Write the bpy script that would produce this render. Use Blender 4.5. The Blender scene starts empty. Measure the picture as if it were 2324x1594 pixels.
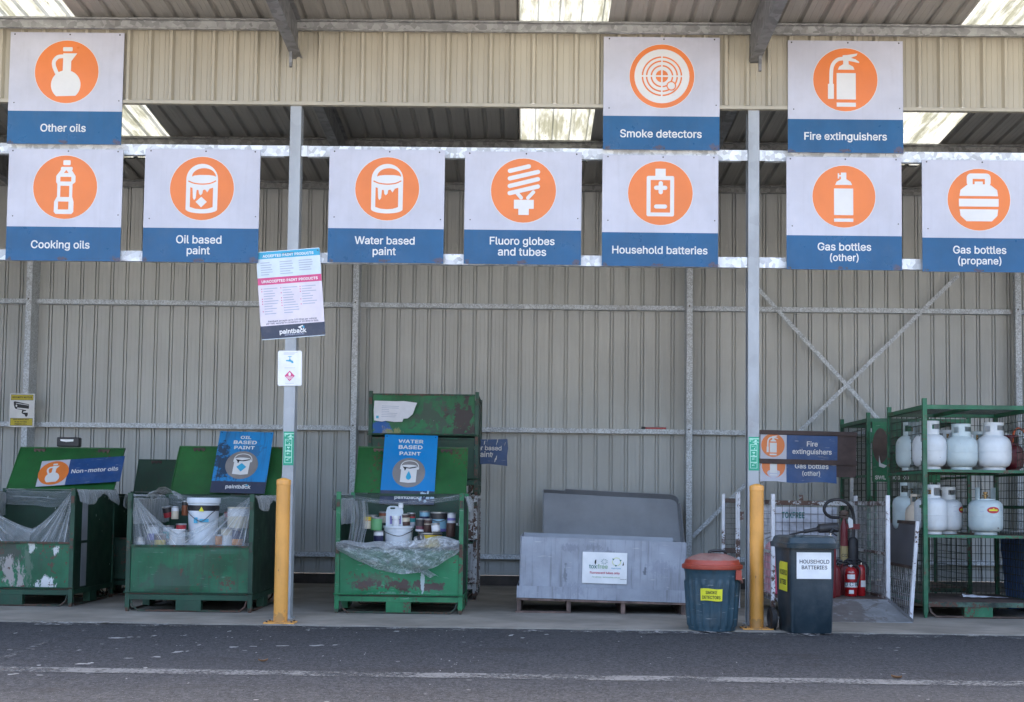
import bpy, math, random
from mathutils import Vector, Matrix, Euler, noise
from mathutils.geometry import tessellate_polygon
R = math.radians
random.seed(7)
SC = bpy.context.scene
COL = SC.collection

# ------------------------------------------------------------------ camera
F, PCX, PCY = 3000.0, 1162.0, 951.0            # focal length and principal point for a 2324 px wide frame
CAM = Vector((0.0, -13.14, 1.2))
YAW, PITCH, ROLL = math.atan(30 / F), math.atan(184 / F), 0.0125
cam_rot = Matrix.Rotation(YAW, 3, 'Z') @ Matrix.Rotation(R(90) + PITCH, 3, 'X') @ Matrix.Rotation(ROLL, 3, 'Z')
cd = bpy.data.cameras.new('camera'); cam = bpy.data.objects.new('camera', cd); COL.objects.link(cam)
cam.matrix_world = Matrix.Translation(CAM) @ cam_rot.to_4x4()
cd.sensor_width = 36; cd.lens = 36 * F / 2324; cd.shift_y = 154 / 2324
cd.clip_end = 3000; cd.clip_start = 0.1
SC.camera = cam

def ray(x, y):
    return cam_rot @ Vector(((x - PCX) / F, -(y - PCY) / F, -1))
def at(x, y, Y):                                # the point of plane Y seen at this place of the photo
    d = ray(x, y); return CAM + d * ((Y - CAM.y) / d.y)
def atz(x, y, Z=0.0):
    d = ray(x, y); return CAM + d * ((Z - CAM.z) / d.z)

# ------------------------------------------------------------------ light
SUN_EL, SUN_AZ = R(56), R(18)                   # sun stands behind the shed, the open front is in its shade
w = bpy.data.worlds.new('World'); SC.world = w; w.use_nodes = True
nt = w.node_tree; bg = nt.nodes['Background']
sk = nt.nodes.new('ShaderNodeTexSky'); sk.sky_type = 'NISHITA'; sk.sun_disc = False
sk.sun_elevation = SUN_EL; sk.sun_rotation = SUN_AZ; sk.air_density = .9; sk.dust_density = 6.0; sk.ozone_density = 1.0
nt.links.new(sk.outputs[0], bg.inputs[0]); bg.inputs[1].default_value = 0.15
sl = bpy.data.lights.new('sun', 'SUN'); sl.energy = 3.0; sl.angle = R(0.5); sl.color = (1, .96, .9)
so = bpy.data.objects.new('sun', sl); COL.objects.link(so)
sd = Vector((math.sin(SUN_AZ) * math.cos(SUN_EL), math.cos(SUN_AZ) * math.cos(SUN_EL), math.sin(SUN_EL)))
so.rotation_euler = sd.to_track_quat('Z', 'Y').to_euler(); so.location = (0, 10, 20)
SC.view_settings.view_transform = 'Standard'; SC.view_settings.look = 'None'
SC.view_settings.exposure = 2.7; SC.view_settings.gamma = 1

# ------------------------------------------------------------------ materials
def srgb(r, g, b):
    f = lambda c: (c / 255 / 12.92) if c <= 10 else ((c / 255 + .055) / 1.055) ** 2.4
    return (f(r), f(g), f(b))
class NG:
    def __init__(s, name):
        s.m = bpy.data.materials.new(name); s.m.use_nodes = True
        s.t = s.m.node_tree; s.b = s.t.nodes['Principled BSDF']; s.out = s.t.nodes['Material Output']
        tc = s.n('ShaderNodeTexCoord'); s.obj = tc.outputs['Object']
        oi = s.n('ShaderNodeObjectInfo'); mu = s.math('MULTIPLY', oi.outputs['Random'], 53.0)
        va = s.n('ShaderNodeVectorMath'); va.operation = 'ADD'
        s.t.links.new(s.obj, va.inputs[0]); s.t.links.new(mu, va.inputs[1]); s.co = va.outputs[0]
    def n(s, k): return s.t.nodes.new(k)
    def set(s, sock, v):
        if isinstance(v, bpy.types.NodeSocket): s.t.links.new(v, sock)
        elif isinstance(v, (tuple, list)) and len(v) == 3 and sock.type == 'RGBA': sock.default_value = (*v, 1)
        else: sock.default_value = v
    def math(s, op, a, b=0.0, clamp=False):
        n = s.n('ShaderNodeMath'); n.operation = op; n.use_clamp = clamp
        s.set(n.inputs[0], a); s.set(n.inputs[1], b); return n.outputs[0]
    def map(s, vec, sc=(1, 1, 1), loc=(0, 0, 0), rot=(0, 0, 0)):
        n = s.n('ShaderNodeMapping'); s.set(n.inputs[0], vec)
        n.inputs['Location'].default_value = loc; n.inputs['Scale'].default_value = sc; n.inputs['Rotation'].default_value = rot
        return n.outputs[0]
    def noise(s, scale, detail=4, rough=.55, vec=None, dist=0):
        n = s.n('ShaderNodeTexNoise'); s.set(n.inputs['Vector'], vec or s.co)
        n.inputs['Scale'].default_value = scale; n.inputs['Detail'].default_value = detail
        n.inputs['Roughness'].default_value = rough; n.inputs['Distortion'].default_value = dist
        return n.outputs['Fac']
    def ramp(s, f, lo, hi):
        n = s.n('ShaderNodeMapRange'); n.clamp = True; n.interpolation_type = 'SMOOTHSTEP'
        s.set(n.inputs[0], f); n.inputs[1].default_value = lo; n.inputs[2].default_value = hi
        return n.outputs[0]
    def mix(s, f, a, b):
        n = s.n('ShaderNodeMix'); n.data_type = 'RGBA'
        s.set(n.inputs[0], f); s.set(n.inputs[6], a); s.set(n.inputs[7], b); return n.outputs[2]
    def bump(s, h, strength=.2, dist=.01):
        n = s.n('ShaderNodeBump'); n.inputs['Strength'].default_value = strength; n.inputs['Distance'].default_value = dist
        s.set(n.inputs['Height'], h); s.t.links.new(n.outputs[0], s.b.inputs['Normal'])
    def fin(s, col, rough=.5, metal=0, spec=.5, coat=0):
        s.set(s.b.inputs['Base Color'], col); s.set(s.b.inputs['Roughness'], rough); s.set(s.b.inputs['Metallic'], metal)
        s.b.inputs['Specular IOR Level'].default_value = spec; s.b.inputs['Coat Weight'].default_value = coat
        s.b.inputs['Coat Roughness'].default_value = .25
        return s.m

RUST = (.085, .04, .025)
def paint(name, col, rough=.5, metal=0, var=.15, vs=3, rust=0, specks=0, streak=0, dust=0, patches=(), spec=.5, coat=0, bump=0, rustcol=RUST, scratch=0):
    g = NG(name); dark = tuple(c * (1 - var * 1.6) for c in col); light = tuple(min(1, c * (1 + var)) for c in col)
    c = g.mix(g.ramp(g.noise(vs, 5, .6), .3, .7), dark, light)
    if streak:                                   # dirty runs down the surface
        f = g.noise(1, 4, .6, g.map(g.co, (26, 26, 1.6)))
        c = g.mix(g.math('MULTIPLY', g.ramp(f, .5, .75), streak), c, (.035, .03, .024))
    if dust:
        c = g.mix(g.math('MULTIPLY', g.ramp(g.noise(5, 6, .7), .42, .8), dust), c, (.3, .27, .23))
    if scratch:
        f = g.noise(1, 3, .5, g.map(g.co, (7, 7, 60), rot=(.2, .5, .3)))
        c = g.mix(g.math('MULTIPLY', g.ramp(f, .66, .74), scratch), c, (.6, .6, .58))
    for (px, pz, rx, rz, pc, ns, am) in patches:  # worn or spilt places with a shape of their own
        v = g.map(g.obj, (1 / rx, 0, 1 / rz), (-px / rx, 0, -pz / rz))
        ln = g.n('ShaderNodeVectorMath'); ln.operation = 'LENGTH'; g.set(ln.inputs[0], v)
        nn = g.noise(ns * 1.6, 9, .74, g.map(g.co, (1, 1, .4 if min(pc) > .1 else .9)))
        f = g.math('ADD', g.math('SUBTRACT', 1.0, ln.outputs['Value']), g.math('MULTIPLY', g.math('SUBTRACT', nn, .5), 5.2))
        c = g.mix(g.math('MULTIPLY', g.ramp(f, .05, .4), am), c, pc)
    if rust:
        nn = g.noise(24, 8, .75); n2 = g.noise(2.6, 4, .6)
        f = g.math('ADD', nn, g.math('MULTIPLY', n2, .8))
        c = g.mix(g.ramp(f, 1.16 - rust * .19, 1.19 - rust * .19), c, rustcol)
    if specks:
        v = g.n('ShaderNodeTexVoronoi'); v.inputs['Scale'].default_value = 16; g.set(v.inputs['Vector'], g.map(g.co, (1, 1, .45)))
        hit = g.math('LESS_THAN', v.outputs['Distance'], g.math('MULTIPLY', g.ramp(g.noise(3, 2), .5, .75), .16 * specks))
        c = g.mix(hit, c, (.6, .62, .58))
    if bump: g.bump(g.noise(40, 4), bump, .004)
    r = g.math('ADD', rough, g.math('MULTIPLY', g.math('SUBTRACT', g.noise(6, 4), .5), .35), True)
    return g.fin(c, r, metal, spec, coat)

def galv(name, col=(.5, .53, .56), sc=28, amt=.55):
    g = NG(name); v = g.n('ShaderNodeTexVoronoi'); v.inputs['Scale'].default_value = sc; g.set(v.inputs['Vector'], g.co)
    sp = g.n('ShaderNodeSeparateColor'); g.set(sp.inputs[0], v.outputs['Color'])
    f = g.math('ADD', g.math('ADD', g.math('MULTIPLY', sp.outputs[0], amt), (.55 - amt) / 2), g.math('MULTIPLY', g.noise(5, 5, .55, g.map(g.co, (1, 1, .3))), .6))
    c = g.mix(g.ramp(f, .15, .95), tuple(x * .62 for x in col), tuple(x * 1.25 for x in col))
    c = g.mix(g.math('MULTIPLY', g.ramp(g.noise(2.5, 6, .7), .55, .8), .5), c, (.2, .17, .14))
    return g.fin(c, .5, .12, .5)

def sheeting(name, col, warm=None, dirt=.35, axis='Z'):
    g = NG(name)
    c = g.mix(g.ramp(g.noise(.7, 4), .3, .7), tuple(x * .9 for x in col), tuple(x * 1.06 for x in col))
    sc = (5, 5, .4) if axis == 'Z' else (5, .4, 5)
    c = g.mix(g.math('MULTIPLY', g.ramp(g.noise(1, 5, .62, g.map(g.co, sc)), .45, .8), dirt), c, tuple(x * .45 for x in (warm or col)))
    c = g.mix(g.math('MULTIPLY', g.ramp(g.noise(22, 6, .7), .66, .76), .5 * dirt), c, (.12, .09, .06))
    return g.fin(c, .42, 0, .5)

def flat(name, col, rough=.5, **k): return paint(name, col, rough, var=k.pop('var', .05), vs=k.pop('vs', 5), **k)

M = {}
M['wall'] = sheeting('wall_sheet', (.53, .54, .52), (.4, .33, .22), .14)
M['fascia'] = sheeting('fascia_sheet', (.41, .37, .285), (.42, .33, .17), .22)
M['roof'] = sheeting('roof_sheet', (.34, .32, .285), None, .16, 'Y')
M['galv'] = galv('galvanised_steel', (.58, .62, .66), 75)
M['galv_post'] = galv('post_galvanised', (.35, .37, .385), 9, .1)
M['galv_dark'] = galv('weathered_galvanised', (.3, .3, .29), 20)
M['galv_rail'] = galv('bright_galvanised', (.66, .69, .72), 22)
M['beam'] = galv('rafter_steel', (.2, .2, .2), 14)

def skylight():
    g = NG('translucent_sheet')
    dirt = g.math('MULTIPLY', g.ramp(g.noise(1, 6, .7, g.map(g.co, (7, .8, 7))), .42, .62), .8)
    c = g.mix(dirt, (.165, .17, .155), (.055, .055, .034))
    c = g.mix(g.ramp(g.noise(9, 5, .7, g.map(g.co, (1.6, .6, 1))), .69, .73), c, (.03, .028, .015))
    tr = g.n('ShaderNodeBsdfTranslucent'); g.set(tr.inputs[0], c)
    di = g.n('ShaderNodeBsdfDiffuse'); g.set(di.inputs[0], c)
    mx = g.n('ShaderNodeMixShader'); mx.inputs[0].default_value = .25
    g.t.links.new(tr.outputs[0], mx.inputs[1]); g.t.links.new(di.outputs[0], mx.inputs[2]); g.t.links.new(mx.outputs[0], g.out.inputs[0])
    return g.m
M['skylight'] = skylight()

def asphalt():
    g = NG('asphalt')
    fine = g.noise(46, 6, .8, g.map(g.obj, (1, .6, 1))); mid = g.noise(14, 6, .65, g.obj); big = g.noise(.55, 4, .5, g.obj)
    c = g.mix(g.ramp(fine, .34, .68), (.0115, .0118, .0128), (.08, .081, .085))
    c = g.mix(g.math('MULTIPLY', g.ramp(mid, .5, .75), .5), c, (.022, .021, .023))
    c = g.mix(g.math('MULTIPLY', g.ramp(big, .45, .7), .25), c, (.06, .06, .06))
    c = g.mix(g.math('MULTIPLY', g.ramp(g.noise(1.3, 6, .7, g.map(g.obj, (.6, 1.6, 1), (3, 1, 0))), .55, .68), .7), c, (.03, .027, .026))
    v = g.n('ShaderNodeTexVoronoi'); v.inputs['Scale'].default_value = 5.5; g.set(v.inputs['Vector'], g.map(g.obj, (.8, 1.3, 1)))
    dist = g.math('ADD', v.outputs['Distance'], g.math('MULTIPLY', g.noise(18, 3, .6, g.obj), .16))
    spots = g.math('LESS_THAN', dist, g.math('MULTIPLY', g.ramp(g.noise(.8, 2, .5, g.map(g.obj, (1, 1, 1), (7.5, 2, 0))), .42, .65), .175))
    c = g.mix(spots, c, (.3, .3, .29))           # dried drops of white paint
    v2 = g.n('ShaderNodeTexVoronoi'); v2.inputs['Scale'].default_value = 34; g.set(v2.inputs['Vector'], g.obj)
    c = g.mix(g.math('LESS_THAN', v2.outputs['Distance'], .09), c, (.3, .3, .29))
    g.bump(g.noise(90, 4, .7, g.obj), .6, .012)
    return g.fin(c, .85, 0, .3)
M['asphalt'] = asphalt()

def concrete():
    g = NG('concrete')
    c = g.mix(g.ramp(g.noise(1.2, 6, .6, g.obj), .3, .7), (.2, .18, .15), (.33, .3, .255))
    c = g.mix(g.math('MULTIPLY', g.ramp(g.noise(5, 6, .7, g.map(g.obj, (.5, 2, 1))), .5, .75), .5), c, (.13, .12, .105))
    c = g.mix(g.ramp(g.noise(11, 6, .75, g.obj), .68, .74), c, (.07, .06, .05))
    g.bump(g.noise(60, 4, .6, g.obj), .25, .006)
    return g.fin(c, .8, 0, .3)
M['concrete'] = concrete()
M['gravel'] = paint('bounce_gravel', (.285, .272, .25), .9, var=.25, vs=20)  # pale, so the added yard throws warm light back
M['kerb'] = paint('kerb_concrete', (.075, .066, .06), .85, var=.3, streak=.3)

def worn(name, col, lo, hi, sc=30):
    g = NG(name); m = g.ramp(g.math('ADD', g.math('MULTIPLY', g.noise(sc, 5, .7, g.obj), .6), g.math('MULTIPLY', g.noise(2.2, 3, .5, g.obj), .4)), lo, hi)
    g.fin(g.mix(g.noise(9, 4), tuple(c * .75 for c in col), col), .8)
    tp = g.n('ShaderNodeBsdfTransparent'); mx = g.n('ShaderNodeMixShader'); g.set(mx.inputs[0], m)
    g.t.links.new(tp.outputs[0], mx.inputs[1]); g.t.links.new(g.b.outputs[0], mx.inputs[2]); g.t.links.new(mx.outputs[0], g.out.inputs[0])
    return g.m
M['line'] = worn('worn_line_paint', (.165, .165, .16), .43, .55, 34)
M['edge_paint'] = worn('worn_edge_paint', (.36, .35, .33), .52, .6, 14)

def film(name, crumple):
    g = NG(name)
    if crumple:
        uv = g.n('ShaderNodeUVMap').outputs[0]
        n1 = g.noise(1, 6, .68, g.map(uv, (8, 3.2, 1), (0, 0, 0), (0, 0, .25)), 1.6); g.bump(n1, 1, .14)
        rd = g.ramp(g.math('ABSOLUTE', g.math('SUBTRACT', g.noise(1, 3, .55, g.map(uv, (12, 5, 1), (5, 2, 0), (0, 0, -.35)), 1.2), .5)), .03, .0)
        st = g.math('ADD', g.ramp(n1, .48, .72), g.math('MULTIPLY', rd, .5)); base, fc, sa = .3, .55, .7  # white folds and painted glints, both put into the opacity
    else:
        uv = g.n('ShaderNodeUVMap').outputs[0]; n1 = g.noise(1, 4, .6, g.map(uv, (26, 1.6, 1)), .4); g.bump(n1, 1, .1)
        st = g.ramp(g.noise(1, 5, .65, g.map(uv, (60, .9, 1), (3, 1, 0)), .3), .6, .7); base, fc, sa = .2, .55, .95  # opaque white streaks stand for creases and highlights on the film
    g.fin((.85, .88, .9), .16, 0, .9)
    lw = g.n('ShaderNodeLayerWeight'); lw.inputs[0].default_value = .3
    f = g.math('ADD', g.math('ADD', base, g.math('MULTIPLY', lw.outputs['Facing'], fc)), g.math('MULTIPLY', st, sa), True)
    tp = g.n('ShaderNodeBsdfTransparent'); tp.inputs[0].default_value = (.95, .97, .97, 1)
    mx = g.n('ShaderNodeMixShader'); g.set(mx.inputs[0], f)
    g.t.links.new(tp.outputs[0], mx.inputs[1]); g.t.links.new(g.b.outputs[0], mx.inputs[2]); g.t.links.new(mx.outputs[0], g.out.inputs[0])
    return g.m
M['film'] = film('clear_plastic_film', False); M['film_crumpled'] = film('crumpled_plastic_film', True)

SIGN = dict(rough=.3, spec=.6, coat=.5)
M['sign_white'] = paint('sign_white', (.5, .5, .56), .35, var=.05, vs=2, dust=.12, streak=.05, coat=.15, spec=.4)
M['sign_blue'] = paint('sign_blue', (.006, .082, .2), .32, var=.09, vs=2, dust=.06, streak=.08, patches=[(-.02, -.55, .06, .02, (.1, .05, .04), 14, .7), (.54, -.55, .06, .035, (.12, .06, .05), 14, .6), (-.55, -.56, .03, .03, (.1, .05, .04), 14, .6)], coat=.1, spec=.4)
M['sign_orange'] = paint('sign_orange', (.72, .19, .04), .35, var=.04, vs=2, coat=.1, spec=.4)
M['sign_mark'] = paint('sign_mark', (.66, .65, .63), .35, var=.03)
M['sign_edge'] = flat('sign_edge', (.3, .3, .3), .4, metal=.5)
M['screw'] = flat('screw', (.08, .075, .07), .4, metal=.6)
M['faded_blue'] = paint('faded_blue', (.012, .06, .19), .45, var=.12, vs=4, scratch=.4, dust=.15)
M['cyan'] = paint('cyan', (.03, .35, .55), .4, var=.05, dust=.1)
M['cyan_dirty'] = paint('cyan_dirty', (.012, .21, .48), .4, var=.1, streak=.9, dust=.06, specks=.3, patches=[(-.22, .42, .13, .3, (.02, .022, .03), 7, .85), (-.05, .3, .1, .12, (.025, .03, .035), 9, .6), (.1, .6, .14, .1, (.05, .05, .055), 12, .4)])
M['cyan_board'] = paint('cyan_board', (.0, .2, .5), .38, var=.06, vs=2, dust=.07)
M['navy'] = paint('navy', (.03, .04, .075), .45, var=.1, dust=.15, specks=.25)
M['magenta'] = flat('magenta', (.6, .07, .2), .4)
M['notice_pale'] = flat('notice_pale', (.6, .68, .74), .4)
M['notice_pink'] = flat('notice_pink', (.68, .62, .68), .4)
M['faint_ink'] = flat('faint_ink', (.36, .4, .5), .5)
M['white'] = flat('white_print', (.78, .78, .77), .45)
M['black'] = flat('black_print', (.015, .015, .018), .45)
M['disc_grey'] = paint('disc_grey', (.22, .2, .19), .45, var=.12, dust=.15)
M['yellow'] = flat('yellow_label', (.72, .68, .03), .45)
M['yellow_sign'] = flat('yellow_sign', (.6, .48, .03), .45)
M['sticker_green'] = flat('sticker_green', (.0, .3, .17), .4)
M['sticker_pale'] = flat('sticker_pale', (.4, .72, .58), .4)
M['logo_green'] = flat('logo_green', (.35, .5, .32), .6)
M['logo_teal'] = flat('logo_teal', (.02, .16, .15), .5)
M['logo_yellow'] = flat('logo_yellow', (.68, .7, .35), .6)
M['logo_pale'] = flat('scraped_board', (.42, .52, .6), .5)
M['ink_red'] = flat('ink_red', (.5, .03, .07), .5)

G1, G2, G3 = (.012, .135, .055), (.012, .095, .04), (.02, .07, .032)
M['green'] = paint('green_paint', (.012, .16, .06), .5, var=.22, vs=2, scratch=.25, rust=.8, specks=.7, streak=.35, dust=.1)
M['green_dark'] = paint('dark_green_paint', (.007, .055, .028), .5, var=.22, vs=2, rust=.6, specks=.5, streak=.45, dust=.06)
M['green_lid'] = paint('lid_green_paint', (.014, .105, .024), .5, var=.2, vs=1.4, rust=.5, specks=.3, streak=.3)
M['green_old'] = paint('old_green_paint', (.022, .062, .035), .6, var=.2, vs=1.5, rust=.5, streak=.3)
M['rack_green'] = paint('rack_green_paint', (.014, .13, .06), .5, var=.25, vs=3, rust=.8, dust=.2)
M['rack_wire'] = paint('rack_wire', (.035, .045, .03), .6, var=.3, vs=8)
M['rust_deck'] = paint('rusty_deck', (.095, .062, .048), .8, var=.35, vs=3, dust=.15)
RB = (.06, .035, .03); WP = (.5, .5, .48)
M['panel_spilt'] = paint('spilt_panel', (.011, .125, .055), .5, var=.25, vs=2, rust=.6, specks=1.3, streak=.4,
    patches=[(-.1, .55, .25, .2, (.045, .04, .035), 5, .8), (.0, .3, .11, .24, (.33, .3, .28), 6, .95), (.18, .45, .05, .3, (.12, .16, .12), 9, .6), (.38, .25, .07, .1, (.6, .6, .6), 9, 1), (.27, .22, .05, .06, (.55, .55, .55), 12, 1), (.3, .185, .26, .022, (.6, .58, .56), 7, 1), (.1, .19, .14, .03, (.11, .03, .025), 6, 1), (.2, .66, .05, .1, (.55, .56, .52), 14, .9), (.47, .6, .04, .05, (.6, .6, .58), 14, .9)])
M['panel_rusted'] = paint('rusted_panel', (.012, .175, .068), .48, var=.15, vs=2, rust=.55, specks=1.2, scratch=.25, streak=.15,
    patches=[(-.34, .3, .2, .055, RB, 8, 1), (.0, .305, .28, .065, RB, 8, 1), (.33, .29, .16, .05, RB, 9, 1), (-.25, .36, .2, .06, (.07, .06, .04), 14, .6),
             (.245, .33, .018, .17, (.42, .48, .48), 9, .85), (-.1, .2, .3, .03, (.2, .35, .27), 7, .5)])
M['panel_dull'] = paint('dull_panel', (.011, .115, .05), .5, var=.25, vs=2, scratch=.15, rust=.6, specks=.25, streak=.6,
    patches=[(-.15, .3, .3, .2, (.03, .05, .035), 3, .7), (.3, .5, .4, .12, (.02, .06, .03), 4, .6)])
M['panel_peeled'] = paint('peeled_panel', (.012, .15, .05), .55, var=.2, vs=3, rust=.6, specks=.7, streak=.3,
    patches=[(.46, .9, .17, .34, (.035, .024, .022), 6, 1), (.1, .95, .22, .2, (.04, .06, .045), 5, .85), (-.52, .82, .1, .2, (.01, .09, .34), 3, .95), (-.2, .7, .2, .04, (.05, .03, .025), 6, 1), (-.4, .76, .12, .07, (.35, .3, .12), 9, .6)])
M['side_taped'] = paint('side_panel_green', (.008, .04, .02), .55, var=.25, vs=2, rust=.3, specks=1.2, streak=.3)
M['rim_paint'] = paint('rim_paint', (.01, .06, .03), .55, var=.4, vs=8, rust=1.3)
M['skid_paint'] = paint('skid_paint', (.03, .055, .035), .6, var=.4, vs=8, rust=1.5)
M['tape'] = paint('grey_tape', (.3, .31, .33), .5, var=.1)
M['white_steel'] = paint('white_steel', (.62, .62, .64), .5, var=.1, vs=4, rust=1.0, streak=.25)
M['white_rusty'] = paint('white_rusty_steel', (.55, .55, .54), .55, var=.15, vs=4, rust=1.5, streak=.5)
M['wire_grey'] = paint('wire_grey', (.1, .09, .08), .6, var=.35, vs=9, metal=.2)
M['wire_pale'] = paint('wire_pale', (.34, .33, .33), .55, var=.3, vs=9)
M['plate_grey'] = paint('plate_grey', (.12, .115, .125), .55, var=.15, vs=3, specks=.15)
M['stencil_board'] = paint('stencil_board', (.56, .57, .63), .6, var=.25, vs=5, dust=.3, scratch=.4)
M['ramp'] = paint('ramp_plate', (.26, .27, .28), .5, var=.2, vs=4, scratch=.25, streak=0, metal=.3, patches=[(-.1, .1, .5, .2, (.1, .075, .06), 4, .6)])
M['bollard'] = paint('bollard_yellow', (.74, .34, .065), .42, var=.08, vs=3, streak=.1, coat=.2, dust=.04, patches=[(.0, .05, .09, .07, (.3, .17, .07), 12, .6), (-.02, .5, .006, .012, (.15, .08, .04), 25, .7)])
M['coreflute'] = paint('grey_fluted_board', (.31, .33, .375), .55, var=.12, vs=3, streak=.4, scratch=.4, dust=.1,
    patches=[(-.35, .55, .1, .05, (.17, .18, .22), 22, .5), (-.1, .56, .1, .04, (.16, .17, .2), 24, .5), (.06, .5, .07, .06, (.16, .17, .2), 24, .5), (-.4, .28, .02, .1, (.1, .11, .13), 14, .6),
             (.45, .35, .02, .07, (.08, .09, .11), 9, .8), (.62, .35, .14, .1, (.2, .21, .26), 26, .4), (-.35, .1, .15, .1, (.2, .21, .25), 26, .4)])
M['coreflute_in'] = paint('grey_board_inside', (.36, .375, .41), .6, var=.08, vs=2)
M['timber'] = paint('pallet_timber', (.16, .105, .085), .8, var=.35, vs=9, streak=.5)
M['bin_teal'] = paint('bin_plastic', (.02, .058, .082), .5, var=.15, vs=3, streak=.35, dust=.14, scratch=.35)
M['bin_red'] = paint('red_lid_plastic', (.36, .05, .025), .5, var=.12, vs=4, dust=.12, patches=[])
M['bin_dust'] = paint('dusty_lid_plastic', (.25, .12, .1), .7, var=.15, vs=6, dust=.6)
M['wheelie'] = paint('wheelie_plastic', (.014, .03, .042), .42, var=.12, vs=2.5, dust=.1, specks=.25)
M['wheelie_lid'] = paint('wheelie_lid_plastic', (.018, .04, .052), .4, var=.15, vs=4, dust=.3)
M['rubber'] = flat('rubber', (.02, .02, .022), .7, dust=.3)
M['brown_timber'] = paint('brown_board', (.058, .034, .03), .6, var=.2, vs=5)
M['bottle_white'] = paint('bottle_white', (.62, .65, .66), .35, var=.06, vs=4, specks=.05, dust=.2, coat=.2, scratch=.14, rust=.12)
M['bottle_grey'] = paint('bottle_grey', (.48, .56, .56), .38, var=.06, vs=4, dust=.16, coat=.2, scratch=.2, rust=.2)
M['bottle_cream'] = paint('bottle_cream', (.58, .5, .4), .45, var=.08, vs=4, dust=.2)
M['bottle_red'] = paint('bottle_red', (.13, .012, .02), .4, var=.2, vs=3, dust=.1)
M['brass'] = flat('brass', (.3, .2, .09), .4, metal=.8)
M['hose_orange'] = flat('hose_orange', (.55, .1, .03), .5)
M['red'] = paint('extinguisher_red', (.38, .01, .014), .3, var=.06, coat=.4)
M['red_old'] = paint('old_extinguisher_red', (.15, .012, .016), .45, var=.12, dust=.12)
M['red_pink'] = paint('faded_red', (.55, .07, .13), .45, var=.08)
M['hose'] = flat('black_hose', (.025, .024, .026), .55, dust=.15)
M['chrome'] = flat('chrome', (.5, .5, .5), .25, metal=.9)
M['gold_label'] = flat('gold_label', (.35, .27, .12), .5)
M['blue_tub'] = paint('blue_tub_plastic', (.03, .14, .55), .5, var=.15, vs=2)
M['tin'] = flat('tin', (.42, .42, .42), .35, metal=.7)
M['pail_white'] = paint('pail_white', (.66, .7, .74), .4, var=.06, vs=6, streak=.08)
M['plastic_clear'] = paint('jerrycan_plastic', (.5, .56, .6), .4, var=.06)
M['paper'] = paint('paper', (.68, .68, .72), .6, var=.05, vs=6)
M['leaf'] = flat('dry_leaf', (.2, .1, .045), .7)
def tone(n, c, r=.4):
    if n not in M: M[n] = paint(n, c, r, var=.08, vs=8)
    return M[n]
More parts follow.
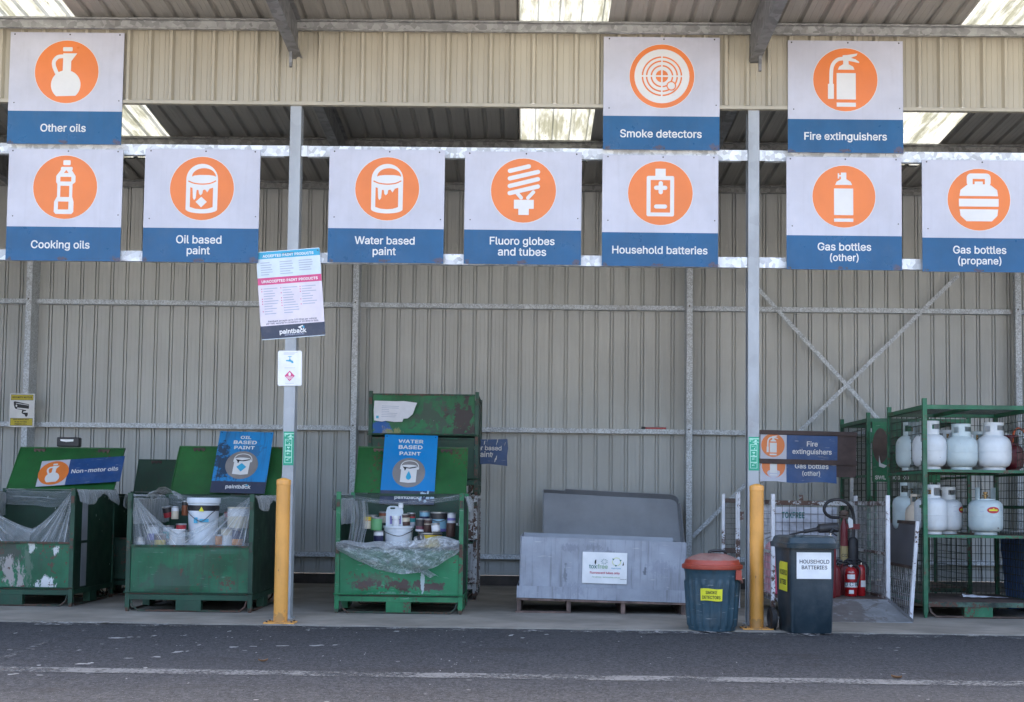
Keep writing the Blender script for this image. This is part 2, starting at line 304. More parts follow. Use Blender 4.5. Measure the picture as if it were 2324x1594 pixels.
# ------------------------------------------------------------------ mesh building
class MB:
    def __init__(s): s.v, s.f, s.k, s.uv = [], [], [], {}
    def add(s, vs, fs, k=0):
        o = len(s.v); s.v += [tuple(v) for v in vs]; s.f += [tuple(i + o for i in f) for f in fs]; s.k += [k] * len(fs); return s
    def box(s, x0, x1, y0, y1, z0, z1, k=0, m=None):
        vs = [Vector((x, y, z)) for z in (z0, z1) for (x, y) in ((x0, y0), (x1, y0), (x1, y1), (x0, y1))]
        if m is not None: vs = [m @ v for v in vs]
        return s.add(vs, [(0, 3, 2, 1), (4, 5, 6, 7), (0, 1, 5, 4), (1, 2, 6, 5), (2, 3, 7, 6), (3, 0, 4, 7)], k)
    def frus(s, a, b, z0, z1, k=0):                 # a, b = (x0,x1,y0,y1) at bottom and top
        vs = [(x, y, z0) for (x, y) in ((a[0], a[2]), (a[1], a[2]), (a[1], a[3]), (a[0], a[3]))] + [(x, y, z1) for (x, y) in ((b[0], b[2]), (b[1], b[2]), (b[1], b[3]), (b[0], b[3]))]
        return s.add(vs, [(0, 3, 2, 1), (4, 5, 6, 7), (0, 1, 5, 4), (1, 2, 6, 5), (2, 3, 7, 6), (3, 0, 4, 7)], k)
    def rod(s, p0, p1, r, n=5, k=0, r1=None, cap=True):
        p0, p1 = Vector(p0), Vector(p1); d = (p1 - p0).normalized(); a = d.orthogonal().normalized(); b = d.cross(a); r1 = r if r1 is None else r1
        vs = [p0 + (a * math.cos(2 * math.pi * i / n) + b * math.sin(2 * math.pi * i / n)) * r for i in range(n)]
        vs += [p1 + (a * math.cos(2 * math.pi * i / n) + b * math.sin(2 * math.pi * i / n)) * r1 for i in range(n)]
        fs = [(i, (i + 1) % n, n + (i + 1) % n, n + i) for i in range(n)]
        if cap: fs += [tuple(range(n - 1, -1, -1)), tuple(range(n, 2 * n))]
        return s.add(vs, fs, k)
    def tube(s, pts, r, n=8, k=0, sub=0):
        pts = [Vector(p) for p in pts]
        if sub: pts = spline(pts, sub)
        vs, fs = [], []; up = None
        for i, p in enumerate(pts):
            t = (pts[min(i + 1, len(pts) - 1)] - pts[max(i - 1, 0)]).normalized()
            a = t.orthogonal().normalized() if up is None else (up - t * up.dot(t)).normalized()
            up = a; b = t.cross(a); rr = r[i] if isinstance(r, (list, tuple)) else r
            vs += [p + (a * math.cos(2 * math.pi * j / n) + b * math.sin(2 * math.pi * j / n)) * rr for j in range(n)]
        for i in range(len(pts) - 1):
            fs += [(i * n + j, i * n + (j + 1) % n, (i + 1) * n + (j + 1) % n, (i + 1) * n + j) for j in range(n)]
        fs += [tuple(range(n - 1, -1, -1)), tuple(range((len(pts) - 1) * n, len(pts) * n))]
        return s.add(vs, fs, k)
    def lathe(s, prof, n=24, c=(0, 0, 0), k=0, m=None, a0=0, a1=2 * math.pi, ks=None):
        full = abs(a1 - a0 - 2 * math.pi) < 1e-6; cols = n if full else n + 1
        vs = []
        for (r, z) in prof:
            for j in range(cols):
                a = a0 + (a1 - a0) * j / n; v = Vector((c[0] + r * math.cos(a), c[1] + r * math.sin(a), c[2] + z)); vs.append(m @ v if m is not None else v)
        for i in range(len(prof) - 1):
            fs = [(i * cols + j, i * cols + (j + 1) % cols, (i + 1) * cols + (j + 1) % cols, (i + 1) * cols + j) for j in range(n)]
            if i == 0: s.add(vs, fs, ks[i] if ks else k); base = len(s.v) - len(vs)
            else:
                s.f += [tuple(q + base for q in f) for f in fs]; s.k += [ks[i] if ks else k] * len(fs)
        return s
    def grid(s, fn, nu, nv, k=0, uvf=None):
        vs = [fn(i / nu, j / nv) for j in range(nv + 1) for i in range(nu + 1)]; o = len(s.v)
        for j in range(nv + 1):
            for i in range(nu + 1): s.uv[o + j * (nu + 1) + i] = uvf(i / nu, j / nv) if uvf else (i / nu, j / nv)
        return s.add(vs, [(j * (nu + 1) + i, j * (nu + 1) + i + 1, (j + 1) * (nu + 1) + i + 1, (j + 1) * (nu + 1) + i) for j in range(nv) for i in range(nu)], k)
    def poly(s, pts, y, k=0):                        # flat figure in the XZ plane facing -Y
        vs = [Vector((p[0], p[1], 0)) for p in pts]
        ar = sum(a.x * b.y - b.x * a.y for a, b in zip(vs, vs[1:] + vs[:1]))
        if ar < 0: vs.reverse()
        tris = tessellate_polygon([vs]); fs = []
        for t in tris:
            a, b, c = (vs[i] for i in t); fs.append(t if (b - a).cross(c - a).z > 0 else t[::-1])
        return s.add([(v.x, y, v.y) for v in vs], fs, k)
    def build(s, name, mats, parent=None, smooth=False, bevel=0, loc=None, rot=None):
        me = bpy.data.meshes.new(name); me.from_pydata(s.v, [], s.f)
        for m in (mats if isinstance(mats, (list, tuple)) else [mats]): me.materials.append(M[m] if isinstance(m, str) else m)
        me.polygons.foreach_set('material_index', s.k)
        if s.uv:
            ul = me.uv_layers.new(name='UVMap')
            for lp_ in me.loops: ul.data[lp_.index].uv = s.uv.get(lp_.vertex_index, (0, 0))
        if smooth: me.shade_smooth() if hasattr(me, 'shade_smooth') else None
        me.update()
        o = bpy.data.objects.new(name, me); COL.objects.link(o)
        if parent is not None: o.parent = parent
        if smooth:
            try: me.set_sharp_from_angle(angle=R(40))
            except Exception: pass
        if bevel:
            b = o.modifiers.new('bevel', 'BEVEL'); b.width = bevel; b.segments = 2; b.limit_method = 'ANGLE'; b.angle_limit = R(40)
        if loc is not None: o.location = loc
        if rot is not None: o.rotation_euler = rot
        return o
def spline(p, sub):
    out = []
    for i in range(len(p) - 1):
        a, b, c, d = p[max(i - 1, 0)], p[i], p[i + 1], p[min(i + 2, len(p) - 1)]
        for j in range(sub):
            t = j / sub; out.append(.5 * ((2 * b) + (c - a) * t + (2 * a - 5 * b + 4 * c - d) * t * t + (3 * b - a - 3 * c + d) * t ** 3))
    return out + [p[-1]]
def tag(o, label=None, cat=None, group=None, kind=None):
    if label: o['label'] = label
    if cat: o['category'] = cat
    if group: o['group'] = group
    if kind: o['kind'] = kind
    return o
def thing(name, label, cat, loc=(0, 0, 0), rz=0, group=None, rot=None):
    o = bpy.data.objects.new(name, None); COL.objects.link(o); o.empty_display_size = .1
    o.location = loc; o.rotation_euler = rot or (0, 0, rz); return tag(o, label, cat, group)
def copy_tree(o, loc, rz=None, label=None):
    c = o.copy(); COL.objects.link(c); c.location = loc
    if rz is not None: c.rotation_euler = (0, 0, rz)
    if label: c['label'] = label
    for ch in [x for x in bpy.data.objects if x.parent is o]:
        d = ch.copy(); COL.objects.link(d); d.parent = c
        for g in [x for x in bpy.data.objects if x.parent is ch]:
            e = g.copy(); COL.objects.link(e); e.parent = d
    return c

FONT = r'''
rX470/10,-4 102,-4 240,208 368,-4 460,-4 301,262 450,514 358,514 238,318 120,514 28,514 179,262
bX490/10,-4 145,-4 240,208 325,-4 460,-4 322,262 450,514 315,514 238,318 163,514 28,514 158,262
rA480/-1,-12 193,521 285,521 480,-12 387,-12 276,299 265,330 253,369 239,414 224,367 202,299 94,-12/98,130 98,211 382,211 382,130
rB456/48,-12 48,521 242,521 292,516 334,501 368,478 391,448 406,413 410,374 407,342 397,315 382,293 363,276 347,267 370,256 394,236 413,209 426,176 430,136 425,97 411,61 385,30 350,7 303,-7 247,-12/137,69 244,69 292,74 322,89 338,110 343,137 340,158 332,178 318,194 300,207 277,216 248,219 137,219/137,297 237,297 262,300 283,307 300,318 313,333 321,351 324,372 319,399 304,420 279,434 239,440 137,440
rC510/267,-19 202,-11 144,15 95,55 59,110 36,177 28,254 36,332 59,399 95,453 144,494 202,519 267,528 307,525 344,516 379,501 410,481 436,455 458,424 475,389 488,336 399,336 390,368 379,388 366,405 350,419 332,430 312,437 290,442 268,444 226,438 190,422 160,395 136,359 121,311 115,254 121,197 136,150 160,113 190,87 227,70 268,65 290,67 312,71 332,79 350,90 366,104 379,121 390,141 400,172 488,172 475,119 459,85 437,54 410,28 379,8 344,-7 307,-16
rD502/219,-12 84,-12 84,69 214,69 269,75 312,91 345,118 368,154 382,200 387,255 382,310 368,355 345,391 313,418 272,434 220,440 81,440 81,521 226,521 297,513 359,489 408,450 444,396 466,331 474,255 466,179 444,113 407,60 357,20 293,-4/137,521 137,-12 48,-12 48,521
rE419/48,-12 48,521 384,521 384,440 137,440 137,298 367,298 367,217 137,217 137,69 387,69 387,-12
rF410/48,-12 48,521 381,521 381,440 137,440 137,290 358,290 358,209 137,209 137,-12
rG520/269,-19 202,-11 143,15 95,56 58,110 36,177 28,254 36,332 58,398 94,453 142,494 200,519 265,528 306,524 344,515 379,500 411,479 438,453 459,423 476,388 490,337 400,337 388,367 377,386 364,403 349,417 331,429 312,437 290,442 266,444 225,438 190,422 159,396 136,359 121,312 115,254 121,197 136,150 160,113 191,87 227,70 269,65 306,69 339,82 365,102 386,129 398,163 403,206 271,187 271,268 490,268 490,199 483,138 461,85 427,41 382,8 329,-12
rH517/48,-12 48,521 137,521 137,301 380,301 380,521 469,521 469,-12 380,-12 380,220 137,220 137,-12
rI300/19,-12 19,69 106,69 106,440 19,440 19,521 281,521 281,440 195,440 195,69 281,69 281,-12
rJ396/185,-19 120,-8 67,24 32,76 21,144 21,185 110,185 110,146 115,108 130,83 154,67 185,62 216,67 239,83 254,108 260,146 260,521 348,521 348,144 337,76 303,24 250,-8
rK467/95,123 92,220 112,246 130,269 147,290 165,311 184,332 203,352 358,521 470,518 240,268/48,-12 48,521 137,521 137,334 136,225 137,193 137,-12/366,-12 173,260 229,329 470,-11
rL393/48,-12 48,521 137,521 137,69 373,69 373,-12
rM628/48,-12 48,521 160,521 288,191 293,178 299,163 311,126 315,113 319,125 331,162 336,178 341,191 468,521 580,521 580,-12 492,-12 492,291 492,327 493,369 494,413 495,469 529,469 517,430 509,406 493,359 486,337 479,318 472,301 467,287 350,-12 278,-12 159,287 154,300 148,317 134,357 133,359 134,329 134,291 134,-12
rN523/48,-12 48,521 143,521 353,189 362,175 373,157 385,136 388,130 388,133 387,157 387,195 387,521 475,521 475,-12 380,-12 192,284 167,324 153,348 138,375 134,382 136,328 137,307 137,291 137,-12
rO533/267,-19 202,-11 144,15 96,55 59,110 36,177 28,254 36,332 59,399 96,453 144,494 202,519 267,528 332,519 390,494 438,453 475,398 498,332 505,254 498,177 475,110 438,55 390,15 332,-11/267,65 307,70 343,86 374,112 397,149 413,197 418,254 413,312 397,359 374,396 343,422 307,438 267,444 227,438 191,422 160,396 136,359 121,312 115,254 121,197 136,149 160,113 191,86 227,70
rP445/48,-12 48,521 236,521 292,515 338,498 375,471 400,435 416,394 421,348 416,302 400,260 375,224 338,197 292,179 236,174 97,174 97,254 232,254 266,258 291,267 310,281 322,299 330,322 332,348 330,374 322,396 310,414 291,428 266,437 232,440 137,440 137,-12
rR449/48,-12 48,521 236,521 292,515 339,499 375,473 401,439 416,398 421,352 416,306 401,266 375,232 338,206 292,191 236,186 84,186 84,267 233,267 267,270 292,278 311,290 323,306 331,327 333,352 331,378 323,399 310,416 292,429 267,437 232,440 137,440 137,-12/346,-12 210,241 310,241 448,-12
rS447/224,-21 170,-16 123,-2 84,22 54,53 35,92 24,149 114,149 122,114 133,95 149,81 171,70 196,63 224,61 254,64 281,71 303,83 320,99 330,118 333,139 331,157 323,171 309,183 291,194 268,203 241,211 180,228 122,250 78,281 49,321 40,372 46,416 65,455 95,486 133,509 177,523 227,528 277,523 321,509 358,486 387,456 406,419 415,366 329,366 316,406 295,427 264,442 225,446 196,444 172,437 153,425 139,411 130,394 127,376 130,357 140,342 155,329 174,319 195,311 216,305 268,291 291,284 316,275 342,263 366,247 388,228 405,203 417,174 420,138 415,96 397,57 368,24 328,0 280,-16
rT449/20,440 20,521 429,521 429,440 269,440 269,-12 181,-12 181,440
rU517/259,-20 200,-14 148,5 106,34 74,74 55,121 48,172 48,521 136,521 136,179 140,147 151,119 169,96 193,79 223,67 259,64 295,67 325,79 349,96 366,119 377,147 381,179 381,521 469,521 469,172 463,121 443,74 411,34 369,5 318,-14
rV480/195,-12 -1,521 93,521 204,210 214,180 227,141 241,95 256,142 268,180 278,210 386,521 480,521 286,-12
rW686/146,-12 1,521 92,521 175,199 181,174 187,148 194,120 194,122 200,148 212,199 297,521 389,521 473,199 480,174 486,148 492,120 493,122 499,148 511,199 594,521 685,521 539,-12 446,-12 356,320 348,353 343,375 339,356 329,320 240,-12
rY472/191,-12 191,205 -5,520 98,521 202,351 219,324 233,298 237,291 240,298 255,324 270,351 374,521 476,520 280,205 280,-12
r 188/
ra389/160,-21 123,-17 89,-6 60,12 37,38 23,70 18,108 22,141 33,167 50,188 71,204 96,215 122,222 150,228 177,232 208,236 232,239 249,242 259,245 262,249 263,255 261,276 256,291 247,302 234,311 217,317 196,319 173,317 154,311 138,303 126,292 117,281 106,260 24,284 47,329 71,355 99,374 129,387 162,394 194,396 217,395 242,391 267,383 292,370 315,352 333,326 345,292 349,252 349,-12 265,-12 265,21 260,16 242,2 220,-10 192,-18/170,57 199,61 222,69 240,83 253,99 261,118 264,139 265,169 275,175 263,170 249,167 233,164 217,161 202,159 177,156 157,153 139,147 123,140 113,131 106,120 104,105 106,91 112,79 121,70 134,63 151,59
rb424/230,-20 195,-17 167,-7 145,7 129,23 124,30 124,-12 41,-12 41,521 126,521 126,351 128,354 144,369 166,384 194,393 229,397 277,390 320,371 355,339 381,298 397,247 402,189 397,130 381,79 355,38 320,6 278,-14/220,59 249,63 272,75 291,95 305,121 313,153 316,189 313,225 305,257 291,282 273,302 249,314 220,318 191,314 168,302 150,284 136,258 128,227 125,189 128,152 136,120 150,94 169,75 192,63
rc396/207,-20 156,-14 110,6 73,38 45,80 28,130 22,187 28,246 45,296 73,338 110,370 156,390 207,396 236,395 263,389 289,379 312,366 332,349 350,329 363,306 378,269 295,248 287,271 280,282 272,292 263,301 251,308 238,313 224,317 208,318 177,313 152,300 134,280 120,254 111,222 108,187 111,153 120,122 133,96 152,76 177,63 208,58 224,60 239,63 252,68 263,76 273,85 281,95 288,107 297,131 379,111 365,73 351,49 334,29 313,12 290,-2 264,-12 236,-18
rd424/195,-20 147,-14 105,6 70,38 44,79 27,130 22,189 27,247 44,298 70,339 105,371 148,390 195,397 230,393 258,384 280,369 296,354 299,350 299,521 384,521 384,-12 301,-12 301,30 296,23 279,7 258,-7 230,-17/205,59 233,63 256,75 274,94 288,119 297,152 300,189 297,227 288,258 275,284 256,302 233,314 205,318 175,314 152,302 133,282 120,257 111,225 108,189 111,153 120,121 134,95 152,75 176,63
re404/212,-20 157,-14 111,6 73,38 45,79 28,130 22,187 28,244 44,295 72,337 108,370 154,390 205,396 238,394 270,385 300,371 328,350 351,321 368,286 380,244 383,194 383,157 63,157 63,233 295,229 295,235 287,264 273,287 256,304 233,314 205,318 177,314 153,303 134,286 120,264 111,239 108,210 108,178 111,141 121,112 137,89 157,72 182,62 213,58 232,60 250,64 264,71 277,81 287,94 299,120 382,99 364,57 344,31 318,9 287,-7 251,-17
rf254/240,391 240,315 -6,315 -6,391/69,-12 69,432 73,465 85,493 105,514 130,530 158,539 187,542 208,541 225,539 238,535 257,529 235,453 219,459 212,460 205,461 195,462 175,459 163,451 156,439 154,418 154,-12
rg425/207,-163 166,-160 130,-151 99,-137 74,-119 55,-98 34,-65 105,-25 120,-45 130,-57 143,-68 159,-77 180,-83 207,-85 245,-80 274,-66 293,-42 299,-5 299,38 295,33 279,18 257,5 229,-4 195,-7 148,-1 106,16 71,45 44,85 28,134 22,191 28,249 44,298 71,340 106,371 148,390 196,397 231,393 259,384 281,370 297,354 301,349 301,391 384,391 384,-10 379,-57 360,-97 332,-127 295,-147 253,-159/205,71 234,75 257,85 275,102 289,126 297,156 300,193 297,229 289,259 275,284 257,302 234,314 205,318 176,314 152,302 134,283 120,258 111,227 108,193 111,157 120,127 134,103 152,86 176,75
rh410/126,226 126,-12 41,-12 41,521 126,521 126,352 145,372 184,390 227,397 266,392 301,379 330,357 352,326 365,287 369,241 369,-12 284,-12 284,234 279,271 264,296 241,312 210,317 187,314 167,307 150,294 137,277 129,254
ri167/41,-12 41,391 126,391 126,-12/84,431 63,434 45,446 33,463 29,483 33,504 45,521 63,532 84,536 105,532 122,521 134,504 139,483 134,463 122,446 105,434
rk381/100,115 98,224 115,224 279,391 382,389 189,187 182,187/41,-12 41,521 126,521 126,-12/288,-12 132,187 192,247 394,-10
rl189/139,-14 97,-8 65,12 46,43 41,83 41,521 126,521 126,99 127,79 130,69 135,66 147,64 154,64 159,64 163,65 179,68 195,-6 174,-11 163,-13 151,-14
rm610/41,-12 41,391 124,391 124,355 144,373 167,387 193,395 220,398 262,391 296,370 319,338 328,351 350,371 376,386 405,395 437,398 471,394 503,382 530,362 551,334 565,298 569,256 569,-12 484,-12 484,253 479,284 464,303 444,314 418,318 398,316 380,309 366,299 356,284 350,267 347,247 347,-12 262,-12 262,259 258,284 245,302 225,314 199,318 181,316 163,309 148,298 136,283 128,263 126,237 126,-12
rn410/126,226 126,-12 41,-12 41,391 124,391 124,350 145,372 184,390 227,397 266,392 301,379 330,357 351,326 365,287 369,241 369,-12 284,-12 284,234 279,271 264,296 241,312 210,317 187,314 167,307 150,294 137,277 129,254
ro415/207,-20 156,-14 110,6 73,38 45,80 28,130 22,187 28,246 45,296 73,338 110,370 156,390 207,397 259,390 305,370 342,338 370,296 387,246 393,187 387,130 370,80 342,38 305,6 259,-14/207,59 238,63 263,76 282,96 296,122 304,153 307,187 304,222 296,254 282,280 263,300 238,313 207,318 177,313 152,300 134,280 120,254 111,222 108,187 111,153 120,122 133,96 152,76 177,63
rp424/41,-155 41,391 124,391 124,348 128,354 144,369 166,384 194,393 229,397 277,390 320,371 355,339 381,298 397,247 402,189 397,130 381,79 355,38 320,6 278,-14 230,-20 195,-17 167,-7 145,7 129,23 126,27 126,-155/220,59 249,63 272,75 291,95 305,121 313,153 316,189 313,225 305,257 291,282 273,302 249,314 220,318 191,314 168,302 150,284 136,258 128,227 125,189 128,152 136,120 150,94 169,75 192,63
rr259/41,-12 41,391 124,391 119,344 121,355 146,377 177,392 212,397 221,397 230,396 238,396 255,395 255,308 237,311 229,312 218,313 207,314 184,311 165,304 148,292 136,277 128,259 126,236 126,-12
rs365/182,-20 143,-17 108,-8 77,8 53,30 34,58 20,103 101,120 115,86 131,70 153,61 181,57 214,61 237,72 251,87 256,103 253,116 246,127 231,136 209,143 146,158 99,175 63,200 42,233 35,274 40,308 55,339 79,363 110,381 147,393 187,396 225,393 259,384 286,368 308,347 325,322 340,281 261,263 248,291 235,306 216,317 187,320 160,317 138,307 125,293 121,277 124,263 132,252 148,243 175,235 233,221 280,204 315,180 336,147 343,107 338,71 322,40 297,14 265,-5 226,-16
rt227/216,391 216,315 -6,315 -6,391/53,483 138,483 138,98 140,80 145,70 154,64 171,62 176,62 184,63 192,64 211,67 227,-7 206,-13 193,-15 181,-16 168,-16 121,-9 84,12 60,47 53,92
ru410/182,-17 144,-13 109,0 80,22 58,53 45,92 41,138 41,391 126,391 126,145 131,109 146,83 169,68 200,62 223,65 243,73 260,85 273,103 281,125 284,153 284,391 369,391 369,-12 286,-12 286,30 264,7 226,-11
rv389/154,-12 0,391 93,391 177,159 188,125 195,102 201,124 213,159 296,391 389,391 235,-12
rw567/129,-12 6,391 96,391 145,217 155,180 165,139 170,120 174,138 184,179 195,217 243,391 326,391 373,217 383,179 393,139 397,122 401,138 412,179 422,217 471,391 561,391 438,-12 359,-12 307,169 293,222 286,249 283,260 274,222 267,195 259,168 208,-12
rx379/0,-11 143,191 7,391 107,391 190,266 275,391 373,391 237,191 379,-11 280,-12 190,118 98,-12
ry389/33,-146 53,-72 73,-76 89,-78 101,-77 112,-73 121,-66 131,-52 139,-31 150,-2 0,391 93,391 177,159 188,124 194,102 201,125 213,159 297,391 389,391 215,-63 202,-91 186,-115 167,-133 144,-147 119,-155 92,-157 76,-157 63,-155 51,-153
r0453/227,-19 170,-11 123,14 85,55 57,109 41,176 36,254 41,332 58,399 85,453 123,494 171,519 227,528 283,519 330,494 368,453 395,399 412,332 417,254 412,176 396,109 368,55 331,14 283,-11/227,62 257,67 282,83 303,109 319,147 328,196 332,254 328,313 319,361 303,399 282,426 257,442 227,447 196,442 171,426 150,399 135,361 125,313 121,254 125,196 135,147 150,109 171,83 196,67
r1453/64,-12 64,67 403,67 403,-12/288,521 288,-12 200,-12 201,427 75,336 74,433 194,521
r2453/52,-12 52,52 225,237 252,265 273,290 289,311 300,331 306,351 308,371 305,394 297,412 285,427 268,438 247,445 224,447 199,445 178,437 162,424 149,408 142,387 138,350 52,350 59,408 76,448 102,482 137,507 179,522 225,528 271,523 312,507 346,483 371,452 388,414 393,373 390,342 382,313 368,284 346,251 315,215 276,171 175,70 401,68 401,-12
r3453/218,-19 171,-15 128,-1 90,20 60,50 40,87 29,144 119,144 126,112 136,95 151,81 170,70 193,64 218,62 246,64 270,72 290,84 305,100 314,120 317,145 314,169 306,190 291,208 269,223 240,232 201,236 145,236 145,304 266,439 58,440 58,521 384,521 384,456 243,300 265,300 313,287 352,262 381,229 399,189 405,145 399,100 381,59 352,26 314,2 269,-14
r4453/28,93 28,162 240,521 332,521 129,178 425,174 425,93/270,-12 270,121 270,146 270,330 355,330 355,-12
r5453/221,-19 176,-14 135,0 100,23 73,53 55,89 45,142 132,142 139,113 148,96 161,82 178,71 199,64 221,62 247,65 270,75 289,90 303,110 313,134 316,162 312,190 303,215 288,236 268,252 245,261 218,265 194,263 171,257 151,248 131,233 54,242 85,521 378,521 378,440 161,440 147,322 149,325 174,336 201,343 230,346 265,342 298,332 328,316 354,294 375,267 390,235 400,201 403,163 397,114 379,70 351,33 315,5 271,-13
r6453/226,-19 179,-13 136,4 101,32 74,69 57,113 51,162 56,202 69,243 92,291 127,347 246,521 343,520 208,323 212,324 235,326 281,321 322,305 355,280 380,246 396,204 401,157 395,109 378,67 351,31 316,4 274,-13/226,61 251,64 272,73 290,88 304,107 312,130 315,157 312,184 304,208 290,227 272,241 251,250 226,253 201,250 180,241 162,227 149,208 140,185 137,158 140,131 149,107 162,88 180,73 202,64
r7453/77,-12 304,437 50,440 50,521 403,521 403,446 172,-12
r8453/226,-19 175,-14 130,0 93,24 64,55 46,93 40,135 43,169 54,200 71,228 94,250 120,267 129,267 112,272 83,301 64,338 58,380 64,421 80,456 106,486 140,509 181,523 226,528 271,523 311,509 345,486 372,456 388,421 394,380 388,338 369,301 340,272 324,267 333,267 359,250 381,228 398,200 409,169 413,135 407,93 388,55 360,24 322,0 277,-14/226,61 256,64 280,71 299,83 313,98 322,117 325,139 321,162 312,182 297,199 277,212 254,220 226,223 199,220 175,212 155,199 140,182 131,162 128,139 130,117 139,98 153,83 172,71 197,64/226,302 249,304 269,311 285,322 297,337 304,355 307,376 305,396 297,414 286,428 270,439 250,445 226,448 203,445 183,439 167,428 155,414 147,396 145,376 147,355 155,337 167,322 183,311 203,304
r9453/226,528 274,522 316,504 352,477 379,440 395,396 401,347 397,307 384,265 361,218 325,162 207,-12 109,-11 244,186 240,185 218,183 172,188 131,203 98,229 72,263 57,304 51,352 57,400 74,442 101,478 137,505 179,522/226,448 202,445 180,436 163,421 149,402 140,378 137,352 140,325 149,301 163,282 180,268 202,259 226,256 251,259 272,268 290,282 304,301 312,324 315,350 312,378 304,402 290,421 272,436 251,445
r(273/77,206 80,265 89,326 102,387 120,445 142,499 169,551 254,551 223,480 202,424 186,367 173,311 166,257 163,207 165,162 172,117 183,70 199,20 221,-33 255,-108 169,-108 128,-26 100,51 83,129
r)273/19,-108 53,-32 75,22 90,72 101,118 108,163 110,207 107,257 100,311 88,367 71,424 51,480 19,551 104,551 131,499 153,445 171,387 185,326 193,265 196,206 190,128 173,50 145,-27 104,-108
r.188/95,-17 73,-12 54,0 42,19 37,41 42,63 54,82 73,95 95,99 118,95 136,82 149,63 153,41 149,19 136,0 118,-12
r,188/24,-131 57,83 153,83 93,-131
r:188/95,-17 73,-12 54,0 42,19 37,41 42,63 54,82 73,95 95,99 118,95 136,82 149,63 153,41 149,19 136,0 118,-12/95,259 73,263 54,275 42,294 37,316 42,339 54,357 73,370 95,374 118,370 136,357 149,338 153,316 149,294 136,275 118,263
r-453/349,256 349,176 102,176 102,256
bA502/-21,-26 183,535 294,535 500,-26 377,-26 263,294 252,326 239,364 239,365 238,363 215,294 103,-26/84,116 84,225 396,225 396,116
bB478/34,-26 34,535 242,535 295,530 341,514 377,489 404,455 419,416 424,374 421,338 410,308 393,283 375,268 377,267 404,245 425,216 440,179 444,136 439,93 423,53 395,19 356,-6 306,-21 248,-26/151,83 243,83 288,88 313,100 325,116 329,138 327,154 320,170 309,184 293,195 273,202 247,205 151,205/151,311 237,311 259,314 277,320 291,329 301,341 307,355 310,371 306,393 294,409 274,421 238,426 151,426
bC532/267,-33 198,-24 136,3 85,46 46,104 22,174 14,254 22,335 46,405 85,463 136,506 198,533 267,542 309,538 348,529 385,513 418,492 447,464 470,432 488,394 507,322 389,322 377,363 367,380 356,395 342,407 326,417 308,424 288,428 268,430 230,425 198,410 170,386 149,353 134,309 130,254 134,200 149,156 170,122 198,98 230,84 268,79 288,80 308,85 326,92 342,102 356,114 367,129 377,146 389,186 506,186 488,115 471,77 447,45 419,17 386,-4 349,-20 309,-30
bD524/220,-26 70,-26 70,83 213,83 265,88 305,104 334,127 355,160 368,203 373,255 368,307 355,349 335,382 306,405 269,420 219,426 67,426 67,535 227,535 301,527 366,501 418,459 457,403 480,334 488,255 480,176 457,107 418,50 364,8 297,-18/151,535 151,-26 34,-26 34,535
bE441/34,-26 34,535 398,535 398,426 151,426 151,312 381,312 381,203 151,203 151,83 401,83 401,-26
bF432/34,-26 34,535 395,535 395,426 151,426 151,304 372,304 372,195 151,195 151,-26
bG542/269,-33 198,-24 136,3 84,46 46,104 22,174 14,254 22,335 46,405 84,462 135,506 196,533 264,542 308,538 349,528 386,512 420,490 448,462 472,430 489,393 508,323 390,323 375,361 365,379 354,394 340,406 325,416 307,424 288,428 266,430 229,425 197,410 170,386 149,353 134,309 130,254 134,200 149,156 171,123 198,99 231,84 269,79 303,83 332,94 355,112 373,136 385,166 390,211 257,173 257,282 504,282 504,199 497,135 474,78 437,31 389,-4 332,-26
bH539/34,-26 34,535 151,535 151,315 366,315 366,535 483,535 483,-26 366,-26 366,206 151,206 151,-26
bI322/5,-26 5,83 92,83 92,426 5,426 5,535 295,535 295,426 209,426 209,83 295,83 295,-26
bK489/85,97 78,225 101,255 119,277 137,299 155,320 174,341 193,362 352,535 496,529 250,258/34,-26 34,535 151,535 151,334 150,225 151,194 151,-26/359,-26 155,260 229,352 495,-24
bL415/34,-26 34,535 151,535 151,83 387,83 387,-26
bM650/34,-26 34,535 169,535 302,196 306,183 312,167 324,131 330,111 336,91 356,23 272,23 293,90 305,129 317,167 323,183 328,196 458,535 594,535 594,-26 478,-26 478,291 478,327 479,369 480,414 481,483 548,483 530,426 522,401 507,354 499,333 492,313 485,296 480,282 359,-26 268,-26 146,281 141,295 135,312 120,353 104,399 96,424 75,483 144,483 146,417 147,372 148,329 148,291 148,-26
bN545/34,-26 34,535 151,535 365,197 374,182 385,164 397,143 410,119 424,93 453,35 382,24 376,79 375,107 374,133 373,157 373,195 373,535 489,535 489,-26 373,-26 180,276 155,317 150,325 151,307 151,291 151,-26
bO555/267,-33 198,-24 137,3 85,46 46,104 22,174 14,254 22,335 46,405 85,463 137,506 198,533 267,542 336,533 397,506 449,463 487,405 511,335 519,254 511,174 487,104 449,46 397,3 336,-24/267,79 303,84 335,98 363,122 385,155 399,199 404,254 399,309 385,353 363,387 335,411 303,425 267,430 231,425 198,410 171,387 149,353 135,309 130,254 135,199 149,156 171,122 198,98 231,84
bP467/34,-26 34,535 237,535 295,529 345,510 385,481 413,442 429,397 435,348 429,298 413,253 385,214 345,184 295,166 237,160 83,160 83,268 231,268 263,271 284,279 299,290 310,305 316,325 318,348 316,371 310,390 299,404 284,415 263,423 231,426 151,426 151,-26
bR471/34,-26 34,535 237,535 295,529 345,512 385,483 413,446 430,401 436,352 430,303 413,259 385,221 345,194 295,177 237,172 70,172 70,281 232,281 264,284 286,291 301,300 311,313 317,330 319,352 317,375 311,392 301,406 286,416 264,423 232,426 151,426 151,-26/337,-26 187,255 318,255 472,-26
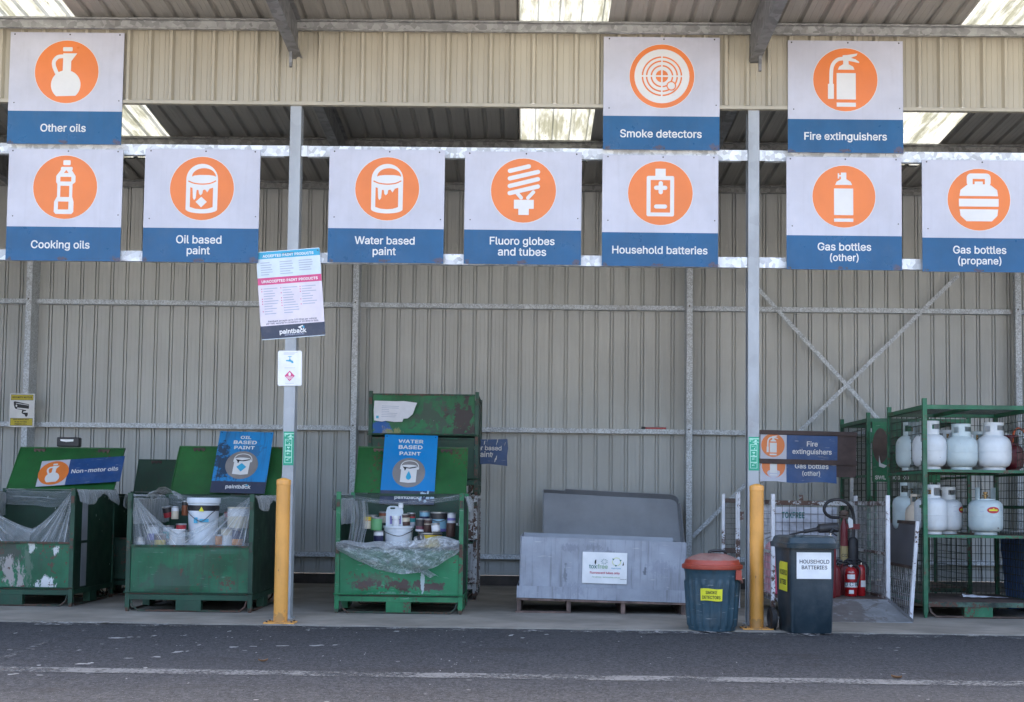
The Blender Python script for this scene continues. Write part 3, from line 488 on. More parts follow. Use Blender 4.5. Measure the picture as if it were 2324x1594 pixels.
bS469/224,-35 167,-30 117,-15 75,11 42,45 21,87 7,163 125,163 135,119 144,104 157,92 176,83 198,77 224,75 252,78 276,84 295,95 309,108 317,122 319,139 317,153 312,162 301,172 285,181 263,190 238,197 176,215 116,237 68,270 36,316 26,372 33,421 53,463 86,497 127,522 175,537 227,542 280,537 327,521 367,497 398,464 419,424 432,352 318,352 304,398 287,416 260,428 225,432 199,430 178,424 161,414 150,403 144,390 141,376 144,362 151,351 163,341 180,332 200,324 220,318 271,304 295,297 322,288 348,275 374,258 398,237 418,210 430,177 435,138 428,92 408,49 377,14 334,-13 283,-30
bT471/6,426 6,535 443,535 443,426 283,426 283,-26 167,-26 167,426
bU539/259,-34 197,-28 142,-8 96,24 62,66 41,117 34,171 34,535 150,535 150,180 154,150 163,126 179,106 200,91 226,81 259,78 292,81 318,91 339,106 354,126 363,150 367,180 367,535 483,535 483,171 476,117 455,66 421,24 376,-8 321,-28
bV502/186,-26 -21,535 103,535 217,215 227,184 240,145 241,142 242,146 255,185 265,215 376,535 500,535 296,-26
bW708/135,-26 -18,535 102,535 188,202 195,177 201,151 212,99 218,72 228,14 158,14 169,72 174,99 180,125 186,152 199,202 286,535 400,535 487,203 493,177 500,151 512,99 517,72 529,14 457,14 468,72 473,99 479,125 485,151 497,202 583,535 704,535 550,-26 436,-26 343,316 334,350 326,386 318,426 305,501 381,501 368,428 360,389 352,353 343,316 250,-26
bY494/177,-26 177,201 -29,534 106,535 214,358 231,331 237,320 243,331 258,358 366,535 501,534 294,201 294,-26
b 210/
ba411/160,-35 120,-31 83,-19 51,2 26,30 9,66 4,108 8,144 21,174 40,198 64,216 91,228 119,236 147,241 175,246 206,250 230,252 245,255 249,256 248,273 244,284 237,292 228,298 214,303 196,305 175,303 159,298 146,291 136,283 129,273 113,243 3,275 35,337 61,366 92,387 125,400 160,408 194,410 218,409 245,405 273,396 300,382 325,361 346,332 359,295 363,252 363,-26 251,-26 251,-9 250,-10 225,-23 195,-32/170,72 196,74 215,82 230,93 241,106 247,122 250,140 252,144 282,162 267,157 252,153 236,150 219,148 204,145 179,142 160,139 143,134 131,128 124,122 120,116 118,105 119,95 123,88 129,82 139,77 153,73
bb446/230,-34 192,-31 161,-20 138,-5 138,-26 27,-26 27,535 140,535 140,383 160,396 191,407 230,411 281,404 327,383 365,349 394,304 411,250 416,189 411,128 394,74 366,28 328,-6 282,-27/220,73 244,77 264,87 279,103 291,126 299,155 302,189 299,223 292,252 280,274 264,290 245,300 220,304 196,300 177,291 161,275 149,253 141,224 139,189 142,154 149,125 162,102 177,86 196,76
bc418/206,-34 152,-27 103,-6 62,28 32,73 14,127 8,187 14,249 32,303 62,348 103,382 152,404 206,411 238,408 267,402 295,392 320,377 342,359 361,337 376,312 396,259 286,231 274,265 269,275 262,283 254,290 245,296 234,300 222,303 208,304 181,300 161,289 145,272 133,249 125,220 122,187 125,156 133,127 145,104 161,87 181,76 208,73 222,74 235,76 246,81 255,87 263,94 270,103 275,113 288,148 397,121 378,67 363,41 344,19 321,0 296,-15 268,-26 238,-32
bd446/195,-34 143,-27 97,-6 59,28 31,74 14,127 8,189 14,250 31,304 59,349 97,383 144,404 195,411 233,407 265,396 285,383 285,535 398,535 398,-26 287,-26 287,-5 264,-20 233,-31/205,73 228,76 247,86 263,102 275,125 283,154 286,189 283,224 275,253 263,275 248,291 229,300 205,304 180,300 160,290 145,274 133,252 125,223 122,189 125,155 133,126 145,103 161,87 180,77
be426/212,-34 154,-27 103,-6 62,28 32,73 14,127 8,187 14,247 32,301 61,347 101,381 150,403 205,411 240,408 275,399 308,383 337,360 363,329 382,291 393,246 397,195 397,143 49,143 49,247 279,240 274,258 262,278 248,292 229,301 205,304 181,301 161,291 145,277 132,258 125,236 122,210 122,179 125,144 134,118 147,98 164,84 186,75 213,72 230,74 245,77 257,83 267,91 275,101 291,136 401,109 376,50 354,21 326,-2 292,-20 254,-31
bf276/254,405 254,301 -20,301 -20,405/55,-26 55,433 59,469 74,500 96,525 124,543 155,553 187,556 209,555 227,552 242,549 275,538 245,435 215,445 210,447 203,447 196,448 180,445 174,442 170,434 168,417 168,-26
bh432/140,225 140,-26 27,-26 27,535 140,535 140,384 179,404 227,411 270,406 308,392 340,367 364,333 379,290 383,242 383,-26 270,-26 270,233 265,266 253,286 236,298 209,303 190,301 173,294 160,284 149,270 142,251
bi189/27,-26 27,405 140,405 140,-26/84,416 58,421 36,435 20,457 15,483 20,509 35,531 58,545 84,550 110,545 132,531 148,509 153,483 148,457 132,435 110,421
bk403/89,89 84,238 110,238 273,405 408,399 195,173 187,173/27,-26 27,535 140,535 140,-26/281,-26 113,188 194,268 419,-23
bl211/138,-28 92,-22 55,1 33,39 27,82 27,535 140,535 140,100 141,82 142,79 148,78 153,78 157,78 160,79 190,85 211,-17 177,-25 165,-27 152,-28
bm632/27,-26 27,405 138,405 138,386 161,400 190,409 220,412 267,405 305,380 319,362 342,382 370,399 402,409 437,412 474,408 510,395 540,372 564,341 578,301 583,256 583,-26 470,-26 470,252 465,279 455,293 439,301 418,304 401,302 387,297 376,289 368,278 363,264 361,246 361,-26 248,-26 248,257 244,278 235,292 220,301 199,304 184,302 170,297 158,288 149,276 142,260 140,237 140,-26
bn432/140,225 140,-26 27,-26 27,405 138,405 138,384 179,404 227,411 270,406 308,392 340,367 364,333 379,290 383,242 383,-26 270,-26 270,233 265,266 253,286 236,298 209,303 190,301 173,294 160,284 149,270 142,251
bo437/207,-34 152,-27 103,-6 62,28 32,73 14,127 8,187 14,249 32,303 62,348 103,382 152,404 207,411 263,404 312,382 353,348 383,303 401,249 407,187 401,127 383,73 353,28 312,-6 263,-27/207,73 234,76 254,87 271,104 283,127 290,156 293,187 290,220 283,249 270,272 254,289 234,300 207,304 181,300 161,289 145,272 133,249 125,220 122,187 125,156 133,127 145,104 161,87 181,76
bp446/27,-169 27,405 138,405 138,381 160,396 191,407 230,411 281,404 327,383 365,349 394,304 411,250 416,189 411,128 394,74 366,28 328,-6 282,-27 230,-34 192,-31 161,-20 140,-6 140,-169/220,73 244,77 264,87 279,103 291,126 299,155 302,189 299,223 292,252 280,274 264,290 245,300 220,304 196,300 177,291 161,275 149,253 141,224 139,189 142,154 149,125 162,102 177,86 196,76
br281/27,-26 27,405 138,405 131,383 138,389 173,406 211,411 221,411 230,410 239,410 269,408 269,291 235,297 227,299 217,299 208,300 188,297 171,291 158,282 148,270 142,255 140,235 140,-26
bs387/182,-34 140,-31 103,-21 69,-4 42,21 22,52 2,114 110,136 127,94 139,82 157,74 181,72 210,75 229,84 239,94 241,104 240,110 236,117 225,123 205,130 142,145 92,162 53,190 28,228 20,273 26,313 44,347 70,374 104,394 144,407 187,411 228,407 264,397 295,379 319,356 337,328 359,271 254,247 236,283 226,295 211,303 187,306 164,303 146,295 138,286 135,277 137,269 141,263 154,256 179,248 237,234 287,217 325,190 350,152 358,107 352,67 334,32 306,3 270,-18 228,-30
bt249/230,405 230,301 -20,301 -20,405/39,497 152,497 152,99 154,84 156,79 159,78 172,76 175,76 182,77 190,78 222,83 244,-17 209,-26 195,-29 182,-30 167,-30 116,-23 74,2 47,42 39,91
bu432/183,-31 140,-27 102,-12 70,12 46,47 31,89 27,138 27,405 140,405 140,146 144,113 156,93 174,81 201,76 220,79 236,85 250,95 260,109 267,128 270,154 270,405 383,405 383,-26 272,-26 272,118 348,118 308,32 272,-5 230,-25
bw589/118,-26 -13,405 107,405 159,221 168,184 170,177 171,182 181,221 232,405 336,405 387,220 397,183 398,181 398,183 409,221 460,405 580,405 449,-26 349,-26 294,165 279,218 272,246 265,274 243,364 324,364 302,274 288,218 280,191 273,165 218,-26
by411/16,-156 42,-56 75,-62 89,-64 99,-63 105,-61 111,-56 118,-46 126,-26 135,-2 -20,405 103,405 190,164 202,128 212,94 221,60 240,-5 149,-5 168,60 177,94 188,129 199,164 287,405 409,405 228,-68 214,-98 197,-124 175,-145 150,-160 122,-168 92,-171 75,-171 60,-169 48,-166
b0475/227,-33 166,-24 114,3 73,47 44,104 27,174 22,254 27,334 45,404 74,462 114,505 166,533 227,542 287,533 339,505 380,461 409,404 426,334 431,254 426,174 409,104 380,47 339,3 287,-24/227,76 252,80 273,93 291,117 305,151 315,198 318,254 315,311 305,357 291,392 272,416 252,429 227,433 202,429 181,416 163,392 148,357 139,311 135,254 139,198 148,151 163,117 181,93 201,80
b1475/50,-26 50,81 417,81 417,-26/302,535 302,-26 186,-26 189,402 62,312 60,440 190,535
b2475/38,-26 38,58 215,246 241,275 262,299 277,319 287,337 292,354 294,371 292,390 285,405 275,416 262,425 244,431 224,433 202,431 185,424 172,414 162,401 155,384 150,336 36,336 45,412 64,456 93,492 131,519 176,536 225,542 274,536 318,520 355,493 383,459 401,418 407,373 404,340 395,308 380,277 357,243 326,206 286,162 201,80 415,82 415,-26
b3475/218,-33 168,-28 122,-14 82,9 49,42 27,83 12,158 130,158 139,117 147,103 159,92 175,84 195,78 218,76 243,78 264,85 281,95 293,107 300,124 303,145 300,165 293,183 281,198 263,210 237,218 200,222 131,222 131,309 240,427 44,426 44,535 398,535 398,451 270,313 319,300 361,273 393,237 413,193 419,145 413,96 392,52 361,16 320,-11 272,-28
b4475/14,79 14,166 232,535 356,534 154,191 439,188 439,79/256,-26 256,121 256,146 256,344 369,344 369,-26
b8475/226,-33 173,-28 125,-12 84,13 52,47 32,89 26,135 30,172 41,206 60,237 85,261 95,268 71,292 51,334 44,380 50,425 68,464 97,497 134,521 178,537 226,542 274,537 318,521 355,497 383,464 402,425 408,380 401,334 381,293 356,268 368,261 392,237 411,206 423,172 427,135 420,88 400,47 369,13 328,-12 280,-28/226,75 253,78 274,84 290,94 301,106 308,121 310,139 308,158 300,174 288,188 271,199 250,207 226,209 202,207 181,199 164,188 152,174 144,158 142,139 144,121 151,106 162,94 178,84 200,78/226,316 246,318 262,324 275,333 285,344 291,358 293,376 291,393 285,406 276,417 263,426 247,432 226,434 206,432 189,426 176,417 167,406 161,393 159,376 161,358 167,344 176,333 190,324 206,318
'''
# lettering: outlines of a plain grotesque, r = regular, b = bold; advance width, then outlines, in 1/1000 of the size
GLYPHS = {}
for _l in FONT.strip('\n').split('\n'):
    _h, *_o = _l[2:].split('/')
    GLYPHS[_l[0], _l[1]] = (int(_h) / 1000, [[tuple(int(q) / 1000 for q in p.split(',')) for p in s.split()] for s in _o if s])
_gc = {}
def glyph(k):
    if k not in _gc:
        A = lambda l: sum(a[0] * b[1] - b[0] * a[1] for a, b in zip(l, l[1:] + l[:1]))
        adv, ls = GLYPHS[k]; vs, fs = [], []
        if ls:
            sg = A(max(ls, key=lambda l: abs(A(l)))) > 0
            outer = [l for l in ls if (A(l) > 0) == sg]; inner = [l for l in ls if (A(l) > 0) != sg]
            box = lambda l: (min(p[0] for p in l), max(p[0] for p in l), min(p[1] for p in l), max(p[1] for p in l))
            for o in outer:
                B = box(o); hs = [i for i in inner if box(i)[0] >= B[0] and box(i)[1] <= B[1] and box(i)[2] >= B[2] and box(i)[3] <= B[3]]
                al = [p for l in [o] + hs for p in l]; tri = tessellate_polygon([[Vector((x, y, 0)) for x, y in l] for l in [o] + hs])
                for t in tri:
                    a, b, c = (al[i] for i in t); cr = (b[0] - a[0]) * (c[1] - a[1]) - (c[0] - a[0]) * (b[1] - a[1])
                    if abs(cr) > 1e-9: fs.append(tuple(i + len(vs) for i in (t if cr > 0 else t[::-1])))
                vs += al
        _gc[k] = (adv, vs, fs)
    return _gc[k]
_tc = {}
def glyphs(body, bold):
    st = 'b' if bold > .022 else 'r'; k = (body, st)
    if k not in _tc:
        x = 0; vs, fs = [], []
        for ch in body:
            adv, gv, gf = glyph((st, ch) if (st, ch) in GLYPHS else ('r', ch if ('r', ch) in GLYPHS else 'K')); fs += [tuple(i + len(vs) for i in f) for f in gf]; vs += [(p[0] + x, p[1]) for p in gv]; x += adv * .985
        x0, x1 = min(v[0] for v in vs), max(v[0] for v in vs)
        _tc[k] = ([((a - (x0 + x1) / 2) / (x1 - x0), b / (x1 - x0)) for a, b in vs], fs)
    return _tc[k]
def text(mb, body, cx, base, width, y, k=0, bold=.012, tall=1.0, rot=0, shear=0):
    vs, fs = glyphs(body, bold); c, s_ = math.cos(rot), math.sin(rot); out = []
    for (a, b) in vs:
        X, Z = a * width + shear * b * width, b * width * tall
        out.append((cx + X * c - Z * s_, y, base + X * s_ + Z * c))
    mb.add(out, fs, k)
def circ(cx, cz, r, n=40, rz=None): return [(cx + r * math.cos(2 * math.pi * i / n), cz + (rz or r) * math.sin(2 * math.pi * i / n)) for i in range(n)]
def rrect(x0, x1, z0, z1, r=0, n=5):
    if r <= 0: return [(x0, z0), (x1, z0), (x1, z1), (x0, z1)]
    out = []
    for (cx, cz, a) in ((x1 - r, z0 + r, -90), (x1 - r, z1 - r, 0), (x0 + r, z1 - r, 90), (x0 + r, z0 + r, 180)):
        out += [(cx + r * math.cos(R(a + 90 * i / n)), cz + r * math.sin(R(a + 90 * i / n))) for i in range(n + 1)]
    return out
class Icon:                                          # pictogram drawn from photo pixels: centre and radius of its disc are given
    def __init__(s, mb, cx, cy, r, scale, ox=0, oz=0, y=-.005): s.mb, s.cx, s.cy, s.q, s.ox, s.oz, s.y = mb, cx, cy, scale / r, ox, oz, y
    def P(s, p): return (s.ox + (p[0] - s.cx) * s.q, s.oz + (s.cy - p[1]) * s.q)
    def poly(s, pts, k): s.y -= .00012; s.mb.poly([s.P(p) for p in pts], s.y, k); return s
    def rect(s, x0, x1, y0, y1, k, r=0): return s.poly(rrect(x0, x1, y0, y1, r), k)
    def disc(s, cx, cy, r, k, ry=None): return s.poly(circ(cx, cy, r, 40, ry), k)
    def ring(s, cx, cy, r, w, k): s.disc(cx, cy, r + w / 2, k); return s
    def stroke(s, pts, w, k, sub=0):
        if sub: pts = [(v.x, v.y) for v in spline([Vector((a, b, 0)) for a, b in pts], sub)]
        L, Rr = [], []
        for i, p in enumerate(pts):
            a, b = Vector(pts[max(i - 1, 0)]), Vector(pts[min(i + 1, len(pts) - 1)]); d = (b - a).normalized(); n = Vector((-d.y, d.x)) * w / 2
            L.append((p[0] + n.x, p[1] + n.y)); Rr.append((p[0] - n.x, p[1] - n.y))
        s.poly(L + Rr[::-1], k)
        for p in (pts[0], pts[-1]): s.disc(p[0], p[1], w / 2, k)
        return s

# ------------------------------------------------------------------ setting: ground, slab, markings
g = MB().add([(-400, -400, -.012), (400, -400, -.012), (400, 400, -.012), (-400, 400, -.012)], [(0, 1, 2, 3)])
tag(g.build('asphalt_ground', 'asphalt'), 'dark grey asphalt yard with dried specks of white paint', kind='structure')
g = MB().add([(-120, -120, -.0105), (120, -120, -.0105), (120, -8.2, -.0105), (-120, -8.2, -.0105)], [(0, 1, 2, 3)])  # ground out of view, added to bounce warm light under the roof
tag(g.build('bounce_yard', 'gravel'), 'unseen pale gravel ground added to bounce warm light into the shed', kind='structure')
e0, e1 = atz(-600, 1400.5), atz(2924, 1449)
mb = MB(); N = 160; vs = []
for i in range(N + 1):
    t = i / N; p = e0.lerp(e1, t); p.y += .035 * (noise.noise((p.x * 2.5, 3, 0)) + .5 * noise.noise((p.x * 9, 1, 0)))
    vs += [(p.x, p.y, -.02), (p.x, p.y, 0), (p.x, 6.0, 0)]
mb.add(vs, [f for i in range(N) for f in ((3 * i, 3 * i + 3, 3 * i + 4, 3 * i + 1), (3 * i + 1, 3 * i + 4, 3 * i + 5, 3 * i + 2))])
tag(mb.build('concrete_floor', 'concrete'), 'pale dusty concrete slab floor under the shed', kind='structure')
def strip(name, mat, pts, w0, z, label):             # painted line along pixel points; w0 in pixels of the photo
    mb = MB(); vs = []
    for i in range(len(pts)):
        x, y = pts[i]; a, b = atz(x, y - w0 / 2, z), atz(x, y + w0 / 2, z); vs += [a, b]
    mb.add(vs, [(2 * i, 2 * i + 1, 2 * i + 3, 2 * i + 2) for i in range(len(pts) - 1)])
    return tag(mb.build(name, mat), label, kind='structure')
strip('road_line', 'line', [(-500 + i * 60, 1511 + (i * 60) * .0146 + 1.6 * noise.noise((i * .7, 0, 0))) for i in range(57)], 11, -.008, 'worn white line painted across the asphalt')
strip('edge_paint', 'edge_paint', [(-500 + i * 60, 1404.5 + (i * 60) * .0147 + 1.2 * noise.noise((i * .9, 5, 0))) for i in range(57)], 9, .004, 'remains of white paint along the slab edge')
strip('faint_line', worn('faint_paint', (.12, .12, .12), .5, .6, 24), [(-10, 1500), (40, 1482), (110, 1455), (190, 1425)], 7, -.008, 'faint slanting paint line on the asphalt')

# dried paint spills on the asphalt, where the photo shows them
mb = MB(); rr = random.Random(11)
def blot(x, y, w_, h_):
    c = atz(x, y, -.0085); a, b = (atz(x + w_ / 2, y, -.0085) - c).length, h_ * (atz(x, y + 1, -.0085) - c).length / 2; s = rr.random() * 60; sk_ = rr.uniform(-.6, .3)
    o = [(1 + .9 * noise.noise((2.2 * math.cos(t * .37) + s, 2.2 * math.sin(t * .37), s))) for t in range(17)]
    vs = [(c.x, c.y, -.0085)] + [(c.x + a * o[t] * math.cos(t * .37) + sk_ * a * math.sin(t * .37) * .3, c.y + b * o[t] * math.sin(t * .37) - sk_ * b * math.cos(t * .37) * 1.2, -.0085) for t in range(17)]
    mb.add(vs, [(0, t, t % 17 + 1) for t in range(1, 18)])
for (x, y, w_, h_) in ((262, 1448, 50, 4), (295, 1446, 18, 3), (190, 1507, 40, 5), (205, 1505, 16, 5), (355, 1491, 30, 4), (402, 1480, 26, 7), (290, 1494, 26, 3), (530, 1469, 24, 4), (575, 1467, 26, 2.5), (640, 1466, 40, 3), (720, 1465, 40, 4), (760, 1464, 14, 3), (30, 1530, 24, 5), (350, 1443, 14, 4), (315, 1446, 12, 2), (425, 1478, 8, 3), (452, 1464, 10, 4), (178, 1476, 12, 3), (88, 1510, 12, 3), (35, 1437, 10, 3), (330, 1516, 12, 3), (1160, 1442, 16, 5), (1186, 1448, 14, 3), (900, 1433, 18, 4), (700, 1430, 12, 3), (420, 1442, 9, 3), (520, 1433, 8, 4), (1240, 1440, 14, 3)): blot(x, y, w_ * .75, h_ * .6)
for (cx, cy, sx, sy, n_) in ((1030, 1505, 34, 14, 26), (480, 1458, 40, 10, 12), (800, 1450, 240, 14, 26), (200, 1500, 190, 40, 22), (760, 1500, 60, 14, 12), (1500, 1500, 500, 40, 16)):
    for _ in range(n_): s_ = rr.uniform(.3, 1.1); blot(rr.gauss(cx, sx), max(1432, rr.gauss(cy, sy)), 3. * s_, 1.4 * s_)
tag(mb.build('paint_spill', paint('dried_paint', (.3, .3, .29), .6, var=.25, vs=12)), 'dried white paint spilt in drops and streaks over the asphalt', kind='structure')

# ------------------------------------------------------------------ shed
shed = thing('shed', 'open fronted metal shed with ribbed cladding and galvanised frame', 'shed', (0, 0, 0))
WY = 5.52; X0, X1 = -9.6, 9.9
ROOF0 = at(1162, 46, -.1).z; SLOPE = (ROOF0 - at(700, 415, 5.45).z) / 5.55
def roof_z(Y): return ROOF0 - SLOPE * (Y + .1)
PITCH_R = .216
def ribbed(x0, x1, phase, depth, wide=.066, top=.026):   # profile across: (x, offset) pairs
    out = []; n0 = math.floor((x0 - phase) / PITCH_R); x = n0 * PITCH_R + phase
    while x < x1 + PITCH_R:
        out += [(x - wide / 2, 0), (x - top / 2, depth), (x + top / 2, depth), (x + wide / 2, 0), (x + wide / 2 + .05, 0), (x + wide / 2 + .054, depth * .1), (x + wide / 2 + .058, 0), (x + wide / 2 + .108, 0), (x + wide / 2 + .112, depth * .1), (x + wide / 2 + .116, 0)]
        x += PITCH_R
    return [p for p in out if x0 <= p[0] <= x1]
def shade_slots(x0, x1, phase, depth):                     # inside of a wall: two slots shaped along each rib to draw its dark shade lines
    out = []; x = math.floor((x0 - phase) / PITCH_R) * PITCH_R + phase
    while x < x1 + PITCH_R:
        out += [(x - .029, 0), (x - .0275, depth), (x - .0135, depth), (x - .012, .004), (x + .012, .004), (x + .0135, depth), (x + .0275, depth), (x + .029, 0), (x + .078, 0), (x + .08, .0018), (x + .082, 0), (x + .136, 0), (x + .138, .0018), (x + .14, 0)]
        x += PITCH_R
    return [p for p in out if x0 <= p[0] <= x1]
def wall_sheet(name, mat, x0, x1, y, z0, z1, phase, depth):
    pr = (shade_slots if depth > 0 else ribbed)(x0, x1, phase, depth); vs = []
    for (x, d) in pr: vs += [(x, y + d, z0), (x, y + d, z1)]
    return MB().add(vs, [(2 * i, 2 * i + 2, 2 * i + 3, 2 * i + 1) for i in range(len(pr) - 1)]).build(name, mat, shed)
ph_w = at(837, 700, WY).x
wall_sheet('back_wall', 'wall', X0, X1, WY, .14, roof_z(WY) - .01, ph_w, .03)
fz0, fz1 = at(1162, 237, 0).z, roof_z(0) - .01
ph_f = at(663.4 + 282 * .3953, 180, 0).x
wall_sheet('fascia', 'fascia', X0, X1, .0, fz0, fz1, ph_f, -.042)
MB().box(X0, X1, -.035, .03, fz0 - .035, fz0 - .002).build('fascia_trim', 'fascia', shed)
MB().box(X0, X1, WY - .06, WY + .2, 0, .139).build('kerb', 'kerb', shed)
for x in (X0, X1):  # unseen end walls, added to keep daylight out and the interior dark
    MB().box(x - .02, x + .02, .05, WY + .1, 0, roof_z(0) - .2).build('unseen_end_wall', 'wall', shed)
# roof in strips: metal sheets between translucent ones
def roof_strip(name, mat, x0, x1, ya, yb, lift=0):
    pr = ribbed(x0, x1, ph_r, .029); pr = [(x0, 0)] + pr + [(x1, 0)]; vs = []
    for (x, d) in pr: vs += [(x, ya, roof_z(ya) + d + lift), (x, yb, roof_z(yb) + d + lift)]
    return MB().add(vs, [(2 * i, 2 * i + 1, 2 * i + 3, 2 * i + 2) for i in range(len(pr) - 1)]).build(name, mat, shed, loc=(0, 0, 0))
ph_r = at(1178, 48, -.1).x
YF, YB = -1.95, WY + .35
lights = [(at(-32, 36, -.1).x, at(170, 40, -.1).x), (at(1178, 48, -.1).x, at(1381, 50, -.1).x), (at(2183, 62, -.1).x, at(2386, 66, -.1).x)]
xs = X0 - .3
for (a, b) in lights:
    roof_strip('roof', 'roof', xs, a, YF, YB); roof_strip('skylight', 'skylight', a, b, YF, 4.45); roof_strip('roof', 'roof', a - .03, b + .03, 4.4, YB, .012); xs = b
roof_strip('roof', 'roof', xs, X1 + .3, YF, YB)
def purlin(Y, h, dpt, mat, lip=True):
    z = roof_z(Y) - .004; m = MB().box(X0, X1, Y, Y + .012, z - h, z).box(X0, X1, Y + .012, Y + dpt, z - .012, z - .001).box(X0, X1, Y - .03, Y - .001, z - h, z - h + .014)
    m.box(X0, X1, Y - .05, Y - .001, z - h * .28, z - h * .22)
    return m.build('purlin', mat, shed)
purlin(-.1, .125, .07, 'galv_dark'); purlin(1.7, .125, .07, 'galv_dark'); purlin(3.5, .125, .07, 'galv_dark'); purlin(5.35, .115, .07, 'galv_dark')
# front posts
lp, rp = at(661.5, 700, 0).x, at(1710.3, 700, 0).x
BAY = rp - lp
for px in (lp - BAY, lp, rp, rp + BAY):
    m = MB().box(px - .055, px + .055, 0, .003, 0, fz0 - .036).box(px + .052, px + .055, .0031, .15, 0, fz0 - .036).box(px - .055, px - .052, .0031, .03, 0, fz0 - .036).box(px - .055, px + .0519, .147, .15, 0, fz0 - .036)
    m.box(px - .055, px - .052, .12, .1469, 0, fz0 - .036)
    m.box(px - .075, px + .075, -.02, .17, .0005, .012)
    m.build('post', 'galv_post', shed)
# rafters over the posts
for px in (lp - BAY, lp, rp, rp + BAY):
    m = MB(); ya, yb = YF + .02, WY - .1; h = .35; zt = lambda Y: roof_z(Y) - .03
    def slab(x0, x1, t, b):
        m.add([(x0, ya, zt(ya) - b), (x1, ya, zt(ya) - b), (x1, ya, zt(ya) - t), (x0, ya, zt(ya) - t), (x0, yb, zt(yb) - b), (x1, yb, zt(yb) - b), (x1, yb, zt(yb) - t), (x0, yb, zt(yb) - t)],
              [(0, 1, 2, 3), (7, 6, 5, 4), (0, 4, 5, 1), (1, 5, 6, 2), (2, 6, 7, 3), (3, 7, 4, 0)])
    slab(px - .055, px + .055, h - .01, h); slab(px - .055, px + .055, 0, .01); sx = 1 if px < 0 else -1
    if sx > 0: slab(px - .0, px + .012, .0101, h - .0101)
    else: slab(px - .05, px - .038, .0101, h - .0101)
    rf = m.build('rafter', 'beam', shed)
    zb = zt(-.15) - h
    MB().box(px - .03 * sx - .014, px - .03 * sx + .014, -.2, -.16, zb - .15, zb + .05).build('bracket', 'beam', rf)
# rails that carry the signs
for (ya, yb) in ((345 - 9, 345 + 15), (578.5, 602)):
    za, zb = at(1162, yb, .02).z, at(1162, ya, .02).z
    for (a, b) in ((X0, lp - BAY), (lp - BAY, lp), (lp, rp), (rp, rp + BAY), (rp + BAY, X1)):
        m = MB().box(a + .12, b - .12, .02, .023, za, zb).box(a + .12, b - .12, .0231, .09, za, za + .003)
        r_ = m.build('sign_rail', 'galv_rail', shed)
        MB().box(a + .06, a + .1195, .015, .0195, za, zb).build('cleat', 'galv_rail', r_); MB().box(b - .1195, b - .06, .015, .0195, za, zb).build('cleat', 'galv_rail', r_)
# wall posts, girts
wp = [at(x, y, WY - .3).x for (x, y) in ((61, 800), (805, 800), (1565, 850), (2313, 850))]
wp = [2 * wp[0] - wp[1]] + wp + [2 * wp[3] - wp[2]]
for i, px in enumerate(wp):
    m = MB(); s_ = 1 if px < 0 else -1; zt = roof_z(WY) - .13; yf = WY - .3
    if i == 4: s_ = 1
    m.box(px - .04, px + .04, yf, yf + .004, 0, zt)
    if s_ > 0: m.box(px + .037, px + .04, yf + .0041, WY - .005, 0, zt).box(px - .04, px - .037, yf + .0041, yf + .03, 0, zt)
    else: m.box(px - .04, px - .037, yf + .0041, WY - .005, 0, zt).box(px + .037, px + .04, yf + .0041, yf + .03, 0, zt)
    for zz in (at(1162, 700, yf).z + .06, at(1162, 980, yf).z + .06): m.rod((px - .005, yf - .002, zz), (px - .005, yf + .001, zz), .012, 10, 1)
    m.build('wall_post', ['galv', 'screw'], shed)
gy = WY - .13
for yc in (695.5, 976, 1264.5):
    z = at(1162, yc, gy).z
    for a, b in zip(wp[:-1], wp[1:]):
        MB().box(a + .045, b - .045, gy, gy + .004, z - .033, z + .033).box(a + .045, b - .045, gy + .0041, WY - .004, z + .028, z + .033).box(a + .045, b - .045, gy + .0041, WY - .004, z - .033, z - .028).build('girt', 'galv', shed)
def strap(p, q, Y, wd=.055):
    a, b = at(*p, Y), at(*q, Y); d = (b - a).normalized(); n = Vector((-d.z, 0, d.x)) * wd / 2; t = Vector((0, .004, 0))
    vs = [a + n, a - n, b - n, b + n]; vs += [v + t for v in vs]
    MB().add(vs, [(0, 1, 2, 3), (7, 6, 5, 4), (0, 4, 5, 1), (1, 5, 6, 2), (2, 6, 7, 3), (3, 7, 4, 0)]).build('brace', 'galv', shed)
strap((1700, 633), (2160, 1133), WY - .16); strap((2175, 625), (1572, 1218), WY - .175)
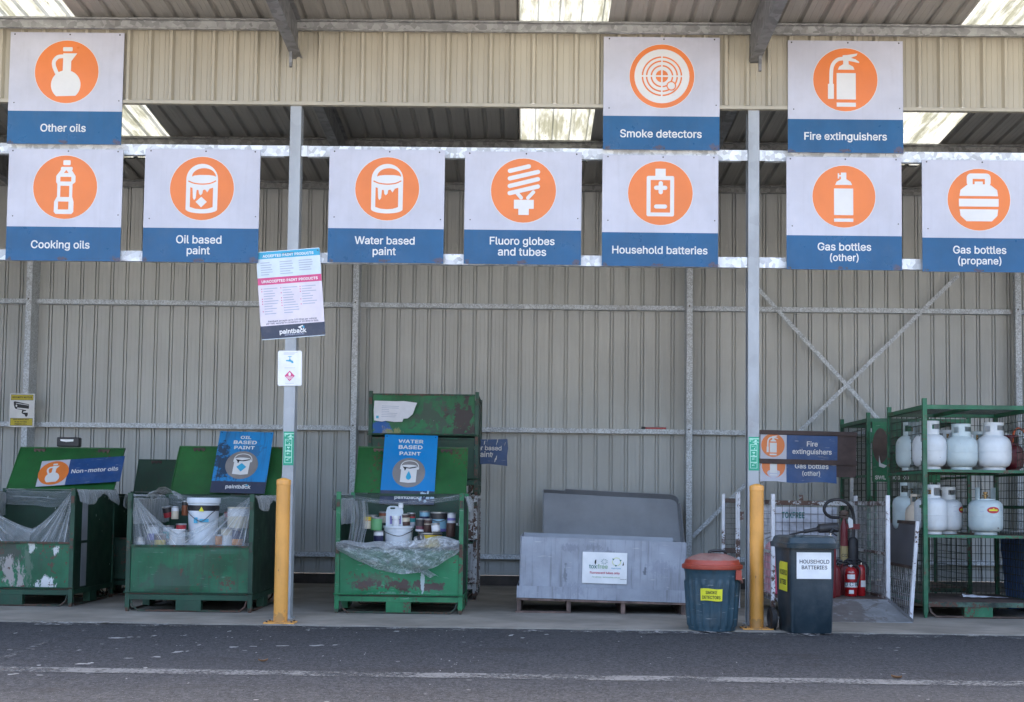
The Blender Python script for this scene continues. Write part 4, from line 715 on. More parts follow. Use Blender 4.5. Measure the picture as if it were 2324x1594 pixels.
# ------------------------------------------------------------------ hanging signs
SY = -.045
def q6(ox, sc): return lambda p: (p[0] * sc + ox, p[1] * sc)
Z5, Z6, Z7, Z8 = (0, .3953), (663.4, .3953), (1326.8, .3955), (1724.8, .3954)
def hang_sign(label, corners, split, disc, zf, draw, lines):
    (tl, tr, br, bl) = corners; cx = sum(c[0] for c in corners) / 4; cy = sum(c[1] for c in corners) / 4
    Y = SY; c = at(cx, cy, Y); s = (at(cx + 50, cy + .6, Y) - at(cx - 50, cy - .6, Y)).length / 100   # metres per pixel here
    W = ((tr[0] - tl[0]) + (br[0] - bl[0])) / 2 * s; H = ((bl[1] - tl[1]) + (br[1] - tr[1])) / 2 * s
    U = lambda x, y: ((x - cx) * s, (cy + (x - cx) * .0125 - y) * s)          # photo pixel -> sign plane, undoing the roll
    zs = U(cx, split)[1]
    m = MB().box(-W / 2, W / 2, 0, .012, -H / 2, H / 2, 2)
    m.poly(rrect(-W / 2, W / 2, zs, H / 2), -.0006, 0).poly(rrect(-W / 2, W / 2, -H / 2, zs), -.0006, 1)
    for fx in (-.46, .02, .46):
        for fz in (.482, -.485): m.poly(circ(fx * W + random.uniform(-.01, .01), fz * H, .0085, 10), -.0014, 3)
    for fx in (-.45, .47): m.poly(circ(fx * W, -.11 * H + random.uniform(-.03, .03), .007, 10), -.0014, 3)
    rt = m.build('recycling_sign', ['sign_white', 'sign_blue', 'sign_edge', 'screw'], loc=c)
    rt.rotation_euler = (random.uniform(-.004, .004), 0, random.uniform(-.004, .004))
    tag(rt, label, 'sign', 'blue and white recycling signs under the shed roof')
    p = MB(); ox, oz = U(disc[0] * zf[1] + zf[0], disc[1] * zf[1]); ic = Icon(p, disc[0], disc[1], disc[2], disc[2] * zf[1] * s, ox, oz, -.0016)
    if draw is not smoke: ic.disc(disc[0], disc[1], disc[2] + 3, 1).disc(disc[0], disc[1], disc[2], 0)
    draw(ic); p.build('pictogram', ['sign_orange', 'sign_mark'], rt)
    t = MB()
    for (b, w_, x, y) in lines: X, Z = U(x, y); text(t, b, X, Z, w_ * s, -.0025)
    t.build('lettering', 'sign_mark', rt)
    return rt
def jug(i):
    i.rect(355, 410, 268, 292, 1, 6).poly([(357, 420), (357, 304), (437, 304), (404, 350), (404, 420)], 1)
    i.poly([(377 + 85 * math.cos(R(a)), 488 + 85 * math.sin(R(a))) for a in range(128, 413, 8)], 1)
    i.stroke([(352, 322), (325, 327), (306, 350), (306, 378), (318, 408), (330, 432)], 22, 1, 5)
def bottle(i):
    i.rect(356, 398, 918, 947, 1, 6).rect(343, 411, 957, 977, 1, 8)
    i.poly([(346, 972), (318, 1010), (318, 1045), (326, 1058), (326, 1130), (310, 1160), (310, 1218), (320, 1230), (412, 1230), (422, 1218), (422, 1160), (413, 1130), (413, 1058), (429, 1045), (429, 1010), (404, 972)], 1)
    i.poly([(375, 975), (361, 993), (389, 993)], 0).rect(342, 405, 1015, 1042, 0).rect(344, 395, 1067, 1132, 0).rect(333, 393, 1158, 1204, 0)
def bucket(i, dia=True):
    i.poly([(1157 + 91 * math.cos(R(a)), 1030 - 91 * math.sin(R(a))) for a in range(0, 181, 6)] + [(1066, 1205)] + [(1157 - 90 * math.cos(R(a)), 1203 + 24 * math.sin(R(a))) for a in range(10, 171, 10)] + [(1247, 1205)], 1)
    i.poly([(1167 + 69 * math.cos(R(a)), 1014 - 50 * math.sin(R(a))) for a in range(0, 181, 6)] + [(1110, 1008), (1140, 1004), (1195, 1004), (1225, 1008)], 0)
    i.stroke([(1080, 1040), (1110, 1052), (1157, 1057), (1204, 1052), (1235, 1038)], 7, 0, 4)
    i.poly([(1090, 1075), (1103, 1080), (1106, 1138), (1114, 1150), (1123, 1138), (1127, 1090), (1138, 1092), (1141, 1114), (1150, 1122), (1160, 1112), (1163, 1092), (1175, 1088), (1188, 1105), (1201, 1083), (1221, 1077), (1221, 1190), (1190, 1200), (1157, 1203), (1120, 1200), (1090, 1190)], 0)
    if dia: i.poly([(1155, 1130), (1187, 1160), (1155, 1192), (1122, 1160)], 1)
def globe(i):
    for a, b in (((1247, 980), (1355, 953)), ((1247, 1024), (1408, 985)), ((1247, 1068), (1408, 1027)), ((1247, 1110), (1408, 1070))): i.stroke([a, b], 25, 1)
    i.stroke([(1290, 1110), (1313, 1136)], 21, 1).stroke([(1383, 1103), (1352, 1137)], 21, 1).rect(1272, 1386, 1148, 1200, 1).rect(1298, 1358, 1195, 1236, 1)
def smoke(i):
    i.disc(443, 437, 189, 1).disc(443, 437, 186, 0).disc(443, 437, 158, 1)
    for r, w in ((112, 9), (88, 9), (61, 9)): i.disc(443, 437, r + w / 2, 0).disc(443, 437, r - w / 2, 1)
    i.disc(443, 437, 36, 0).rect(325, 562, 432, 441, 1).rect(438, 447, 318, 556, 1).disc(497, 493, 28, 0).disc(497, 493, 21, 1)
def battery(i):
    i.rect(405, 464, 966, 1015, 1).rect(355, 513, 1008, 1243, 1, 10).rect(378, 490, 1032, 1221, 0)
    i.stroke([(410, 1077), (461, 1077)], 25, 1).stroke([(436, 1051), (436, 1102)], 25, 1).stroke([(410, 1186), (461, 1186)], 24, 1)
def extinguisher(i):
    i.rect(440, 550, 418, 572, 1).rect(440, 550, 591, 615, 1)
    i.poly([(447, 398), (455, 380), (478, 366), (478, 342), (508, 342), (510, 366), (535, 380), (543, 398)], 1)
    i.poly([(475, 313), (500, 312), (560, 302), (555, 315), (522, 328), (548, 336), (571, 352), (568, 358), (510, 346), (476, 346)], 1)
    i.stroke([(478, 332), (445, 340), (420, 366), (410, 405), (408, 490)], 21, 1, 5).rect(390, 424, 482, 570, 1)
def cylinder_icon(i):
    i.rect(465, 496, 988, 1032, 1).rect(447, 455, 992, 1023, 1).rect(454, 466, 1003, 1011, 1)
    i.poly([(432, 1060), (440, 1042), (462, 1028), (499, 1028), (521, 1042), (529, 1060)], 1).rect(425, 535, 1081, 1236, 1).rect(425, 535, 1256, 1275, 1)
def propane(i):
    i.rect(1188, 1325, 993, 1070, 1, 24).rect(1222, 1292, 1025, 1056, 0).rect(1233, 1280, 1040, 1056, 1)
    i.poly([(1146, 1125), (1151, 1090), (1188, 1061), (1325, 1061), (1362, 1090), (1367, 1125)], 1).rect(1142, 1370, 1141, 1186, 1)
    i.poly([(1146, 1202), (1367, 1202), (1362, 1240), (1330, 1272), (1185, 1272), (1151, 1240)], 1)
def water(i): bucket(i, False)
hang_sign('blue and white sign reading Other oils, with a jug pictogram', ((23, 72), (281.5, 72), (275.5, 329), (17, 329)), 253.4, (380, 412, 183), Z5, jug, [('Other oils', 103, 146.5, 300.4)])
hang_sign('blue and white sign reading Cooking oils, with a tall bottle pictogram', ((20.5, 337), (280.7, 338), (272, 594), (12.6, 592)), 515.5, (371, 1075, 184), Z5, bottle, [('Cooking oils', 133, 140, 564.5)])
hang_sign('blue and white sign reading Oil based paint, with a bucket and diamond pictogram', ((330, 337), (590.6, 338), (586, 597.7), (323, 595)), 518.6, (1157, 1082, 184), Z5, bucket, [('Oil based', 103, 453.4, 553.4), ('paint', 52.5, 453, 578)])
Z6b = (663.4 - (1157 - 543) * .3953, .3953)
hang_sign('blue and white sign reading Water based paint, with a dripping bucket pictogram', ((748.8, 338), (1011, 339), (1005, 599), (742.5, 597)), 519.8, (1157, 1084, 184), Z6b, water, [('Water based', 136, 874.5, 555.4), ('paint', 52.5, 874, 580)])
hang_sign('blue and white sign reading Fluoro globes and tubes, with a spiral bulb pictogram', ((1056, 342), (1320.8, 344), (1318, 603), (1052, 600)), 523, (1326, 1094, 187), Z6, globe, [('Fluoro globes', 147, 1186, 556.6), ('and tubes', 109.5, 1186, 581.5)])
hang_sign('blue and white sign reading Smoke detectors, with a round target pictogram', ((1370.3, 80.3), (1634, 84), (1632.5, 345), (1368.3, 340)), 265, (443, 437, 186), Z7, smoke, [('Smoke detectors', 185, 1500.4, 314)])
hang_sign('blue and white sign reading Household batteries, with a battery pictogram', ((1367.5, 348), (1630.5, 353), (1629.4, 610), (1365.6, 602.4)), 529, (434, 1108, 186), Z7, battery, [('Household batteries', 216, 1498, 577.5)])
hang_sign('blue and white sign reading Fire extinguishers, with an extinguisher pictogram', ((1788.9, 87), (2049.8, 93), (2049, 352), (1787.3, 347)), 272.4, (490, 457, 185), Z8, extinguisher, [('Fire extinguishers', 187, 1918.6, 320)])
hang_sign('blue and white sign reading Gas bottles (other), with a slim gas cylinder pictogram', ((1784.9, 352), (2046.3, 358), (2046.3, 615.6), (1784.9, 613)), 536, (482, 1128, 181), Z8, cylinder_icon, [('Gas bottles', 121.4, 1916, 570), ('(other)', 65, 1915.6, 594)])
hang_sign('blue and white sign reading Gas bottles (propane), with a squat gas bottle pictogram', ((2092.5, 359), (2354, 365), (2354, 622), (2093.3, 616.8)), 541.5, (1257, 1146, 180), Z8, propane, [('Gas bottles', 120.6, 2222.7, 577), ('(propane)', 98, 2222.6, 601.5)])

def scale_at(p): return (p - CAM).length / (F * 1.02)
def plate(name, label, cat, c, s, W, H, mats, rot=(0, 0, 0), r=0, t=.006):     # thin rounded sign plate, front at local y=0
    m = MB(); o = rrect(-W / 2, W / 2, -H / 2, H / 2, r); n = len(o)
    m.poly(o, 0, 0); m.add([(x, 0, z) for x, z in o] + [(x, t, z) for x, z in o], [(i, n + i, n + (i + 1) % n, (i + 1) % n) for i in range(n)], 0)
    m.poly(o, t, 0); return m
def pic(m, W, H, k=0): return lambda fx0, fx1, fy0, fy1, kk, y: m.poly(rrect((fx0 - .5) * W, (fx1 - .5) * W, (.5 - fy1) * H, (.5 - fy0) * H), y, kk)

# notice of accepted paints on the left post
c = at(659.5, 667, -.012); s = (c - at(660.5, 667, -.012)).length; W, H = 145 * s, 201.5 * s
m = plate(0, 0, 0, c, s, W, H, 0, r=.012); q = pic(m, W, H)
q(.0, 1, .008, .085, 1, -.001); q(0, 1, .3, .38, 2, -.001); q(0, 1, .38, .845, 3, -.001); q(0, 1, .845, .992, 4, -.001)
text(m, 'ACCEPTED PAINT PRODUCTS', .0, (.5 - .068) * H, .8 * W, -.002, 5, .03)
text(m, 'UNACCEPTED PAINT PRODUCTS', .0, (.5 - .357) * H, .88 * W, -.002, 5, .03)
text(m, 'paintback', 0, (.5 - .945) * H, .42 * W, -.002, 5, .035)
text(m, 'paintback.com.au', .02 * W, (.5 - .968) * H, .3 * W, -.002, 6, 0)
rr = random.Random(3)
for col in range(3):
    fy = .125
    for k in range(6 if col != 2 else 5):
        q(.06 + .3 * col, .06 + .3 * col + rr.uniform(.12, .22), fy, fy + .009, 6, -.002); fy += .027
    fy = .42
    for k in range(11 if col < 2 else 8):
        b = rr.random() < .65
        if b: m.poly(circ((.055 + .3 * col - .5) * W, (.5 - fy - .005) * H, .0055, 8), -.002, 2)
        q(.08 + .3 * col, .08 + .3 * col + rr.uniform(.12, .24), fy, fy + .009, 6, -.002); fy += .0285
text(m, 'Paintback accepts up to 100 litres per vehicle', 0, (.5 - .805) * H, .76 * W, -.002, 4, .01, shear=.15)
text(m, 'per visit, secured in containers of 20 litres or less.', 0, (.5 - .83) * H, .82 * W, -.002, 4, .01, shear=.15)
m.poly([((.58 - .5) * W, (.5 - .882) * H), ((.66 - .5) * W, (.5 - .862) * H), ((.66 - .5) * W, (.5 - .875) * H), ((.62 - .5) * W, (.5 - .884) * H), ((.65 - .5) * W, (.5 - .905) * H), ((.64 - .5) * W, (.5 - .912) * H)], -.002, 5)
m.poly([((.64 - .5) * W, (.5 - .885) * H), ((.68 - .5) * W, (.5 - .868) * H), ((.68 - .5) * W, (.5 - .9) * H)], -.002, 1)
m.poly(rrect(-.09 * W, .09 * W, .462 * H, .468 * H), -.003, 7)
for fx, fy in ((.03, .03), (.97, .03), (.03, .97), (.97, .97)): m.poly(circ((fx - .5) * W, (.5 - fy) * H, .008, 8), -.003, 7)
o = m.build('paint_notice', ['notice_pale', 'cyan', 'magenta', 'notice_pink', 'navy', 'white', 'faint_ink', 'screw'], loc=c, rot=(0, -.088, 0))
tag(o, 'tilted notice of accepted and unaccepted paint products on the post', 'notice')

# small white tap and flame sign below it
c = at(657.7, 836, -.012); s = (c - at(658.7, 836, -.012)).length; W, H = 54.5 * s, 79.5 * s
m = plate(0, 0, 0, c, s, W, H, 0, r=.016); q = pic(m, W, H)
i = Icon(m, 385, 1340, 132, W / 2, 0, 0, -.001)
i.rect(364, 404, 1209, 1215, 1).rect(381, 388, 1212, 1245, 1).poly([(343, 1250), (372, 1250), (378, 1242), (392, 1242), (398, 1252), (412, 1256), (424, 1272), (424, 1284), (404, 1284), (400, 1274), (385, 1268), (343, 1262)], 1)
i.poly([(384, 1367), (441, 1425), (384, 1483), (328, 1425)], 2).poly([(384, 1380), (398, 1402), (394, 1424), (374, 1424), (370, 1402)], 0).rect(346, 422, 1434, 1441, 0).rect(358, 410, 1448, 1454, 0).disc(384, 1466, 4, 0)
i.rect(326, 444, 1335, 1338, 3).rect(316, 470, 1166, 1169, 3).rect(316, 440, 1178, 1181, 3).rect(316, 430, 1186, 1189, 3).rect(334, 434, 1505, 1508, 3)
o = m.build('tap_sign', ['white', 'cyan', 'magenta', 'faint_ink'], loc=c, rot=(0, -.012, 0))
tag(o, 'small white sign with a blue tap and a red flame diamond', 'sign')

# security notice on the far wall post
c = at(49.8, 931.5, WY - .312); s = (c - at(50.8, 931.5, WY - .312)).length; W, H = 56.5 * s, 76 * s
m = plate(0, 0, 0, c, s, W, H, 0, r=.012); i = Icon(m, 580, 788, 455, W / 2, 0, 0, -.001)
for y0, y1 in ((215, 420), (1075, 1350)): i.rect(165, 985, y0, y1, 2).rect(175, 975, y0 + 14, y1 - 14, 1)
i.poly([(270, 480), (310, 462), (360, 470), (835, 570), (835, 720), (780, 745), (560, 770), (340, 735), (310, 690), (280, 600)], 2)
i.poly([(350, 520), (820, 590), (820, 608), (360, 545)], 0).poly([(410, 690), (820, 730), (770, 770), (400, 730)], 0).disc(375, 625, 30, 0, 42)
i.poly([(590, 770), (740, 780), (735, 810), (640, 830), (610, 870), (800, 875), (800, 960), (760, 1025), (710, 1010), (690, 950), (600, 910), (570, 880)], 2)
Wt = W
def itxt(b, cx, base, wd): X, Z = i.P((cx, base)); text(m, b, X, Z, wd / 910 * W, -.0045, 2, .04)
itxt('SECURITY NOTICE', 575, 345, 720); itxt('VIDEO SURVEILLANCE', 555, 1145, 580); itxt('IN USE ON THESE', 550, 1230, 450); itxt('PREMISES 24hrs', 550, 1310, 440)
o = m.build('security_sign', ['white', 'yellow_sign', 'black'], loc=c)
tag(o, 'yellow and white SECURITY NOTICE sign with a camera on a wall post', 'sign')

# green first aid stickers on both posts
for (cx, cy, px, lab) in ((655, 1018, 0, 'green instruction sticker on the post behind the paint bins'), (1711, 1030, 0, 'green instruction sticker on the post beside the extinguisher sign')):
    c = at(cx, cy, -.0025); s = (c - at(cx + 1, cy, -.0025)).length; W, H = .104, 76.5 * s
    m = MB(); m.poly(rrect(-W / 2, W / 2, -H / 2, H / 2), 0, 0); i = Icon(m, 372, 675, 145, W / 2, 0, 0, -.0005)
    i.rect(245, 515, 250, 275, 1).rect(245, 355, 283, 300, 1).disc(422, 310, 32, 1, 22).poly([(330, 355), (400, 330), (515, 350), (515, 365), (340, 368)], 1).disc(270, 327, 22, 1, 14).rect(385, 455, 380, 412, 1)
    for k in range(4):
        y0 = 415 + k * 167; i.rect(268, 466, y0, y0 + 165, 1).rect(284, 450, y0 + 14, y0 + 153, 0)
    i.stroke([(310, 460), (335, 480), (372, 462)], 14, 1).disc(390, 540, 18, 1).stroke([(400, 470), (412, 505)], 12, 1).disc(350, 645, 20, 1).disc(388, 645, 18, 1).poly([(335, 650), (400, 650), (372, 690)], 1).poly([(330, 745), (340, 712), (395, 712), (405, 745)], 1)
    i.disc(345, 825, 26, 1, 16).stroke([(370, 815), (405, 828)], 10, 1).stroke([(330, 785), (420, 770)], 10, 1).disc(340, 995, 26, 1, 16).stroke([(360, 990), (392, 1000)], 10, 1).stroke([(355, 960), (420, 945)], 12, 1)
    o = m.build('instruction_sticker', ['sticker_green', 'sticker_pale'], loc=c)
    tag(o, lab, 'sticker', 'green stickers on the shed posts')
# ------------------------------------------------------------------ steel stillages
def stillage(label, loc, w=1.33, d=1.35, h=1.26, mats=('green', 'panel_rusted', 'green_lid', 'side_taped'), full=False, lid=True, lean=.36, rz=0, rise=.6, lidw=None, rails=False):
    fm, pm, lm, sm = mats
    t = thing('stillage', label, 'stillage', loc, rz, 'green steel stillage bins'); a, b = w / 2, d
    # base
    m = MB()
    for y in (.0, b - .05): m.box(-a + .046, a - .046, y, y + .05, .125, .178)
    for x in (-a, a - .05): m.box(x, x + .05, .051, b - .051, .126, .177)
    m.box(-a + .05, a - .05, .05, b - .05, .15, .165)
    for x in (-a + .05, -.155, a - .38): pass
    m.build('base_frame', fm, t)
    for y in (.02, b - .03):
        MB().tube([(-a + .055, y, .13), (-a + .075, y, .06), (-a + .13, y, .012), (a - .13, y, .012), (a - .075, y, .06), (a - .055, y, .13)], .011, 6).build('skid', 'skid_paint', t)
    for x in (-a + .02, a - .02):
        MB().tube([(x, .08, .13), (x, .1, .05), (x, .17, .012), (x, b - .17, .012), (x, b - .1, .05), (x, b - .08, .13)], .011, 6).build('skid', 'skid_paint', t)
    for y in (.003, b - .08): MB().box(-.13, .13, y, y + .075, .016, .124).build('block', fm, t)
    for x in (-a + .003, a - .078): MB().box(x, x + .075, b / 2 - .12, b / 2 + .12, .016, .124).build('block', fm, t)
    for (x, y) in ((-a, 0), (a - .045, 0), (-a, b - .045), (a - .045, b - .045)):
        m = MB().box(x, x + .045, y, y + .045, .045, h).frus((x + .008, x + .037, y + .008, y + .037), (x + .002, x + .043, y + .002, y + .043), .0, .0449, 1)
        m.box(x + .005, x + .04, y - .012, y - .001, .62, .73, 1).box(x + .005, x + .04, y - .012, y - .001, h - .16, h - .08, 1)
        m.build('post', [fm, 'skid_paint'], t)
    for x in (-a + .012, a - .018):
        m = MB().box(x, x + .006, .046, b - .046, .179, h - .07); xr = x - .008
        m.box(x - .01, x + .016, .046, b - .046, h - .069, h - .035).box(x - .006, x + .012, .046, b - .046, .67, .70)
        m.build('side_panel', sm, t)
    MB().box(-a + .046, a - .046, b - .03, b - .024, .179, h - .04).box(-a + .046, a - .046, b - .036, b - .014, h - .039, h - .01).build('back_panel', sm, t)
    def gate(z0, z1, name, mm):
        n, c = 40, 14; rnd = random.random() * 50
        def P(u, v):
            e = min(u, 1 - u, v, 1 - v); x = -a + .048 + u * (w - .096); z = z0 + .02 + v * (z1 - z0 - .04)
            return (x, .012 + min(e * 8, 1) * .02 * noise.noise((x * 2.3 + rnd, z * 3, 1)), z)
        m = MB().grid(P, n, c)
        m.box(-a + .047, a - .047, .0, .02, z0, z0 + .0195, 1).box(-a + .047, a - .047, -.004, .02, z1 - .0195, z1, 1)
        return m.build(name, [mm, 'rim_paint'], t)
    g = gate(.182, .69, 'front_panel', pm)
    MB().rod((-a - .012, -.012, .2), (a + .012, -.012, .2), .008, 6).build('hinge_rod', fm, g)
    if full:
        g2 = gate(.72, h - .03, 'upper_panel', full); MB().rod((-a - .012, -.014, .72), (a + .012, -.014, .72), .009, 6).build('hinge_rod', fm, g2)
    if lid:
        lw = (lidw or (w - .07)) / 2; zb = h - .005; yb = b - .01; n = 24
        m = MB()
        def P(u, v, off=0):
            x = -lw + 2 * lw * u; bow = .012 * noise.noise((x * 2, v * 2, loc[0]))
            return (x, yb + lean * v + bow + off, zb + rise * v)
        m.grid(lambda u, v: P(u, v), n, 8); m.grid(lambda u, v: P(1 - u, v, .012), n, 8)
        nv = Vector((0, lean, rise)).normalized(); 
        e = [Vector(P(0, 1)), Vector(P(1, 1))]
        m.box(-lw - .004, lw + .004, yb + lean - .012, yb + lean + .03, zb + rise - .002, zb + rise + .012)
        for s_ in (-1, 1):
            x = s_ * lw; m.add([(x - .006, yb - .01, zb), (x + .006, yb - .01, zb), (x + .006, yb + .03, zb), (x - .006, yb + .03, zb), (x - .006, yb + lean - .01, zb + rise), (x + .006, yb + lean - .01, zb + rise), (x + .006, yb + lean + .03, zb + rise), (x - .006, yb + lean + .03, zb + rise)],
                             [(0, 3, 2, 1), (4, 5, 6, 7), (0, 1, 5, 4), (1, 2, 6, 5), (2, 3, 7, 6), (3, 0, 4, 7)])
        L = m.build('lid', lm, t)
        for x in (-lw * .62, lw * .62):
            mm = MB()
            y, z = yb + lean * .95 - .012, zb + rise * .95
            for dx in (-.05, 0, .05): mm.rod((x + dx, y - .012, z - .01), (x + dx, y + .01, z - .01), .016, 8)
            mm.box(x - .07, x + .07, y - .004, y + .006, z - .008, z + .014).build('hinge', 'rust_deck', L)
    return t
def front(xl, xr, yb):                           # stillage placed by its two front feet in the photo
    p, q = atz(xl, yb), atz(xr, yb + (xr - xl) * .0125); return (p + q) / 2, (q - p).length
p1, w1 = front(-119, 163, 1374); p2, w2 = front(282, 571, 1388); p3, w3 = front(758, 1049, 1392)
for p in (p1, p2, p3): p.z = 0
bin1 = stillage('green stillage with spilt white paint on its front and a raised lid', p1, w1, 1.42, 1.265, ('green_dark', 'panel_spilt', 'green_lid', 'side_taped'), lean=.4, rise=.5)
bin2 = stillage('dull green stillage of oil based paint beside the yellow bollard', p2, w2, 1.5, 1.225, ('green_dark', 'panel_dull', 'green_lid', 'side_taped'), lean=.4, rise=.56)
bin3 = stillage('bright green stillage of water based paint with a rusted front panel', p3, w3, 1.2, 1.265, ('green', 'panel_rusted', 'green_lid', 'side_taped'), lean=.34, rise=.53)
MB().box(w1 / 2 - .0115, w1 / 2 - .0085, .28, .46, .2, 1.2).build('tape', 'tape', bin1)
pb = at(345, 1120, 2.75); pb.z = 0; pb.y = 2.75
bin4 = stillage('dark old green stillage standing behind the two oil and paint bins', pb, 1.3, 1.35, 1.25, ('green_dark', 'green_old', 'green_old', 'side_taped'), lean=.2, rise=.42)
pw = (at(835, 1000, 2.83) + at(1086, 1003, 2.83)) / 2; pw.z = 0
bin5 = stillage('white rusty stillage under the stacked green one', pw, 1.335, 1.3, 1.25, ('white_rusty', 'white_rusty', 'white_rusty', 'white_rusty'), lid=False, full='white_rusty')
pw2 = pw.copy(); pw2.z = 1.25
bin6 = stillage('green stillage with peeling paint stacked on top of a white one', pw2, 1.335, 1.3, 1.25, ('green_dark', 'green_old', 'green_lid', 'side_taped'), lid=False, full='panel_peeled')

# ------------------------------------------------------------------ signs on the stillages
def lean_sign(name, label, cat, bottom, tilt, mats, m, rz=0, roll=0):
    o = m.build(name, mats, loc=bottom, rot=(-tilt, roll, rz)); return tag(o, label, cat)
def paint_board(m, W, H, lines, cut, disc, dirty=0):          # local z from 0 (bottom) to H
    m.box(-W / 2, W / 2, .0006, .006, 0, H, 6)
    zc = H * (1 - cut); m.poly(rrect(-W / 2, W / 2, zc, H), 0, 0).poly(rrect(-W / 2, W / 2, 0, zc), 0, 1)
    for (b, fw, base) in lines: text(m, b, 0, H * (1 - base), fw * W, -.001, 2, .035, .74)
    cx, cz, r = 0, H * (1 - disc[0]), disc[1] * W
    m.poly(circ(cx, cz, r), -.001, 3)
    i = Icon(m, 785, 925, 178, r, cx, cz, -.0014)
    i.stroke([(692, 875), (700, 830), (730, 795), (790, 782), (850, 795), (882, 830), (890, 875)], 9, 2, 5)
    i.poly([(700, 855), (878, 855), (892, 885), (872, 890), (866, 1040), (785, 1050), (695, 1040), (700, 890), (686, 885)], 2)
    i.disc(785, 850, 88, 2, 20).poly([(712, 852), (785, 866), (868, 848), (866, 862), (800, 878), (755, 874), (746, 900), (738, 902), (732, 878)], 5)
    if disc[2] == 'drop': i.poly([(785, 905), (806, 950), (815, 980), (806, 1004), (785, 1015), (764, 1004), (755, 980), (764, 950)], 4)
    else: i.poly([(785, 900), (840, 950), (785, 1010), (730, 950)], 4)
    text(m, 'paintback', 0, H * .075, .46 * W, -.001, 2, .035)
    m.poly([(.06 * W, .125 * H), (.15 * W, .148 * H), (.15 * W, .138 * H), (.09 * W, .125 * H), (.13 * W, .108 * H), (.12 * W, .101 * H)], -.001, 2).poly([(.12 * W, .123 * H), (.17 * W, .142 * H), (.17 * W, .108 * H)], -.001, 4)
    for fx in (-.46, .46): m.poly(circ(fx * W, H * .975, .007, 8), -.001, 5)
def place_board(tl, tr, bl, br, Yb, Yt):
    b = (at(*bl, Yb) + at(*br, Yb)) / 2; t = (at(*tl, Yt) + at(*tr, Yt)) / 2
    W = ((at(*br, Yb) - at(*bl, Yb)).length + (at(*tr, Yt) - at(*tl, Yt)).length) / 2
    return b, W, (t - b).length, math.atan2(Yt - Yb, t.z - b.z), math.atan2(t.x - b.x, (t - b).length)
yb2, yb3 = p2.y + 1.42, p3.y + 1.13
b, W, H, tl, rl = place_board((500.6, 978.6), (621.3, 981.8), (475.6, 1118), (600.5, 1121), yb2, yb2 + .42)
m = MB(); paint_board(m, W, H, [('OIL', .2, .12), ('BASED', .43, .205), ('PAINT', .38, .29)], .815, (.55, .3, 'dia'))
lean_sign('paint_board', 'grimy blue board reading OIL BASED PAINT leaning on a stillage lid', 'sign', b, tl, ['cyan_dirty', 'navy', 'sign_mark', 'disc_grey', 'cyan', 'black', 'sign_edge'], m, 0, rl)
b, W, H, tl, rl = place_board((874.2, 985.3), (994, 990.5), (860.7, 1142.4), (984.5, 1146.6), yb3, yb3 + .38)
m = MB(); paint_board(m, W, H, [('WATER', .47, .118), ('BASED', .45, .205), ('PAINT', .4, .297)], .81, (.55, .305, 'drop'))
rr = random.Random(8)
for q_ in range(15):
    x, z, l_ = rr.uniform(.22, .47) * W, rr.uniform(.01, .14) * H, rr.uniform(.03, .11) * H
    m.poly([(x, z), (x + rr.uniform(.008, .03), z + l_ * .2), (x + .022, z + l_), (x + .012, z + l_ * .8), (x + .004, z + l_ * .95), (x - .006, z + l_ * .4)], -.0012 - q_ * .0001, 7)
lean_sign('paint_board', 'clean blue board reading WATER BASED PAINT leaning on a stillage lid', 'sign', b, tl, ['cyan_board', 'navy', 'sign_mark', 'disc_grey', 'cyan', 'black', 'sign_edge', 'logo_pale'], m, 0, rl)
# non-motor oils sticker on the lid of the first stillage
ybl = p1.y + 1.42 - .022
b, W, H, tl, rl = place_board((90, 1048), (279.7, 1037), (84.4, 1108.5), (273.6, 1095.4), ybl + .035, ybl + .4 * .72)
tl = math.atan2(.4, .5); bb = at(179, 1102, ybl + .05); H = 60.5 * 15.6 / F / math.cos(tl) * .985
# its real plane is the lid's plane, so set it on that
lidp = Vector((0, p1.y + 1.41 - .02, 1.26)); zt = at(179, 1102, ybl + .05).z; v0 = (zt - 1.26) / .5
m = MB(); m.poly(rrect(-W / 2, W / 2, 0, H), 0, 1); m.poly(rrect(-W / 2, -W / 2 + .345 * W, 0, H), -.001, 0)
cxx, czz, r = -W / 2 + .175 * W, H * .5, H * .46
m.poly(circ(cxx, czz, r), -.002, 2); jug(Icon(m, 380, 412, 183, r, cxx, czz, -.0025)); m2 = m
for k, f in zip(range(len(m.k)), m.f):
    if m.k[k] == 1 and f[0] >= 8 + 40: m.k[k] = 3
text(m, 'Non-motor oils', W * .17, H * .44, W * .56, -.003, 3, .02)
lean_sign('oil_sticker', 'blue sticker reading Non-motor oils with an orange jug on a green lid', 'sticker', Vector((bb.x, lidp.y + .4 * v0 - .024, zt + .014)), tl, ['sign_white', 'faded_blue', 'sign_orange', 'sign_mark'], m, 0, -.075)
